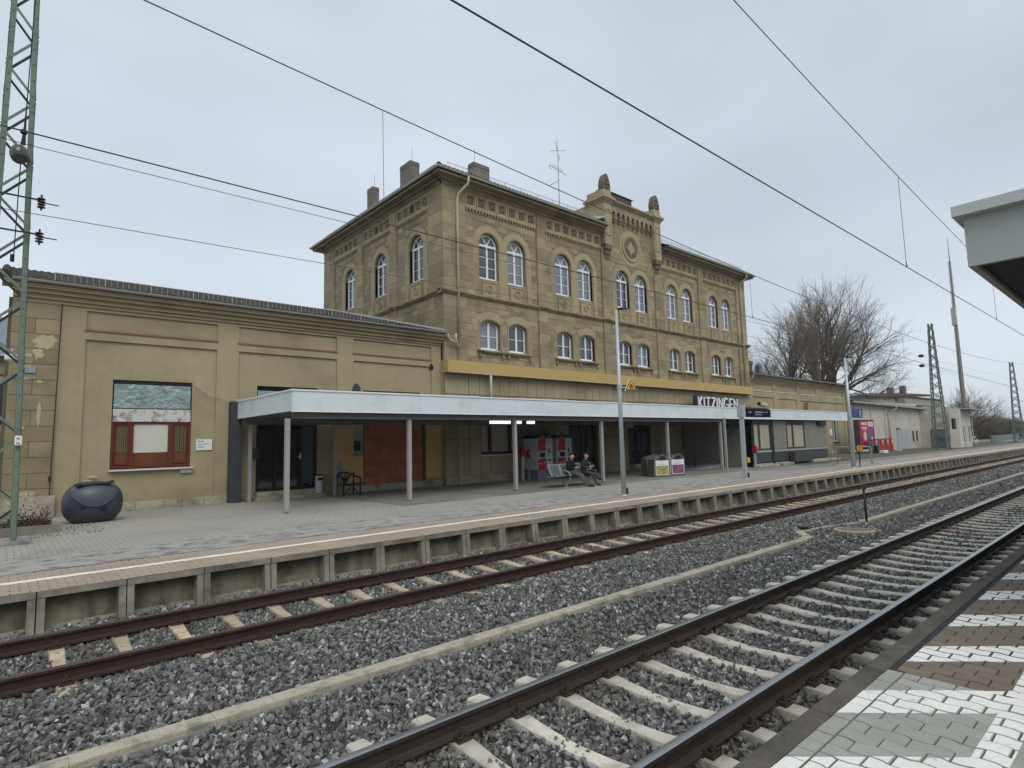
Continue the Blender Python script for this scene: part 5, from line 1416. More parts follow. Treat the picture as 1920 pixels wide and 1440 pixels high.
# ================================================================== STATION CANOPY
CN = thing('platform_canopy', 'long flat canopy with a pale blue fascia on grey posts before the station', 'canopy', (26, 18.5, .38))
CX0, CX1, CYF, CYB, CB, CT = 6.0, 46.9, 15.98, 20.96, 3.17, 3.76
b = MB(); b.box(CX0 + .06, CX1 - .06, CYF + .06, CYB, 3.50, 3.74); b.build('roof_slab', M_roofdark, CN)
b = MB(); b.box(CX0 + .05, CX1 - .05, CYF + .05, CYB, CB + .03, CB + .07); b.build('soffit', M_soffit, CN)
x = CX0; ws = [4.05] + [4.1] * 10
xs_ = [CX0]
while xs_[-1] < CX1 - .3: xs_.append(min(CX1, xs_[-1] + 4.1))
for a, c in zip(xs_, xs_[1:]):
    b = MB(); b.box(a + .004, c - .004, CYF, CYF + .04, CB, CT - .03); b.build('fascia_panel', M_fascia, CN)
b = MB(); b.box(CX0, CX0 + .04, CYF + .041, CYB - .0, CB, CT - .03); b.build('end_fascia', M_fascia, CN)
b = MB(); b.box(CX1 - .04, CX1, CYF + .041, CYB, CB, CT - .03); b.build('end_fascia', M_fascia, CN)
b = MB(); b.box(CX0 - .03, CX1 + .03, CYF - .03, CYF + .08, CT - .03, CT + .012); b.box(CX0 - .03, CX0 + .08, CYF + .08, CYB, CT - .03, CT + .012); b.box(CX0 - .01, CX1 + .01, CYF - .012, CYF + .05, CB - .025, CB); b.build('fascia_trim', M_fascia_trim, CN)
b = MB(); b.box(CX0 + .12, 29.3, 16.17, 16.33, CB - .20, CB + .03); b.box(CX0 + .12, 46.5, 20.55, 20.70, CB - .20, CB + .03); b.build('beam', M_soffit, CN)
x = CX0 + 1.2
while x < 46: 
    b = MB(); b.box(x, x + .08, CYF + .1, CYB, CB - .06, CB + .03); b.build('cross_beam', M_soffit, CN); x += 2.05
for x in (5.98, 9.86, 14.38, 19.32, 24.2, 29.15):
    b = MB(); b.box(x - .06, x + .06, 16.19, 16.31, .42, CB - .20); b.box(x - .03, x + .03, 16.22, 16.28, .37, .42); b.build('post', M_post, CN)
for x in (6.35, 9.35, 15.05, 19.6, 24.6, 30.0, 38.3):
    b = MB(); b.box(x - .05, x + .05, 20.57, 20.67, .38, CB - .20); b.build('post', M_post, CN)
b = MB(); b.box(28.3, 28.4, 15.5, 15.6, .38, CB); b.build('post', M_post, CN)
for x0_, x1_ in ((14.28, 15.24), (15.46, 15.83), (16.24, 16.56), (24.0, 24.6)):
    b = MB(); b.box(x0_, x1_, 17.45, 17.6, 2.90, 3.01); b.build('light_fitting', M_light if x1_ < 17 else M_soffit, CN)
b = MB(); b.box(21.85, 22.5, 16.95, 17.25, 2.70, 3.15); b.build('ceiling_box', M_soffit, CN)
b = MB(); b.box(31.3, 32.7, 16.9, 17.1, 2.62, 2.92); o = b.build('hanging_clock_display', M_black, CN)
b = MB(); b.box(5.80, 6.16, 20.85, 21.15, .37, 3.76); tag(b.build('corner_pillar', M_plank, bevel=.01), 'tall charcoal boxed pillar on the wall at the left end of the canopy', 'pillar')
b = MB(); b.prism([(10.2 + .17 * math.cos(2 * math.pi * k / 16), 4.25 + .30 * math.sin(2 * math.pi * k / 16)) for k in range(16)], 'y', 20.60, 20.64)
b.tube([(10.2, 20.62, 3.75), (10.2, 20.66, 4.25)], .02, 6); tag(b.build('satellite_dish', M_bin), 'dark round dish standing on the canopy roof against the wing', 'dish')
b = MB(); b.lathe([(0, .42), (.12, .40), (.26, .28), (.32, .0), (.32, -.1)], (26.6, 20.2, 3.78), 14); tag(b.build('roof_dome', M_galv, smooth=True), 'small grey dome on the canopy roof behind the lamp post', 'roof dome')
t = thing('security_camera', 'cream security camera on a short stalk above the canopy fascia', 'camera', (37.9, 18.0, 3.76))
b = MB(); b.beam((37.35, 17.95, 4.30), (38.55, 18.05, 4.24), .26, .26); b.build('housing', M_pipe, t, bevel=.02)
b = MB(); b.tube([(37.95, 18, 3.74), (37.95, 18, 4.12)], .04, 6); b.build('stalk', M_galv, t)
b = MB(); b.box(37.30, 37.36, 17.86, 18.05, 4.2, 4.38); b.build('lens', M_black, t)

# ================================================================== SHELTER UNDER THE CANOPY
SH = thing('waiting_shelter', 'grey panelled waiting shelter with clouded windows under the canopy right end', 'shelter', (39, 17.4, .38))
def shel(x0, x1, kind, y=16.3):
    b = MB(); b.box(x0, x1, y, y + .08, .62, 1.18); b.build('lower_panel', M_shelterdark, SH)
    b = MB(); b.box(x0, x1, y - .03, y + .1, .50, .56); b.box(x0, x1, y - .03, y + .1, 1.20, 1.32); b.build('rail', M_post, SH)
    if kind == 'wood':
        n = int((x1 - x0) / .22)
        for k in range(n):
            a = x0 + (x1 - x0) * k / n; b = MB(); b.box(a + .006, a + (x1 - x0) / n - .006, y + rnd.uniform(0, .012), y + .06, 1.34, 3.12); b.build('board', M_shelterwood, SH)
    else:
        b = MB(); b.box(x0 + .08, x1 - .08, y + .04, y + .05, 1.42, 2.86); w = b.build('window', M_shelterwin, SH)
        b = MB(); fr(b, x0, x1, 1.33, 2.95, .10, y - .02, y + .1); b.box(x0, x1, y, y + .1, 2.96, 3.12)
        if x1 - x0 > 1.6: b.box(x0 + (x1 - x0) * .34 - .08, x0 + (x1 - x0) * .34 + .08, y - .02, y + .1, 1.43, 2.85)
        b.build('frame', M_shelterdark, w)
shel(32.9, 35.1, 'win'); shel(35.45, 37.3, 'wood', 16.3); shel(37.3, 40.0, 'win', 16.3); shel(40.0, 43.7, 'wood', 16.3)
b = MB(); b.box(35.12, 35.43, 16.25, 16.45, .45, 3.14); b.build('corner_post', M_black, SH)
b = MB(); b.box(37.4, 40.0, 15.9, 16.2, .50, 1.14); b.build('cabinet', M_shelterdark, SH)
b = MB(); b.box(43.6, 43.72, 16.4, 20.9, .40, 3.14); b.build('end_wall', M_shelterwood, SH)
b = MB(); b.box(32.9, 33.0, 17, 20.9, .4, 3.14); b.build('end_wall', M_shelterwood, SH)
for k, (a, c, y0_, y1_) in enumerate(((31.1, 33.9, 15.15, 15.5), (33.6, 34.9, 15.05, 15.4), (35.3, 38.6, 14.2, 14.6))):
    pass
for a, c, z in ((32.6, 35.3, .50), (35.5, 37.2, .52), (40.1, 42.4, .54), (42.45, 44.8, .53)):
    b = MB(); b.box(a, c, 15.88, 16.26, .38, z); b.build('kerb_stone', M_plinth, SH, bevel=.02)
b = MB(); b.box(42.0, 43.2, 16.1, 16.35, 2.82, 3.0); b.build('lamp', M_black, SH)
# access ramp with rail behind
t = thing('access_ramp', 'pale sloping metal ramp with a handrail under the canopy', 'ramp', (33, 19.5, .38))
b = MB(); b.add([(29.2, 18.0, .39), (34.5, 18.4, .62), (34.5, 20.3, .62), (30.2, 20.3, .39), (29.2, 18.0, .33), (34.5, 18.4, .33), (34.5, 20.3, .33), (30.2, 20.3, .33)], [(0, 1, 2, 3), (0, 4, 5, 1), (1, 5, 6, 2), (3, 2, 6, 7), (0, 3, 7, 4)]); b.build('deck', M_galv, t)
b = MB(); b.beam((31.2, 18.9, 1.25), (33.6, 18.2, .45), .05); b.beam((31.0, 19.0, 1.25), (31.0, 19.0, .4), .05); b.beam((30.6, 19.1, 1.3), (31.4, 18.9, 1.28), .06); b.build('handrail', M_black, t)
# ================================================================== MASTS
def lattice(name, label, cx, cy, z0, h, wb, wt, n, m, loc, group=None, wx=1.0, both=True):
    """four angle chords, lacing on each face"""
    t = thing(name, label, 'catenary mast', loc, group)
    def C(s1, s2, k):
        f = k; w = wb + (wt - wb) * f
        return Vector((cx + s1 * w / 2 * wx, cy + s2 * w / 2, z0 + h * f))
    for s1 in (-1, 1):
        for s2 in (-1, 1):
            b = MB(); a, c = C(s1, s2, 0), C(s1, s2, 1); w = .105 if wb > 1 else .095
            # L-shaped chord: two thin plates
            for dx, dy in ((w, .014), (.014, w)):
                ox, oy = -s1 * dx / 2, -s2 * dy / 2
                vs = [(p.x + ox + sx * dx / 2, p.y + oy + sy_ * dy / 2, p.z) for p in (a, c) for sx, sy_ in ((-1, -1), (1, -1), (1, 1), (-1, 1))]
                b.add(vs, [(0, 1, 2, 3), (7, 6, 5, 4), (0, 4, 5, 1), (1, 5, 6, 2), (2, 6, 7, 3), (3, 7, 4, 0)])
            for k in range(0, n * 2 if s2 < 0 and wb < 1 else 0):
                p = C(s1, s2, (k + .3) / (2 * n)); b.box(p.x - s1 * .05 - .011, p.x - s1 * .05 + .011, p.y - .022, p.y - .009, p.z - .011, p.z + .011)
            b.build('chord', m, t)
    faces = [((-1, -1), (1, -1)), ((1, -1), (1, 1)), ((-1, 1), (1, 1)), ((-1, -1), (-1, 1))]
    for fi, (p, q) in enumerate(faces):
        b = MB()
        for k in range(n):
            a, c = (k + .05) / n, (k + .95) / n
            A, B_ = (p, q) if (k + fi) % 2 == 0 else (q, p)
            b.beam(C(*A, a), C(*B_, c), .05 if wb < 1 else .06, .012 if wb < 1 else .05, up=(0, 1, 0) if fi in (0, 2) else (1, 0, 0))
            if wb > 1: b.beam(C(*B_, a), C(*A, c), .055, .045, up=(0, 1, 0))
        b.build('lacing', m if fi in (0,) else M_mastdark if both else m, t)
    return t, C
LM, LC = lattice('lattice_mast', 'tall grey-green lattice mast in front of the west wing at the left edge', -.02, 15.82, .40, 13.6, .74, .42, 19, M_mastgreen, (0, 15.8, .38))
b = MB(); b.box(-.55, .55, 15.25, 16.35, .37, .43); b.box(-.5, .55, 15.3, 15.5, .43, .46); b.build('foot_slab', M_asph, LM)
t = thing('mast_number_plate', 'white rounded plate with dark lettering fixed on the lattice mast chord', 'plate', (.30, 15.43, 2.6))
b = MB(); cx_, cz_ = .285, 2.44
pts = []
for (ox, oz, a0) in ((.026, .065, 0), (-.026, .065, 90), (-.026, -.065, 180), (.026, -.065, 270)):
    for k in range(5): a = R(a0 + k * 22.5); pts.append((cx_ + ox + .032 * math.cos(a), cz_ + oz + .032 * math.sin(a)))
b.prism(pts, 'y', 15.385, 15.40); b.build('plate', M_signwhite, t)
text('lettering', 'm', .075, MATS['grey_print'], t, (cx_, 15.38, cz_ + .02)); text('lettering', '2a', .07, MATS['grey_print'], t, (cx_ - .003, 15.38, cz_ - .075))
# insulators and gear on the mast
def insul(b, c, r, h, n=4):
    for k in range(n): b.lathe([(r * .35, 0), (r, .012), (r * .9, .03), (r * .35, .04)], (c[0], c[1], c[2] + k * h / n), 10)
for z in (7.45, 6.70):
    t = thing('insulator', 'dark ribbed insulator on the mast chord, %s of the pair' % ('upper' if z > 7 else 'lower'), 'insulator', (.45, 15.4, z))
    b = MB(); insul(b, (.43, 15.42, z - .12), .075, .24); b.tube([(.43, 15.42, z - .17), (.43, 15.42, z + .17)], .02, 6); b.build('body', M_insul, t)
    b = MB(); b.beam((-.3, 15.42, z + .05), (.43, 15.42, z + .05), .03); b.tube([(.43, 15.42, z), (.72, 15.42, z - .0)], .013, 5); b.build('bracket', M_black, t)
t = thing('spherical_weight', 'round glassy cage hanging inside the lattice mast', 'lamp', (.05, 15.75, 8.5))
b = MB(); rr = .165; b.lathe([(rr * math.sin(math.pi * k / 10), 1.25 * (rr - rr * math.cos(math.pi * k / 10))) for k in range(11)], (.03, 15.45, 8.20), 18); b.build('globe', M_lens, t, smooth=True)
b = MB(); b.tube([(.08, 15.5, 8.66), (.09, 15.5, 8.9), (.10, 15.55, 9.5), (.14, 15.6, 12.5)], [.05, .03, .012, .012], 6); b.tube([(.06, 15.45, 8.32), (.04, 15.45, 6.2)], .01, 5); b.lathe([(.0, 0), (.06, .05), (.06, .12), (0, .16)], (.08, 15.5, 8.85), 8); b.build('hanger', M_black, t)
b = MB(); b.tube([(.02, 15.45, 6.25), (.02, 15.45, 6.1)], .035, 8); b.build('weight', M_black, t)
t = thing('floodlight', 'white rounded floodlight on an arm behind the lattice mast', 'lamp', (.12, 20.8, 4.7))
b = MB(); b.lathe([(0, 0), (.13, .0), (.15, .03), (.15, .13), (.12, .17), (0, .18)], (.14, 20.75, 4.70), 16); b.build('head', M_signwhite, t, smooth=True)
b = MB(); b.tube([(.14, 20.75, 4.88), (.14, 20.78, 5.0), (.2, 20.95, 5.05), (.3, 21.2, 5.05)], .02, 6); b.build('arm', M_galv, t)
# far masts
MK = dict(m=M_mastgreen)
t2, _ = lattice('lattice_mast', 'grey-green lattice mast standing before the white goods shed', 71.6, 15.9, .38, 12.9, 1.25, .38, 13, M_mastfar, (71.6, 15.9, .38), both=False)
b = MB(); b.box(73.0, 73.9, 15.0, 15.2, 2.4, 3.5); b.build('signal_box', M_black, t2)
t3, _ = lattice('lattice_mast', 'distant lattice mast among the bare trees at the right edge', 115.5, 15.9, .2, 12.3, 1.3, .45, 12, M_mastfar, (115.5, 15.9, .2), both=False)
t = thing('radio_mast', 'very tall tapering mast with a ladder and antenna behind the goods shed', 'radio mast', (104, 20, .4))
k = 22 / 30.0
px, py = 156.3 * k, 22.0
b = MB(); b.tube([(px, py, 0), (px, py, 6), (px, py, 2.17 + (39.7 - 2.17) * k)], [.34, .32, .15], 10); b.tube([(px, py, 29.6), (px, py, 33.6)], [.07, .03], 6); b.build('pole', mat('mast_grey_brown', (.22, .19, .17), .7, var=.1), t)
b = MB(); q = -.75
for s in (-.18, .18): b.beam((px + q, py + s, 8), (px + q + .35, py + s, 29.6), .05)
z = 8
while z < 29.4: b.beam((px + q + (z - 8) / 21.6 * .35, py - .18, z), (px + q + (z - 8) / 21.6 * .35, py + .18, z), .04); b.beam((px + q + .1, py, z), (px, py, z), .04) if int(z * 2) % 4 == 0 else None; z += .5
b.build('ladder', M_zinc, t)
b = MB(); b.box(px - 1.1, px - .5, py - .3, py + .3, 19.0, 21.8); b.build('antenna_panel', M_zinc, t)

# ================================================================== OVERHEAD WIRES
def wire(name, label, cat, pts, r, group=None, m=None):
    b = MB(); b.tube(pts, r, 5, caps=False); return tag(b.build(name, m or M_wire, None, fix=False), label, cat, group)
zm1 = lambda x: 6.98 + ((x - 36) / 36) ** 2 * 1.2
zm2 = lambda x: 6.75 + ((x - 36) / 36) ** 2 * 1.68
span = [-10 + 2.5 * k for k in range(44)]
def fold(x): return x if x < 71 else 72 - (x - 72) if False else abs(((x + 0) % 72))
wire('contact_wire', 'thick contact wire over the nearer track, steepest line across the sky', 'wire', [(x, 3.32, 5.50) for x in span] + [(160, 3.32, 5.5)], .0085)
wire('messenger_wire', 'messenger wire of the nearer track ending behind the platform roof corner', 'wire', [(x, 3.32, zm2(fold(x) if x > 0 else x)) for x in span], .0065)
wire('contact_wire', 'contact wire of the far track crossing the station windows', 'wire', [(x, 8.5, 5.89 - max(0, x - 15) * .006) for x in span], .0095)
wire('messenger_wire', 'messenger wire of the far track passing over the station roof', 'wire', [(x, 8.5, zm1(fold(x) if x > 0 else x)) for x in span], .0095)
wire('feeder_wire', 'thin feeder line running from the left mast below the far track contact wire', 'wire', [(-10, 15.2, 8.75)] + [(x, 15.2, 8.55 + max(0, x - 40) * .028) for x in (.3, 20, 40, 50, 60, 66)] + [(71, 15.5, 9.35), (115, 15.5, 9.6)], .008)
wire('feeder_wire', 'lowest thin feeder line running from the left mast to the right', 'wire', [(-10, 15.2, 6.95)] + [(x, 15.2, 7.10 + x * .0185) for x in (.3, 20, 40, 50, 60, 66)] + [(71, 15.5, 8.4), (115, 15.5, 8.6)], .008)
for z in (9.25, 8.33):
    b = MB(); b.lathe([(0, -.16), (.17, -.12), (.26, 0), (.17, .12), (0, .16)], (64.3, 15.2, z), 12); tag(b.build('line_insulator', M_insul), 'dark oval insulator on the %s feeder line left of the far mast' % ('upper' if z > 9 else 'lower'), 'insulator')
def dropper(x, y, z0, z1, lab):
    b = MB(); b.tube([(x, y, z1), (x + .02, y, z0)], .005, 4); b.tube([(x, y, z0 + .1), (x + .05, y, z0 + .03), (x + .05, y, z0)], .009, 4); tag(b.build('dropper', M_wire, fix=False), lab, 'wire')
dropper(4.68, 8.5, 5.9, zm1(4.68), 'vertical dropper between the far track wires left of the chimneys')
dropper(13.6, 3.32, 5.5, zm2(13.6), 'vertical dropper between the nearer track wires left of the platform roof')
dropper(17.6, 8.5, 5.88, zm1(17.6), 'vertical dropper just right of the station roof corner')
dropper(22.5, 3.32, 5.5, zm2(22.5), 'vertical dropper right of the radio mast')
dropper(33, 8.5, 5.8, zm1(33), 'vertical dropper between the bare trees and the far mast')
# bracket of the far masts
t = thing('catenary_bracket', 'wire bracket assembly hanging left of the distant mast', 'bracket', (100, 10, 5))
b = MB(); b.tube([(98, 8.5, 7.9), (98, 8.5, 5.7)], .03, 5); b.tube([(98, 8.5, 7.8), (101, 9.5, 6.9), (104, 10.5, 7.7)], .03, 5); b.tube([(104, 10.5, 7.8), (108, 12, 5.6)], .03, 5); b.tube([(100, 12, 5.9), (114, 15.5, 6.4)], .035, 5); b.build('tubes', M_wire, t)

# ================================================================== LAMP POSTS AND SIGNS
def lamp_post(label, x, y, z1, r0, r1, arm):
    t = thing('lamp_post', label, 'lamp post', (x, y, .38))
    b = MB(); b.tube([(x, y, .38), (x, y, z1)], [r0, r1], 12); b.lathe([(r0 * 1.5, 0), (r0 * 1.5, .03), (r0, .04)], (x, y, .38), 12); b.build('pole', M_galv, t, True)
    b = MB(); b.tube([(x, y, z1 - .02), (x + .08, y, z1 + .04), (x + .2, y - .02, z1 + .07)], .03, 6); b.add([(x + .15, y - .12, z1 + .03), (x + arm, y - .10, z1 + .10), (x + arm, y + .10, z1 + .10), (x + .15, y + .12, z1 + .03), (x + .15, y - .10, z1 + .09), (x + arm, y - .06, z1 + .13), (x + arm, y + .06, z1 + .13), (x + .15, y + .10, z1 + .09)], [(3, 2, 1, 0), (4, 5, 6, 7), (0, 1, 5, 4), (1, 2, 6, 5), (2, 3, 7, 6), (3, 0, 4, 7)]); b.build('lamp_head', M_black, t)
    return t
L1 = lamp_post('slim galvanised lamp post carrying the yellow warning triangle', 15.08, 11.85, 6.42, .085, .045, .62)
b = MB(); b.box(15.16, 15.22, 11.78, 11.85, .42, .62); b.build('cable_cover', M_black, L1)
b = MB(); b.lathe([(.065, 0), (.085, .01), (.085, .14), (.065, .15)], (15.08, 11.85, 3.80), 12); b.build('clamp', M_galv, L1)
t = thing('warning_triangle', 'yellow triangular warning sign with a black border on a lamp post arm', 'sign', (15.54, 11.75, 3.95))
def tri(s): 
    return [(15.545 + s * .30 * math.cos(R(a)), 3.93 + s * .235 * math.sin(R(a)) * (1.0 if a > 0 else 1.0)) for a in (90, 210, 330)]
T0 = [(15.52, 4.15), (15.22, 3.74), (15.86, 3.80)]
def shrink(P, k):
    cx = sum(p[0] for p in P) / 3; cz = sum(p[1] for p in P) / 3
    return [(cx + (p[0] - cx) * k, cz + (p[1] - cz) * k) for p in P]
for k, mname, y in ((1.0, M_signwhite, 11.74), (.93, M_black, 11.735), (.74, M_yellow, 11.73)):
    b = MB(); b.prism(shrink(T0, k), 'y', y, y + .02 if k == 1 else y + .004); b.build({1.0: 'plate', .93: 'border', .74: 'face'}[k], mname, t)
b = MB(); b.box(15.46, 15.62, 11.724, 11.729, 3.83, 3.93); b.tube([(15.44, 11.726, 3.94), (15.54, 11.726, 3.98), (15.64, 11.726, 3.86)], .012, 4); b.build('pictogram', mat('brown_print', (.25, .08, .02), .6, bump=0), t)
b = MB(); b.beam((15.12, 11.82, 3.86), (15.5, 11.76, 3.88), .035); b.build('arm', M_galv, t)
L2 = lamp_post('tall galvanised lamp post at the right end of the canopy, holding the number sign', 34.35, 11.6, 6.3, .115, .06, 1.3)
t = thing('platform_number_sign', 'dark blue platform sign with a white number 1', 'sign', (35.3, 11.5, 3.0))
b = MB(); b.box(34.56, 36.05, 11.5, 11.55, 3.03, 3.54); b.build('board', M_signblue, t)
text('number', '1', .52, M_signwhite, t, (35.68, 11.495, 3.10), scale=(1.35, 1, 1))
b = MB(); b.beam((34.4, 11.58, 3.45), (34.6, 11.53, 3.45), .05); b.beam((34.4, 11.58, 3.1), (34.6, 11.53, 3.1), .05); b.build('bracket', M_galv, t)
t = thing('round_orange_sign', 'round orange sign with a dark vertical bar and rim by the railing', 'sign', (35.45, 11.6, .38))
n = 24
b = MB(); b.prism([(35.46 + .54 * math.cos(2 * math.pi * k / n), 1.37 + .22 * math.sin(2 * math.pi * k / n)) for k in range(n)], 'y', 11.6, 11.63); b.build('rim', mat('dark_rim', (.06, .02, .01), .6), t)
b = MB(); b.prism([(35.46 + .44 * math.cos(2 * math.pi * k / n), 1.37 + .18 * math.sin(2 * math.pi * k / n)) for k in range(n)], 'y', 11.59, 11.6); b.build('face', M_orange, t)
b = MB(); b.box(35.42, 35.50, 11.582, 11.589, 1.23, 1.51); b.box(35.34, 35.50, 11.580, 11.588, 1.46, 1.51); b.build('bar', MATS['dark_rim'], t)
b = MB(); b.tube([(35.46, 11.64, .38), (35.46, 11.64, 1.2)], .03, 6); b.build('pole', M_rust, t)
# train display post
DP = thing('train_display', 'blue-black train destination display on a galvanised post in front of the canopy', 'display', (24.1, 12.4, .38))
b = MB(); b.box(24.04, 24.19, 12.34, 12.49, .38, 3.5); b.build('post', M_galv, DP)
b = MB(); b.box(24.0, 24.24, 12.28, 12.56, 3.0, 3.52); b.box(24.24, 24.42, 12.36, 12.48, 3.05, 3.35); b.build('clamp', M_galv, DP, bevel=.01)
b = MB(); b.box(24.40, 26.60, 12.28, 12.56, 3.02, 3.36); b.add([(24.4, 12.28, 3.36), (26.6, 12.28, 3.36), (26.6, 12.56, 3.36), (24.4, 12.56, 3.36), (24.6, 12.42, 3.44), (26.5, 12.42, 3.44)], [(0, 1, 5, 4), (2, 3, 4, 5), (0, 4, 3), (1, 2, 5)]); b.build('housing', mat('display_blue_black', (.008, .009, .022), .6, bump=0, spec=.1), DP)
b = MB(); r3 = random.Random(4)
def dash(x0, x1, z, h):
    x = x0
    while x < x1: w = r3.uniform(.03, .06); b.box(x, min(x + w, x1), 12.270, 12.278, z, z + h * r3.uniform(.6, 1)); x += w + .014
dash(24.50, 24.76, 3.20, .055); dash(25.1, 25.85, 3.21, .06); dash(25.08, 25.5, 3.10, .055); dash(25.57, 25.72, 3.10, .055); dash(25.98, 26.08, 3.20, .07); dash(26.2, 26.26, 3.20, .08)
b.build('display_text', mat('display_grey_text', (.42, .42, .44), .5, bump=0), DP)
b = MB(); b.tube([(26.62, 12.42, 3.30), (26.78, 12.42, 3.28)], .05, 8); b.build('loudspeaker', M_black, DP)
b = MB(); b.lathe([(.0, -.12), (.06, -.10), (.07, 0), (.06, .10), (0, .12)], (24.27, 12.3, 1.15), 10); b.build('yellow_cap', M_yellow, DP)
b = MB(); b.box(24.23, 24.28, 12.3, 12.4, .42, .62); b.build('cable_cover', M_black, DP)

# ================================================================== OBJECTS ON THE PLATFORM
# round grit bin
t = thing('grit_bin', 'rounded charcoal plastic grit bin with a hinged lid against the wing wall', 'grit bin', (1.9, 18.6, .38))
b = MB(); N, Mm = 28, 16; vs = []
def gb(th, ph):
    # superellipsoid, flattened below
    c, s = math.cos(ph), math.sin(ph); sg = lambda v, p: math.copysign(abs(v) ** p, v)
    x = .66 * sg(c, .8) * sg(math.cos(th), .9); y = .50 * sg(c, .8) * sg(math.sin(th), .9); z = .56 * sg(s, .85)
    return (1.9 + x, 18.75 + y, max(.38, .86 + z))
for j in range(Mm + 1):
    for i in range(N): vs.append(gb(2 * math.pi * i / N, -math.pi / 2 + math.pi * j / Mm))
b.add(vs, [(j * N + i, j * N + (i + 1) % N, (j + 1) * N + (i + 1) % N, (j + 1) * N + i) for j in range(Mm) for i in range(N)])
o = b.build('body', M_bin, t, smooth=True)
b = MB()      # lid: raised shell over the upper front, with a rim following an arc
pts = [gb(R(-152 + 124 * k / 16), R(34) - R(38) * math.sin(math.pi * k / 16)) for k in range(17)]
b.tube([(p[0], p[1] - .012, p[2]) for p in pts], .018, 6); b.build('lid_rim', M_bin, t, smooth=True)
b = MB(); nu, nv = 18, 8; vs = []
for j in range(nv + 1):
    for i in range(nu + 1):
        u = i / nu; th = R(-152 + 124 * u); p0 = R(34) - R(38) * math.sin(math.pi * u); ph = R(62) + (p0 - R(62)) * j / nv
        p = gb(th, ph); k = 1 + .035 * math.sin(math.pi * u) * math.sin(math.pi * j / nv * .5 + .5); vs.append((1.9 + (p[0] - 1.9) * k, 18.75 + (p[1] - 18.75) * k, .86 + (p[2] - .86) * k))
b.add(vs, [(j * (nu + 1) + i, j * (nu + 1) + i + 1, (j + 1) * (nu + 1) + i + 1, (j + 1) * (nu + 1) + i) for j in range(nv) for i in range(nu)])
b.build('lid', mat('smooth_grey_plastic', (.075, .085, .105), .35, var=.1, scale=2, bump=.03, spec=.5), t, smooth=True)
b = MB(); b.beam((1.50, 18.42, 1.36), (2.26, 18.42, 1.39), .10, .06); b.beam((1.50, 18.47, 1.34), (1.62, 18.40, 1.38), .13, .08); b.beam((2.16, 18.47, 1.36), (2.28, 18.40, 1.4), .13, .08); b.build('hinge', M_bin, t, bevel=.01)
b = MB(); b.box(2.02, 2.16, 18.225, 18.30, .70, .76); b.box(1.60, 1.72, 18.245, 18.30, .78, .82); b.build('latch', M_black, t, bevel=.005)
# planter with plants
t = thing('planter', 'low grey concrete planter bed with withered plants beside the lattice mast', 'planter', (.3, 17.6, .38))
b = MB()
for x0_, x1_, y0_, y1_ in ((-1.2, 1.08, 17.0, 17.08), (-1.2, 1.08, 18.9, 18.98), (1.0, 1.08, 17.08, 18.9)): b.box(x0_, x1_, y0_, y1_, .37, .56)
b.build('border', M_conc, t)
b = MB(); b.box(-1.2, 1.0, 17.08, 18.9, .37, .50); b.build('soil', M_soil, t)
for nm, m, n, hh, xr in (('red_foliage', M_leafred, 700, .42, (.25, 1.0)), ('green_foliage', M_leafgreen, 900, .2, (-1.2, 1.0))):
    b = MB(); r4 = random.Random(n)
    for k in range(n):
        x, y = r4.uniform(*xr), r4.uniform(17.1, 18.8); z = .5 + abs(r4.gauss(0, hh * .5)); s = r4.uniform(.02, .05); a = r4.uniform(0, 6.28)
        b.add([(x, y, z), (x + s * math.cos(a), y + s * math.sin(a), z + r4.uniform(-.02, .03)), (x + s * math.cos(a + 1), y + s * math.sin(a + 1), z + r4.uniform(-.01, .05))], [(0, 1, 2)])
    o = b.build(nm, m, t, fix=False); o['kind'] = 'stuff'
b = MB(); b.beam((-1.2, 15.9, .5), (.05, 17.2, 1.06), .06); tag(b.build('fallen_rail', M_galv), 'pale slanting metal rail leaning behind the lattice mast', 'rail')
b = MB(); r4 = random.Random(77)
for k in range(1300):
    x, y = r4.uniform(-2, 1.9), r4.uniform(16.1, 19.6)
    if 1.25 < x and y > 18.2 or (x < 1.1 and 16.95 < y < 19): continue
    s = r4.uniform(.012, .035); a = r4.uniform(0, 6.28); z = .381
    b.add([(x, y, z), (x + s * math.cos(a), y + s * math.sin(a), z + .012), (x + s * math.cos(a + 1.2), y + s * math.sin(a + 1.2), z + s * .9)], [(0, 1, 2)])
tag(b.build('weeds', M_leafgreen, fix=False), kind='stuff')
# rustic chair
t = thing('rustic_chair', 'dark rustic branch-wood armchair standing before the yellow patched wall', 'chair', (9.75, 20.3, .38))
X0, X1, Y0, Y1 = 9.42, 10.08, 20.05, 20.6
for x, y, h in ((X0, Y0, .62), (X1, Y0, .62), (X0, Y1, .80), (X1, Y1, .80)):
    b = MB(); b.tube([(x, y, .38), (x + .01, y, .38 + h)], .035, 8); b.build('leg', M_wood, t)
b = MB()
for k in range(6): b.beam((X0 + .02, Y0 + .05 + k * .09, .76), (X1 - .02, Y0 + .05 + k * .09, .76), .07, .035)
b.build('seat', M_wood, t)
b = MB(); b.tube([(X0, Y0, 1.0), (X0 - .03, Y1 - .1, 1.08), (X0 + .1, Y1 + .05, 1.17), (9.75, Y1 + .1, 1.20), (X1 - .1, Y1 + .05, 1.14), (X1 + .03, Y1 - .1, 1.05), (X1, Y0, 1.0)], .035, 8); b.build('arm_rail', M_wood, t)
b = MB()
for x in (9.55, 9.65, 9.75, 9.85, 9.95): b.beam((9.75, Y1, .80), (9.75 + (x - 9.75) * 1.4, Y1 + .05, 1.15), .035)
for s in (-1, 1): b.beam((9.75 + s * .02, Y0 + .01, .72), (9.75 + s * .28, Y0 + .01, .42), .03)
b.build('backrest', M_wood, t)
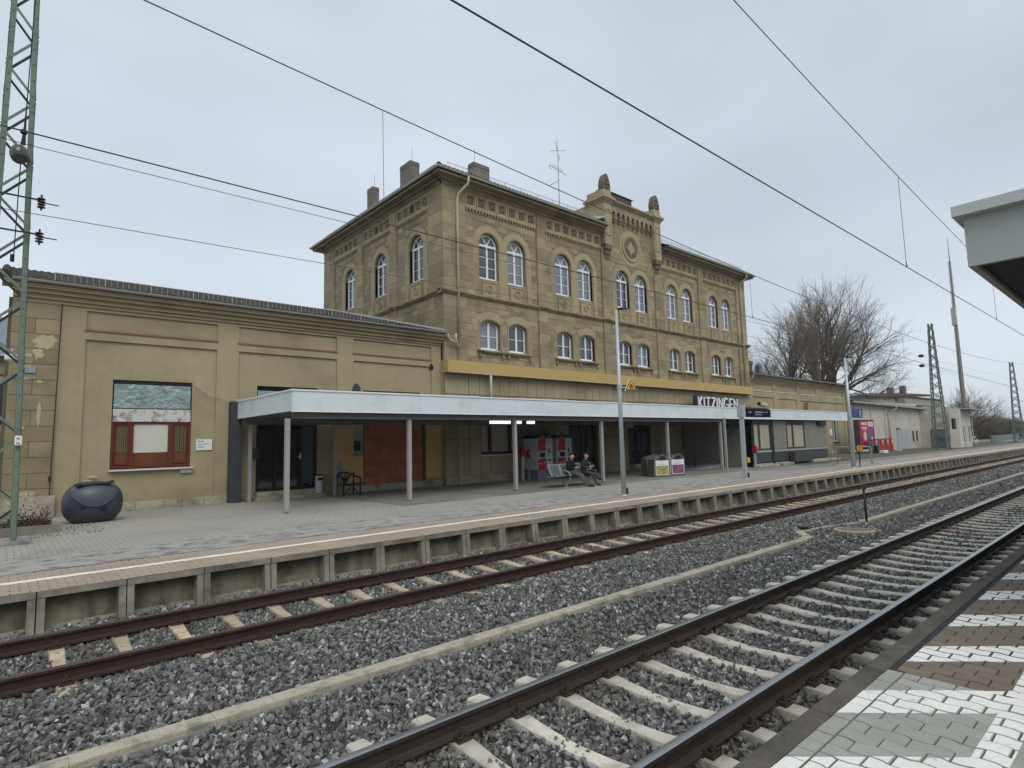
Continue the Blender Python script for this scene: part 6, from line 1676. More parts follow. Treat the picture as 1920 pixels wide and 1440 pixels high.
# ashtray bin by the door
t = thing('ashtray_bin', 'small grey cylindrical ashtray bin on the doorstep by the dark door', 'bin', (9.05, 20.85, .5))
b = MB(); b.lathe([(0, 0), (.13, 0), (.13, .62), (.0, .62)], (8.85, 20.86, .50), 14); b.build('body', M_machine, t, smooth=False)
b = MB(); b.lathe([(.135, 0), (.14, .05), (0, .06)], (8.85, 20.86, 1.12), 14); b.box(8.75, 8.95, 20.725, 20.74, .95, 1.05); b.build('top', M_black, t)
# ticket machines
def machine(x0, label):
    t = thing('ticket_machine', label, 'ticket machine', (x0 + .72, 20.3, .38))
    x1 = x0 + 1.02; y0, y1 = 19.62, 20.55
    b = MB(); b.box(x0, x1, y0, y1, .85, 2.30); b.build('cabinet', M_machine, t, bevel=.015)
    b = MB(); b.box(x0 + .02, x1 - .02, y0 + .02, y1, .38, .845); b.build('base', M_machinebase, t)
    b = MB(); b.box(x0 - .01, x1 + .01, y0 - .04, y1, 2.305, 2.46); b.build('header', M_blue, t)
    for i, (a, z0, z1) in enumerate(((.04, 1.72, 2.27), (.04, .86, 1.37))):
        b = MB(); b.box(x0 + a, x0 + .56, y0 - .012, y0 - .001, z0, z1); b.build('red_panel', M_red, t)
    b = MB(); b.box(x0 + .06, x0 + .55, y0 - .05, y0 - .001, 1.39, 1.70); s = b.build('screen_housing', M_machine, t)
    b = MB(); b.box(x0 + .12, x0 + .46, y0 - .056, y0 - .051, 1.43, 1.66); b.build('screen', M_glassd, s)
    b = MB()
    for z0, z1, xa, xb in ((2.10, 2.17, .72, .80), (1.93, 1.96, .73, .79), (1.62, 1.82, .72, .82), (1.50, 1.55, .74, .79), (1.24, 1.34, .70, .86)): b.box(x0 + xa, x0 + xb, y0 - .012, y0 - .002, z0, z1)
    b.build('slot', M_black, t)
    b = MB(); b.box(x0 + .12, x0 + .26, y0 - .018, y0 - .013, 1.13, 1.16); b.box(x0 + .42, x0 + .45, y0 - .018, y0 - .013, 1.12, 1.22); b.box(x0 + .08, x0 + .12, y0 - .018, y0 - .013, 2.12, 2.18); b.build('marking', M_signwhite, t)
    b = MB(); b.box(x0 + .2, x0 + .52, y0 - .046, y0 - .041, 2.36, 2.39); b.box(x0 + .66, x0 + .71, y0 - .046, y0 - .041, 2.34, 2.42); b.box(x0 + .80, x0 + .84, y0 - .046, y0 - .041, 2.34, 2.43); b.build('header_print', MATS['display_grey_text'], t)
machine(18.85 - .13, 'red and grey ticket machine beside the red validator')
machine(20.05, 'red and grey ticket machine nearer the dark station door')
def validator(x, y, zc, label, lit):
    t = thing('ticket_validator', label, 'validator', (x, y, .38))
    b = MB(); b.box(x - .11, x + .11, y - .12, y + .06, zc - .2, zc + .2); b.build('box', M_red, t, bevel=.015)
    b = MB(); b.box(x - .05, x + .05, y - .05, y + .05, .38, zc - .2); b.build('post', M_galv, t)
    b = MB(); b.box(x - .06, x + .02, y - .126, y - .121, zc - .02, zc + .04); b.box(x - .06, x + .02, y - .126, y - .121, zc + .08, zc + .12) ; b.build('marking', M_signwhite if lit else M_black, t)
validator(18.22, 20.1, 1.70, 'red ticket validator under the window post, plain front', False)
validator(18.72, 20.2, 1.60, 'red ticket validator with white markings touching the first machine', True)
validator(32.45, 16.05, 1.42, 'red ticket validator at the left corner of the shelter', False)
# advertising litter boxes with pointed lids
def adbox(x, y, m, label, wide=.88):
    t = thing('advert_litter_bin', label, 'litter bin', (x, y, .38))
    w, d = wide / 2, .24; t.rotation_euler = (0, 0, R(-20))
    b = MB(); b.box(x - w, x + w, y - d, y + d, .38, 1.18); b.build('body', M_binconc, t, bevel=.02)
    b = MB(); b.add([(x - w - .02, y - d - .02, 1.185), (x + w + .02, y - d - .02, 1.185), (x + w + .02, y + d + .02, 1.185), (x - w - .02, y + d + .02, 1.185), (x - .2, y - .15, 1.36), (x + .2, y - .15, 1.36), (x + .2, y + .15, 1.36), (x - .2, y + .15, 1.36)], [(0, 1, 5, 4), (1, 2, 6, 5), (2, 3, 7, 6), (3, 0, 4, 7), (4, 5, 6, 7), (3, 2, 1, 0)]); b.build('lid', M_binconc, t)
    b = MB(); pts = [(x + .20 * math.cos(a), y - .3, 1.22 + .18 * math.sin(a)) for a in [math.pi * k / 8 for k in range(9)]]; b.tube(pts, .035, 6); b.build('mouth_arch', M_binconc, t)
    b = MB(); b.prism([(x + .13 * math.cos(2 * math.pi * k / 12), 1.26 + .08 * math.sin(2 * math.pi * k / 12)) for k in range(12)], 'y', y - .32, y - .25); b.build('mouth', M_black, t)
    b = MB(); b.box(x - w + .09, x + w - .07, y - d - .012, y - d - .002, .46, 1.15); p = b.build('poster', M_signwhite, t)
    b = MB(); b.box(x - w + .12, x + w - .10, y - d - .016, y - d - .0125, .49, .90); b.build('poster_picture', m, p)
    b = MB(); b.box(x - w + .22, x + w - .2, y - d - .016, y - d - .0125, .96, .975); b.build('poster_line', MATS['grey_print'], p)
adbox(23.45, 16.3, M_poster_y, 'square litter bin with a white poster of yellow-green leaves')
adbox(24.75, 16.3, M_poster_p, 'square litter bin with a white poster of purple leaves')
adbox(24.0, 17.1, M_poster_y, 'square litter bin half hidden behind the one with yellow-green poster')
# bench: wire seats on a beam with V-shaped supports
BN = thing('platform_bench', 'grey wire-mesh platform bench with curved seats under the canopy', 'bench', (17.4, 16.1, .38))
b = MB(); b.beam((16.05, 15.95, .74), (18.75, 15.95, .74), .07, .07); b.build('beam', M_benchwire, BN)
for x in (16.75, 18.0):
    b = MB(); b.beam((x, 15.98, .40), (x - .02, 15.70, .74), .06, .05); b.beam((x, 15.98, .40), (x, 16.32, .74), .06, .05); b.box(x - .04, x + .04, 15.93, 16.03, .38, .62); b.build('support', M_galv, BN)
for i, x in enumerate((16.38, 17.0, 17.62, 18.24)):
    b = MB(); prof = [(15.62, .83), (15.72, .815), (15.95, .80), (16.10, .83), (16.18, .95), (16.24, 1.10), (16.28, 1.24)]
    vs = [(x + s * .27, y, z) for y, z in prof for s in (-1, 1)] + [(x + s * .27, y + .012, z - .014) for y, z in prof for s in (-1, 1)]
    n = len(prof)
    b.add(vs, [(2 * k, 2 * k + 1, 2 * k + 3, 2 * k + 2) for k in range(n - 1)] + [(2 * n + 2 * k, 2 * n + 2 * k + 1, 2 * n + 2 * k + 3, 2 * n + 2 * k + 2) for k in range(n - 1)])
    b.build('seat', M_benchwire, BN)
    b = MB()
    for s in (-1, 1): b.tube([(x + s * .275, y, z) for y, z in prof], .016, 6)
    b.tube([(x - .27, 16.28, 1.24), (x + .27, 16.28, 1.24)], .016, 6); b.build('seat_frame', M_galv, BN)
for x in (16.68, 17.95):
    b = MB(); b.tube([(x, 16.16, .98), (x, 15.95, 1.02), (x, 15.75, .95), (x, 15.66, .84)], .018, 6); b.build('armrest', M_galv, BN)
b = MB(); b.box(15.6, 16.1, 15.85, 16.1, .80, .83); b.build('side_table', M_benchwire, BN)
# ================================================================== PEOPLE
def skin_body(nodes, edges, root, subd=2):
    """nodes: name -> (pos, radius); returns an evaluated mesh"""
    names = list(nodes); idx = {k: i for i, k in enumerate(names)}
    me = bpy.data.meshes.new('body_cage')
    me.from_pydata([nodes[k][0] for k in names], [(idx[a], idx[c]) for a, c in edges], [])
    ob = bpy.data.objects.new('body_cage', me); COL.objects.link(ob)
    bm = bmesh.new(); bm.from_mesh(me); L = bm.verts.layers.skin.verify(); bm.verts.ensure_lookup_table()
    for k in names:
        r = nodes[k][1]; v = bm.verts[idx[k]]
        v[L].radius = (r, r) if not isinstance(r, tuple) else r
        v[L].use_root = (k == root)
    bm.to_mesh(me); bm.free()
    ob.modifiers.new('skin', 'SKIN').use_smooth_shade = True
    s = ob.modifiers.new('sub', 'SUBSURF'); s.levels = subd; s.render_levels = subd
    dg = bpy.context.evaluated_depsgraph_get()
    out = bpy.data.meshes.new_from_object(ob.evaluated_get(dg))
    bpy.data.objects.remove(ob); bpy.data.meshes.remove(me)
    return out
def person(x, y, label, top_m, leg_m, crossed, turn=0):
    P = thing('person', label, 'person', (x, y, .38)); P.scale = (.97, .97, .93)
    V = lambda a, b_, c: (a, b_, c)     # local: -y is where the person faces, z above the platform
    n = {'pelvis': ((0, .02, .56), .135), 'waist': ((0, .03, .70), .135), 'chest': ((0, .0, .90), .155), 'upchest': ((0, -.03, 1.02), .13),
         'neck': ((0, -.06, 1.10), .058), 'neck2': ((0, -.085, 1.15), .052), 'head1': ((0, -.11, 1.19), .078), 'head2': ((0, -.105, 1.26), .098), 'head3': ((0, -.085, 1.33), .082)}
    e = [('pelvis', 'waist'), ('waist', 'chest'), ('chest', 'upchest'), ('upchest', 'neck'), ('neck', 'neck2'), ('neck2', 'head1'), ('head1', 'head2'), ('head2', 'head3')]
    for s, t in ((-1, 'r'), (1, 'l')):
        n['sh' + t] = ((s * .17, -.02, 1.02), .072); n['el' + t] = ((s * .24, -.10, .78), .052); n['fa' + t] = ((s * .15, -.27, .75), .044)
        n['wr' + t] = ((s * .06, -.37, .79), .030); n['ha' + t] = ((s * .035, -.42, .81), .038)
        e += [('upchest', 'sh' + t), ('sh' + t, 'el' + t), ('el' + t, 'fa' + t), ('fa' + t, 'wr' + t), ('wr' + t, 'ha' + t)]
        if crossed and t == 'l':
            L = {'hi': ((s * .10, -.06, .55), .10), 'th': ((s * .08, -.28, .60), .088), 'kn': ((s * .04, -.50, .63), .070), 'sn': ((s * -.06, -.62, .46), .055), 'an': ((s * -.12, -.70, .31), .038), 'fo': ((s * -.14, -.84, .28), .042), 'to': ((s * -.15, -.94, .27), .034)}
        elif crossed:
            L = {'hi': ((s * .09, -.06, .54), .10), 'th': ((s * .10, -.26, .53), .088), 'kn': ((s * .10, -.47, .50), .068), 'sn': ((s * .10, -.54, .30), .055), 'an': ((s * .10, -.62, .10), .040), 'fo': ((s * .11, -.74, .055), .042), 'to': ((s * .12, -.86, .04), .034)}
        else:
            L = {'hi': ((s * .09, -.06, .54), .10), 'th': ((s * .10, -.27, .54), .088), 'kn': ((s * .10, -.48, .51), .070), 'sn': ((s * .09, -.66, .32), .056), 'an': ((s * .08, -.86, .10), .040), 'fo': ((s * .09, -.96, .055), .043), 'to': ((s * .10, -1.08, .045), .036)}
        for k, v in L.items(): n[k + t] = v
        e += [('pelvis', 'hi' + t), ('hi' + t, 'th' + t), ('th' + t, 'kn' + t), ('kn' + t, 'sn' + t), ('sn' + t, 'an' + t), ('an' + t, 'fo' + t), ('fo' + t, 'to' + t)]
    me = skin_body(n, e, 'pelvis')
    me.materials.clear()
    for m in (top_m, leg_m, M_skin, M_shoe): me.materials.append(m)
    cents = {k: Vector(v[0]) for k, v in n.items()}
    kind = {}
    for k in n:
        if k in ('neck2', 'head1', 'head2', 'head3') or k[:2] in ('ha', 'wr') : kind[k] = 2
        elif k[:2] in ('hi', 'th', 'kn', 'sn') or k == 'pelvis': kind[k] = 1
        elif k[:2] in ('an',): kind[k] = 1
        elif k[:2] in ('fo', 'to'): kind[k] = 3
        else: kind[k] = 0
    kind['pelvis'] = 0
    for p in me.polygons:
        c = p.center; k = min(cents, key=lambda q: (cents[q] - c).length / (1.0 if q != 'pelvis' else 1.0))
        p.material_index = kind[k]; p.use_smooth = True
    o = bpy.data.objects.new('body', me); COL.objects.link(o); o.parent = P; o.rotation_euler = (0, 0, turn)
    # face: nose, ears, eyes, mouth
    b = MB(); b.tube([(0, -.195, 1.265), (0, -.222, 1.235), (0, -.205, 1.225)], [.010, .016, .012], 6)
    for s in (-1, 1): b.lathe([(0, -.03), (.012, -.02), (.016, 0), (.010, .025), (0, .03)], (s * .098, -.10, 1.245), 6)
    f = b.mesh('face', M_skin, True); fo = bpy.data.objects.new('nose_and_ears', f); COL.objects.link(fo); fo.parent = P; fo.rotation_euler = (0, 0, turn)
    b = MB()
    for s in (-1, 1): b.box(s * .035 - .012, s * .035 + .012, -.206, -.190, 1.262, 1.270)
    b.box(-.022, .022, -.196, -.185, 1.195, 1.201)
    fo = bpy.data.objects.new('eyes_and_mouth', b.mesh('eyes', M_hair)); COL.objects.link(fo); fo.parent = P; fo.rotation_euler = (0, 0, turn)
    # hair cap with tufts
    b = MB(); r5 = random.Random(int(x * 10)); N2 = 14; vs = []
    for j in range(8):
        ph = R(90 - j * 14)
        for i in range(N2):
            th = 2 * math.pi * i / N2; front = math.sin(th) < -.2
            pz = 1.285 + .112 * math.sin(ph) if not (front and j > 4) else 1.285 + .112 * math.sin(R(90 - 4 * 14))
            rr_ = .112 * math.cos(ph if not (front and j > 4) else R(90 - 4 * 14)) * r5.uniform(.96, 1.06)
            vs.append((rr_ * math.cos(th), -.085 + rr_ * 1.08 * math.sin(th), pz + r5.uniform(-.006, .006)))
    b.add(vs, [(j * N2 + i, j * N2 + (i + 1) % N2, (j + 1) * N2 + (i + 1) % N2, (j + 1) * N2 + i) for j in range(7) for i in range(N2)])
    for k in range(60):
        th = r5.uniform(0, 6.28); ph = r5.uniform(.1, 1.4); d = Vector((math.cos(th) * math.cos(ph), math.sin(th) * math.cos(ph), math.sin(ph)))
        c = Vector((0, -.085, 1.285)) + d * .108; q = c + d * .016 + Vector((r5.uniform(-.02, .02), r5.uniform(-.02, .02), 0)); b.tube([c, q], [.010, .003], 4)
    fo = bpy.data.objects.new('hair', b.mesh('hair', M_hair, True)); COL.objects.link(fo); fo.parent = P; fo.rotation_euler = (0, 0, turn)
    # fingers around a phone
    b = MB()
    for s in (-1, 1):
        for k in range(4):
            L = (.9, 1.0, .95, .75)[k]
            b.tube([(s * .055, -.43, .83 - k * .018), (s * .030, -.468, .832 - k * .018), (s * (.030 - .026 * L), -.466, .838 - k * .018)], [.009, .0085, .007], 6)
        b.tube([(s * .045, -.42, .845), (s * .035, -.435, .870), (s * .015, -.442, .880)], [.011, .010, .008], 6)
    fo = bpy.data.objects.new('fingers', b.mesh('fingers', M_skin, True)); COL.objects.link(fo); fo.parent = P; fo.rotation_euler = (0, 0, turn)
    return P
person(17.02, 15.98, 'seated person in a navy jacket and grey trousers, legs stretched out, looking at a phone', M_navy, M_trous, False, R(8))
person(17.86, 15.98, 'seated person in a dark green hoodie and blue-grey jeans with legs crossed, holding a phone', M_green, M_jeans, True, R(8))
for x, lab in ((17.02, 'navy jacket'), (17.86, 'green hoodie')):
    b = MB(); b.box(-.034, .034, -.006, .006, -.07, .07); ph = b.build('phone', M_black, None, bevel=.004)
    c_, s_ = math.cos(R(8)), math.sin(R(8)); lx, ly = 0, -.448
    ph.location = (x + lx * c_ - ly * s_, 15.98 + lx * s_ + ly * c_, .38 + .855 * .93); ph.rotation_euler = (R(-28), 0, R(8))
    tag(ph, 'black phone held by the person in the %s' % lab, 'phone')

# ================================================================== PLATFORM RAILING, POSTER, CONTAINERS
t = thing('platform_railing', 'thin grey tubular railing beside the tall lamp post', 'railing', (38, 12.8, .38))
b = MB(); b.tube([(38.0, 13.7, .38), (38.0, 13.7, 1.36), (38.0, 13.6, 1.40), (38.15, 12.0, 1.40), (38.2, 11.9, 1.36), (38.2, 11.9, .38)], .032, 8); b.build('hoop', M_post, t, True)
t = thing('advert_board', 'tall red advertising board with white blocks and a blue figure by the shed wall', 'poster board', (60, 19, .38))
b = MB(); b.box(58.05, 62.2, 18.95, 19.35, .75, 3.43); b.build('case', M_black, t)
b = MB(); b.box(58.02, 58.06, 18.95, 19.35, .75, 3.43); b.build('case_side', M_shelterdark, t)
b = MB(); b.box(58.3, 62.05, 18.93, 18.949, .90, 3.34); p = b.build('poster', M_poster_red, t)
b = MB(); b.box(58.75, 60.3, 18.92, 18.928, 2.95, 3.18); b.box(60.45, 61.9, 18.92, 18.928, 2.80, 3.26); b.box(58.8, 60.1, 18.92, 18.928, 2.62, 2.78); b.box(58.95, 60.0, 18.92, 18.928, 2.48, 2.55)
b.prism([(59.55 + .42 * math.cos(2 * math.pi * k / 16), 1.92 + .44 * math.sin(2 * math.pi * k / 16)) for k in range(16)], 'y', 18.92, 18.928)
b.prism([(61.0, 1.2), (61.55, 1.3), (61.5, 1.85), (61.1, 1.9)], 'y', 18.91, 18.918); b.box(58.75, 59.7, 18.92, 18.928, 1.02, 1.10); b.build('white_print', M_poster_pink, p)
b = MB(); b.prism([(60.2, 2.75), (60.7, 2.1), (60.3, 1.7), (60.5, .95), (61.9, .95), (61.95, 1.3), (61.2, 1.5), (61.75, 2.7), (61.3, 2.72), (60.95, 2.2), (60.6, 2.72)], 'y', 18.923, 18.929); b.build('figure_print', M_poster_blue, p)
for x in (58.3, 61.9):
    b = MB(); b.box(x - .08, x + .08, 19.1, 19.2, .38, .75); b.build('leg', M_black, t)
t = thing('black_pillar', 'short black post between the red poster board and the red containers', 'post', (59.3, 18.0, .38))
b = MB(); b.box(59.1, 59.35, 17.9, 18.2, .38, 1.05); tag(b.build('pillar_body', M_black, t))
b = MB(); b.box(59.07, 59.38, 17.88, 18.22, 1.05, 1.10); b.build('pillar_cap', M_machinebase, t)
for k, (x, lab) in enumerate(((59.0, 'red vending cabinet at the left end of the row, white block beneath'), (60.7, 'second red vending cabinet from the left in the row of four'), (62.1, 'third red vending cabinet from the left in the row of four'), (63.4, 'rightmost red vending cabinet, next to the pale metal doors'))):
    t = thing('red_cabinet', lab, 'cabinet', (x, 18.2, .38), 'row of red cabinets by the shed')
    b = MB(); b.box(x, x + .22, 18.2, 18.55, .55, 1.66); b.build('side_casing', M_machinebase, t)
    b = MB(); b.box(x + .23, x + 1.12, 18.15, 18.55, .55, 1.66); b.build('casing', M_red, t)
    b = MB(); b.box(x + .70, x + 1.0, 18.135, 18.149, 1.30, 1.55); b.box(x + .85, x + .98, 18.135, 18.149, 1.1, 1.3); b.build('logo_print', M_poster_pink, t)
    b = MB(); b.box(x + .1, x + 1.1, 18.25, 18.5, .38, .55); b.build('foot', M_conc, t)
b = MB(); b.box(59.9, 61.0, 17.6, 18.0, .38, .62); tag(b.build('white_block', M_signwhite, bevel=.01), 'white block on the ground before the red cabinets', 'block')
b = MB(); b.box(64.3, 65.0, 17.6, 18.0, .38, .58); tag(b.build('cream_block', M_pipe, bevel=.03), 'cream block at the right foot of the red cabinets', 'block')

# ================================================================== GOODS SHED
GS = thing('goods_shed', 'long pale rendered goods shed with a flared roof edge beyond the east wing', 'building', (75, 22, .2))
YA = 21.3
ya = lambda u: 21.2 - (u - 62.5) * .088
TA = lambda u, v, z: (u, ya(u) - v, z)
b = MB(TA)
wall_holes(b, 62.5, 80.0, -.2, 5.4, 0, [], .2)
b.T = None; b.build('front_wall', M_grey_shed, GS)
b = MB(); b.add([(80, 19.66, -.2), (80, 15.8, -.2), (80, 15.8, 4.75), (80, 19.66, 5.2)], [(0, 1, 2, 3)]); b.build('west_face', M_grey_shed, GS)
b = MB(); b.box(80.0, 84.6, 15.8, 15.81, -.2, 4.7); b.box(84.59, 84.6, 15.8, YA, -.2, 4.7); b.build('end_block', M_grey_shed, GS)
b = MB(); b.add([(78.4, 15.75, -.2), (80.05, 15.75, -.2), (80.05, 15.75, 4.6), (79.2, 15.75, 4.6), (78.4, 16.6, -.2), (80.05, 16.6, -.2), (80.05, 16.6, 4.6), (79.2, 16.6, 4.6)], [(0, 1, 2, 3), (0, 3, 7, 4), (4, 5, 6, 7)]); b.build('buttress', M_grey_shed, GS)
b = MB(TA)
for x in (67.3, 70.6): b.box(x, x + .14, -.05, .03, .2, 4.95)
b.T = None
b.build('wall_seam', M_plaster_g, GS)
# roof: single slope with an overhanging edge
b = MB()
b.add([(62.4, 20.7, 5.42), (80.2, 19.1, 4.98), (80.2, 14.9, 4.72), (87.4, 14.9, 4.60), (87.4, 30, 6.3), (62.4, 30, 6.9)], [(0, 1, 2, 3, 4, 5)])
b.add([(62.4, 20.7, 5.28), (80.2, 19.1, 4.84), (80.2, 14.9, 4.60), (87.4, 14.9, 4.48), (87.4, 30, 6.16), (62.4, 30, 6.76)], [(0, 1, 2, 3, 4, 5)])
b.build('roof', M_roofdark, GS)
b = MB(); b.beam((62.4, 20.65, 5.30), (80.1, 19.05, 4.86), .16, .16); b.beam((80.1, 19.05, 4.86), (80.1, 14.85, 4.62), .14, .14); b.beam((80.1, 14.85, 4.62), (87.4, 14.85, 4.50), .14, .14); b.build('gutter', M_zinc, GS)
pipe([(72.2, 19.7, 4.95), (72.2, 19.8, 4.7), (71.4, 20.25, 4.4), (71.4, 20.30, .2)], .07, parent=GS)
pipe([(87.3, 14.9, 4.45), (87.1, 14.95, 4.1), (84.8, 15.7, 3.7), (84.7, 15.72, .2)], .06, parent=GS)
for x0_, x1_ in ((73.4, 74.2), (74.24, 75.9), (75.94, 77.2)):
    b = MB(TA); b.box(x0_, x1_, .01, .06, .1, 2.55); b.T = None; b.build('door', M_metaldoor, GS)
b = MB(TA); b.box(73.3, 74.2, 0, .1, 2.55, 2.64); b.T = None; b.build('lintel', M_black, GS)
b = MB(); b.box(79.99 - .03, 79.99, 17.3, 18.7, .3, 2.45); b.build('door', mat('blue_grey_door', (.12, .155, .17), .6, var=.1), GS)
for u in (77.8, 78.85):
    b = MB(TA); b.box(u - .22, u + .22, .01, .04, 1.2, 2.35); b.T = None; b.build('window', M_glass, GS)
for x in (80.7, 83.2):
    b = MB(); b.box(x, x + .7, 15.76, 15.79, 1.15, 2.7); w = b.build('window', M_metaldoor, GS)
    b = MB(); fr(b, x - .04, x + .74, 1.11, 2.74, .06, 15.72, 15.76); b.build('frame', M_plaster_g, w)
b = MB(); b.box(81.0, 81.6, 15.76, 15.79, .45, .85); b.build('window', M_metaldoor, GS)
b = MB(); b.box(92.0, 110, 24.0, 36, 4.5, 7.0); b.build('upper_storey', M_plaster_g, GS); b = MB(); b.box(91.9, 110.3, 23.8, 36, 7.0, 7.14); b.build('upper_roof', M_roofdark, GS)
# low red-brown roof behind with two chimneys
t = thing('brown_roofed_house', 'low building with a red-brown roof and two chimneys behind the goods shed', 'building', (95, 26, .2))
b = MB(); b.box(80.5, 106, 25.2, 34, 0, 7.0); b.build('wall', M_grey_shed, t)
b = MB(); b.add([(79.5, 24.6, 6.85), (107, 24.6, 7.9), (107, 29, 8.5), (79.5, 29, 7.3), (79.5, 24.6, 6.60), (107, 24.6, 7.55)], [(0, 1, 2, 3), (0, 4, 5, 1)]); b.build('roof', mat('red_brown_roof', (.10, .058, .05), .8, var=.15), t)
for x, y in ((94.7, 26.2), (103.5, 27.0)):
    b = MB(); b.box(x, x + .95, y, y + .7, 6.8, 8.6 if x < 100 else 9.3); b.build('chimney', M_chim, t)
# house behind on the far left, small part in view behind the mast
t = thing('background_house', 'ochre house with a slate roof glimpsed behind the lattice mast', 'building', (-6, 42, .3))
b = MB(); b.box(-14, .55, 40, 50, .2, 7.3); b.build('wall', M_plaster, t)
b = MB(); b.add([(-14.4, 39.4, 7.25), (.9, 39.4, 7.25), (.9, 45, 10.2), (-14.4, 45, 10.2)], [(0, 1, 2, 3)]); b.build('roof', M_slate, t)
b = MB(); b.box(-1.0, .22, 39.95, 39.99, 3.7, 5.8); b.box(-1.0, .22, 39.95, 39.99, .9, 3.0); b.build('window', M_glass, t)
b = MB(); b.box(-14, .56, 39.9, 39.99, 3.2, 3.35); b.box(-14, .56, 39.9, 39.99, 6.3, 6.5); b.build('string_course', M_cornice, t)
b = MB(); b.tube([(.42, 39.85, .3), (.42, 39.85, 7.0)], .05, 6); b.build('downpipe', M_pipe, t)

# ================================================================== FAR RIGHT: BARRIER, CAR, BANK, HILLS
t = thing('noise_barrier', 'low blue-grey barrier wall beyond the goods shed at the right edge', 'wall', (130, 20, 0))
b = MB()
pts = [(112, 18.6), (122, 19.4), (135, 20.6), (150, 21.8), (170, 23.5)]
for (x0_, y0_), (x1_, y1_) in zip(pts, pts[1:]):
    b2 = MB(); b2.beam((x0_, y0_, .55), (x1_, y1_, .55), .15, 1.6); b2.build('panel', M_fence, t)
    b2 = MB(); b2.box(x0_ - .15, x0_ + .15, y0_ - .1, y0_ + .1, -.3, 1.40); b2.build('post', M_fence, t)
t = thing('parked_car', 'pale mint parked car seen beside the goods shed downpipe', 'car', (111, 20.5, -.1))
cz = -.15; bx, by = 109.2, 20.4
prof = [(0, .35), (0, .75), (.25, .92), (1.0, 1.0), (1.55, 1.42), (3.0, 1.46), (3.75, 1.05), (4.3, .95), (4.4, .6), (4.35, .35)]
b = MB(); b.prism([(bx + px_, cz + pz_) for px_, pz_ in prof], 'y', by, by + 1.75); b.build('body', M_carpaint, t, bevel=.08)
b = MB(); b.prism([(bx + px_, cz + pz_) for px_, pz_ in ((1.15, 1.02), (1.62, 1.36), (2.2, 1.39), (2.2, 1.0))], 'y', by - .01, by); b.prism([(bx + px_, cz + pz_) for px_, pz_ in ((2.28, 1.0), (2.28, 1.39), (2.95, 1.39), (3.55, 1.05))], 'y', by - .01, by); b.prism([(by + .2, cz + 1.03), (by + 1.55, cz + 1.03), (by + 1.4, cz + 1.36), (by + .35, cz + 1.36)], 'x', bx + 1.02, bx + 1.06); b.build('window', M_carglass, t)
for x in (.85, 3.5):
    for y in (by - .02, by + 1.6):
        b = MB(); b.tube([(bx + x, y, cz + .33), (bx + x, y + .17, cz + .33)], .33, 14); w = b.build('wheel', M_rubber, t)
for y in (by + .15, by + 1.35):
    b = MB(); b.box(bx - .02, bx + .03, y, y + .25, cz + .62, cz + .76); b.build('headlight', M_signwhite, t)
b = MB(); g3 = random.Random(12); nx, ny = 40, 16; vs = []
for i in range(nx + 1):
    for j in range(ny + 1):
        x = 92 + 140 * i / nx; y = 22 + 60 * j / ny; vs.append((x, y, -.3 + max(0, j - 2) * .12 + g3.uniform(-.1, .1)))
b.add(vs, [(i * (ny + 1) + j, (i + 1) * (ny + 1) + j, (i + 1) * (ny + 1) + j + 1, i * (ny + 1) + j + 1) for i in range(nx) for j in range(ny)])
tag(b.build('embankment', M_grass, fix=False), kind='structure')
b = MB(); g3 = random.Random(31); nx, ny = 90, 8; vs = []
for i in range(nx + 1):
    for j in range(ny + 1):
        x = 150 + 3000 * i / nx
        hmax = 17 + 4 * math.sin(i * .37) + 2.5 * math.sin(i * .91 + 1)
        vs.append((x, 42 + (x - 150) * .05 + j * 18, -1 + hmax * math.sin(j / ny * math.pi / 2) * (1 + .05 * g3.uniform(-1, 1))))
b.add(vs, [(i * (ny + 1) + j, (i + 1) * (ny + 1) + j, (i + 1) * (ny + 1) + j + 1, i * (ny + 1) + j + 1) for i in range(nx) for j in range(ny)])
tag(b.build('hills', M_hill, fix=False), kind='structure')

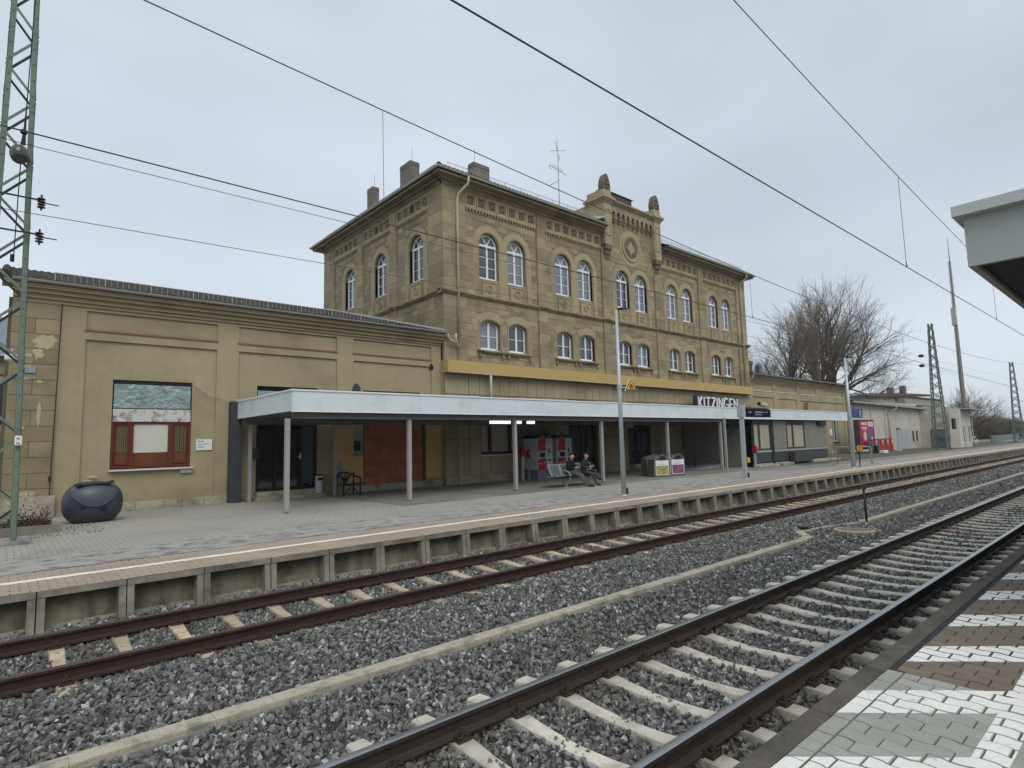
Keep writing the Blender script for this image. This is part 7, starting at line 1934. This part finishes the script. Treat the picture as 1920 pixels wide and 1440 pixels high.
# ================================================================== TREES (bare, winter)
def tree(name, label, base, trunk_h, r0, limbs, seed, depth=5, spread=.5, ln=3.4, tw_r=.0085, updraft=.09, cat='tree', group=None, top=None):
    t = thing(name, label, cat, base, group); g = random.Random(seed)
    T, Wt = MB(), MB()
    def grow(p, d, L, r, dep):
        n = 4 if dep > 2 else 3
        pts, rs, ds = [p.copy()], [r], [d]; q = p.copy(); dd = d.copy(); r1 = max(tw_r, r * (.62 if dep > 0 else .4))
        for k in range(n):
            dd = (dd + Vector((g.gauss(0, .15), g.gauss(0, .15), g.gauss(0, .10) + updraft * .30))).normalized()
            q = q + dd * L / n; pts.append(q.copy()); rs.append(r + (r1 - r) * (k + 1) / n); ds.append(dd)
        (T if r > .06 else Wt).tube(pts, rs, 7 if r > .09 else 4 if r > .03 else 3, caps=False)
        if dep == 0: return
        # side shoots along the branch, then a forked tip
        ms = {5: 2, 4: 2, 3: 2, 2: 2, 1: 2}.get(dep, 2)
        for k in range(ms):
            f = .30 + .62 * (k + g.random() * .7) / ms; x = f * n; i = min(int(x), n - 1); w = x - i
            pp = pts[i].lerp(pts[i + 1], w); rr_ = rs[i] + (rs[i + 1] - rs[i]) * w
            a = g.uniform(0, 6.28); u = ds[i].orthogonal().normalized(); v = ds[i].cross(u)
            s = g.uniform(.6, 1.15) * spread * 1.9
            nd = (ds[i] + (u * math.cos(a) + v * math.sin(a)) * s + Vector((0, 0, updraft * .8))).normalized()
            grow(pp, nd, L * g.uniform(.56, .78), max(tw_r, rr_ * g.uniform(.46, .64)), dep - 1)
        a = g.uniform(0, 6.28); u = dd.orthogonal().normalized(); v = dd.cross(u)
        for sg in (0, math.pi):
            nd = (dd + (u * math.cos(a + sg) + v * math.sin(a + sg)) * .34 * spread * 1.5 + Vector((0, 0, updraft * .4))).normalized()
            if sg == 0 or g.random() < .75: grow(pts[-1], nd, L * g.uniform(.68, .86), max(tw_r, rs[-1] * .86), dep - 1)
    b0 = Vector(base)
    T.tube([b0, b0 + Vector((0, 0, trunk_h * .5)), b0 + Vector((.1, 0, trunk_h))], [r0 * 1.2, r0, r0 * .9], 10, caps=False)
    for (az, el, hh, L, k) in limbs:
        d = Vector((math.cos(R(az)) * math.cos(R(el)), math.sin(R(az)) * math.cos(R(el)), math.sin(R(el))))
        grow(b0 + Vector((.05, 0, trunk_h * hh)), d, L * ln / 3.4, r0 * k, depth)
    T.build('trunk', M_bark, t, smooth=True, fix=False); Wt.build('crown', M_twig, t, fix=False)
    return t
# positions along the view ray of each trunk; picture-right is (cos41, -sin41)
def lim(seed, n, e0, e1, L0, L1, h0=.55):
    g = random.Random(seed); return [(360 * k / n + g.uniform(-25, 25), g.uniform(e0, e1), g.uniform(h0, 1.0), g.uniform(L0, L1), g.uniform(.42, .62)) for k in range(n)]
tree('bare_tree', 'leafless broad tree on the left of the group behind the east wing', (80, 34, .3), 9.0, .42, lim(1, 4, 56, 80, 3.2, 4.2) + lim(2, 4, 18, 42, 2.4, 3.2, .75), 41, ln=3.3, spread=.42)
tree('bare_tree', 'leafless tree with twin upright limbs standing behind the red-brown chimney', (89.5, 34, .3), 9.5, .50, lim(3, 4, 68, 86, 4.4, 5.0) + lim(4, 3, 42, 60, 3.0, 4.0, .85), 52, ln=3.5, spread=.38)
tree('bare_tree', 'largest leafless tree with a wide rounded crown right of the chimney', (94.5, 34, .3), 9.0, .62, lim(5, 4, 64, 84, 4.6, 5.4) + [(-35, 50, .8, 4.6, .5), (-45, 32, .8, 4.2, .42), (-25, 62, .9, 5.0, .5), (-60, 14, .85, 3.4, .34), (120, 45, .9, 3.6, .4), (-40, 6, .7, 3.6, .34)], 63, ln=3.5, spread=.44)
for k, (x, y, h, sd, lab) in enumerate(((125, 24, 4.0, 71, 'bare tree leaning behind the distant lattice mast'), (140, 26, 5.0, 72, 'bare tree at the right edge beyond the barrier'), (154, 30, 5.0, 73, 'farthest bare tree at the right edge behind the barrier'))):
    tree('bare_tree', lab, (x, y, .0), h * .55, .28, lim(sd, 5, 25, 75, 2.2, 3.2, .5), sd, depth=4, ln=3.4, spread=.5, tw_r=.014)
b = MB(); g = random.Random(9)
for k in range(13000):
    x = 100 + 230 * g.random() ** 1.5; y = 21.5 + (x - 100) * .085 + g.uniform(.5, 16); h = (1.2 + 4.6 * min(1, max(0, (x - 108) / 60))) * g.uniform(.5, 1.15)
    p = Vector((x, y, -.2)); d = Vector((g.gauss(0, .28), g.gauss(0, .28), 1)) * h
    b.tube([p, p + d * .5, p + d + Vector((g.gauss(0, .3), g.gauss(0, .3), 0))], [.05, .035, .02], 3, caps=False)
    for q in range(2):
        s = p + d * g.uniform(.3, .9); b.tube([s, s + Vector((g.gauss(0, .6), g.gauss(0, .6), g.uniform(.2, .8)))], [.03, .015], 3, caps=False)
tag(b.build('thicket', M_thicket, fix=False), kind='stuff')
# wooded bank on the far side of the nearer platform (behind the viewer; the windows mirror it)
b = MB(); g = random.Random(44); nx, ny = 110, 10; vs = []
for i in range(nx + 1):
    for j in range(ny + 1):
        x = -70 + 260 * i / nx; f = j / ny; h = (8.5 + 2.5 * math.sin(i * .5) + 1.5 * math.sin(i * 1.3 + 2)) * math.sin(f * math.pi * .62) ** .8
        vs.append((x + g.uniform(-.6, .6), -16 - 12 * f + g.uniform(-.6, .6), -.6 + h + g.uniform(-.7, .7) * (f > 0)))
b.add(vs, [(i * (ny + 1) + j, (i + 1) * (ny + 1) + j, (i + 1) * (ny + 1) + j + 1, i * (ny + 1) + j + 1) for i in range(nx) for j in range(ny)])
tag(b.build('wood', M_thicket, fix=False), kind='stuff')

# ================================================================== ROOF OF THE NEAR PLATFORM
t = thing('platform_roof', 'pale grey boxed roof edge with a dark ribbed underside overhanging the nearer platform', 'roof', (10, -2, 3.5))
cx, cy = 5.82, 1.0
b = MB(); b.box(cx, cx + .05, -.18 + .004, cy, 3.49, 3.90); b.build('fascia_panel', mat('pale_green_grey_fascia', (.43, .46, .445), .6, var=.04, scale=1, bump=.05, bscale=8), t)
b = MB(); b.box(cx, cx + .05, -1.8, -.18 - .004, 3.49, 3.90); b.build('fascia_panel', MATS['pale_green_grey_fascia'], t)
for k in range(8):
    b = MB(); b.box(cx, cx + .05, -3.42 - 1.62 * k + .004, -1.80 - 1.62 * k - .004, 3.49, 3.90); b.build('fascia_panel', MATS['pale_green_grey_fascia'], t) if k < 3 else None
b = MB()
for k in range(12): b.box(cx + .05 + k * 3, cx + .05 + (k + 1) * 3 - .008, cy - .05, cy, 3.49, 3.90)
b.build('side_fascia', MATS['pale_green_grey_fascia'], t)
b = MB(); b.box(cx - .09, cx + .06, -6, cy + .06, 3.90, 3.985); b.box(cx + .06, 42, cy - .06, cy + .06, 3.90, 3.985); b.build('cap_flashing', mat('pale_cap_metal', (.55, .57, .57), .5, var=.04), t)
b = MB(); b.box(cx - .012, cx + .0, -.24, -.12, 3.50, 3.90); b.box(cx - .016, cx - .012, -.20, -.16, 3.84, 3.87); b.build('joint_cover', MATS['pale_green_grey_fascia'], t)
b = MB(); b.box(cx + .05, 42, -6, cy - .05, 3.53, 3.90); b.build('deck', M_black, t)
b = MB()
for k in range(40): b.box(cx + .35 + .42 * k, cx + .375 + .42 * k, -6, cy - .30, 3.515, 3.528)
b.build('rib', mat('dim_rib', (.10, .10, .10), .6), t)
for x in (cx + .1, cx + 6, cx + 12):
    b = MB(); b.box(x + 1, x + 1.14, -6, cy - .6, 3.40, 3.525); b.build('girder', M_black, t)
for x in (12, 20, 28):
    b = MB(); b.box(x, x + .2, -3.2, -3.0, .55, 3.74); b.build('post', M_post, t)

# ================================================================== AIR
b = MB(); b.box(-90, 3400, -70, 420, -2.2, 38)
hz = b.build('haze', None, None) if False else link('haze', b.mesh('haze', []))
mh = bpy.data.materials.new('pale_air'); mh.use_nodes = True
nh = mh.node_tree.nodes; nh.remove(nh['Principled BSDF'])
pv = nh.new('ShaderNodeVolumePrincipled'); pv.inputs['Color'].default_value = (.86, .90, .95, 1); pv.inputs['Density'].default_value = .00045
mh.node_tree.links.new(pv.outputs[0], nh['Material Output'].inputs['Volume'])
hz.data.materials.append(mh); tag(hz, kind='stuff')
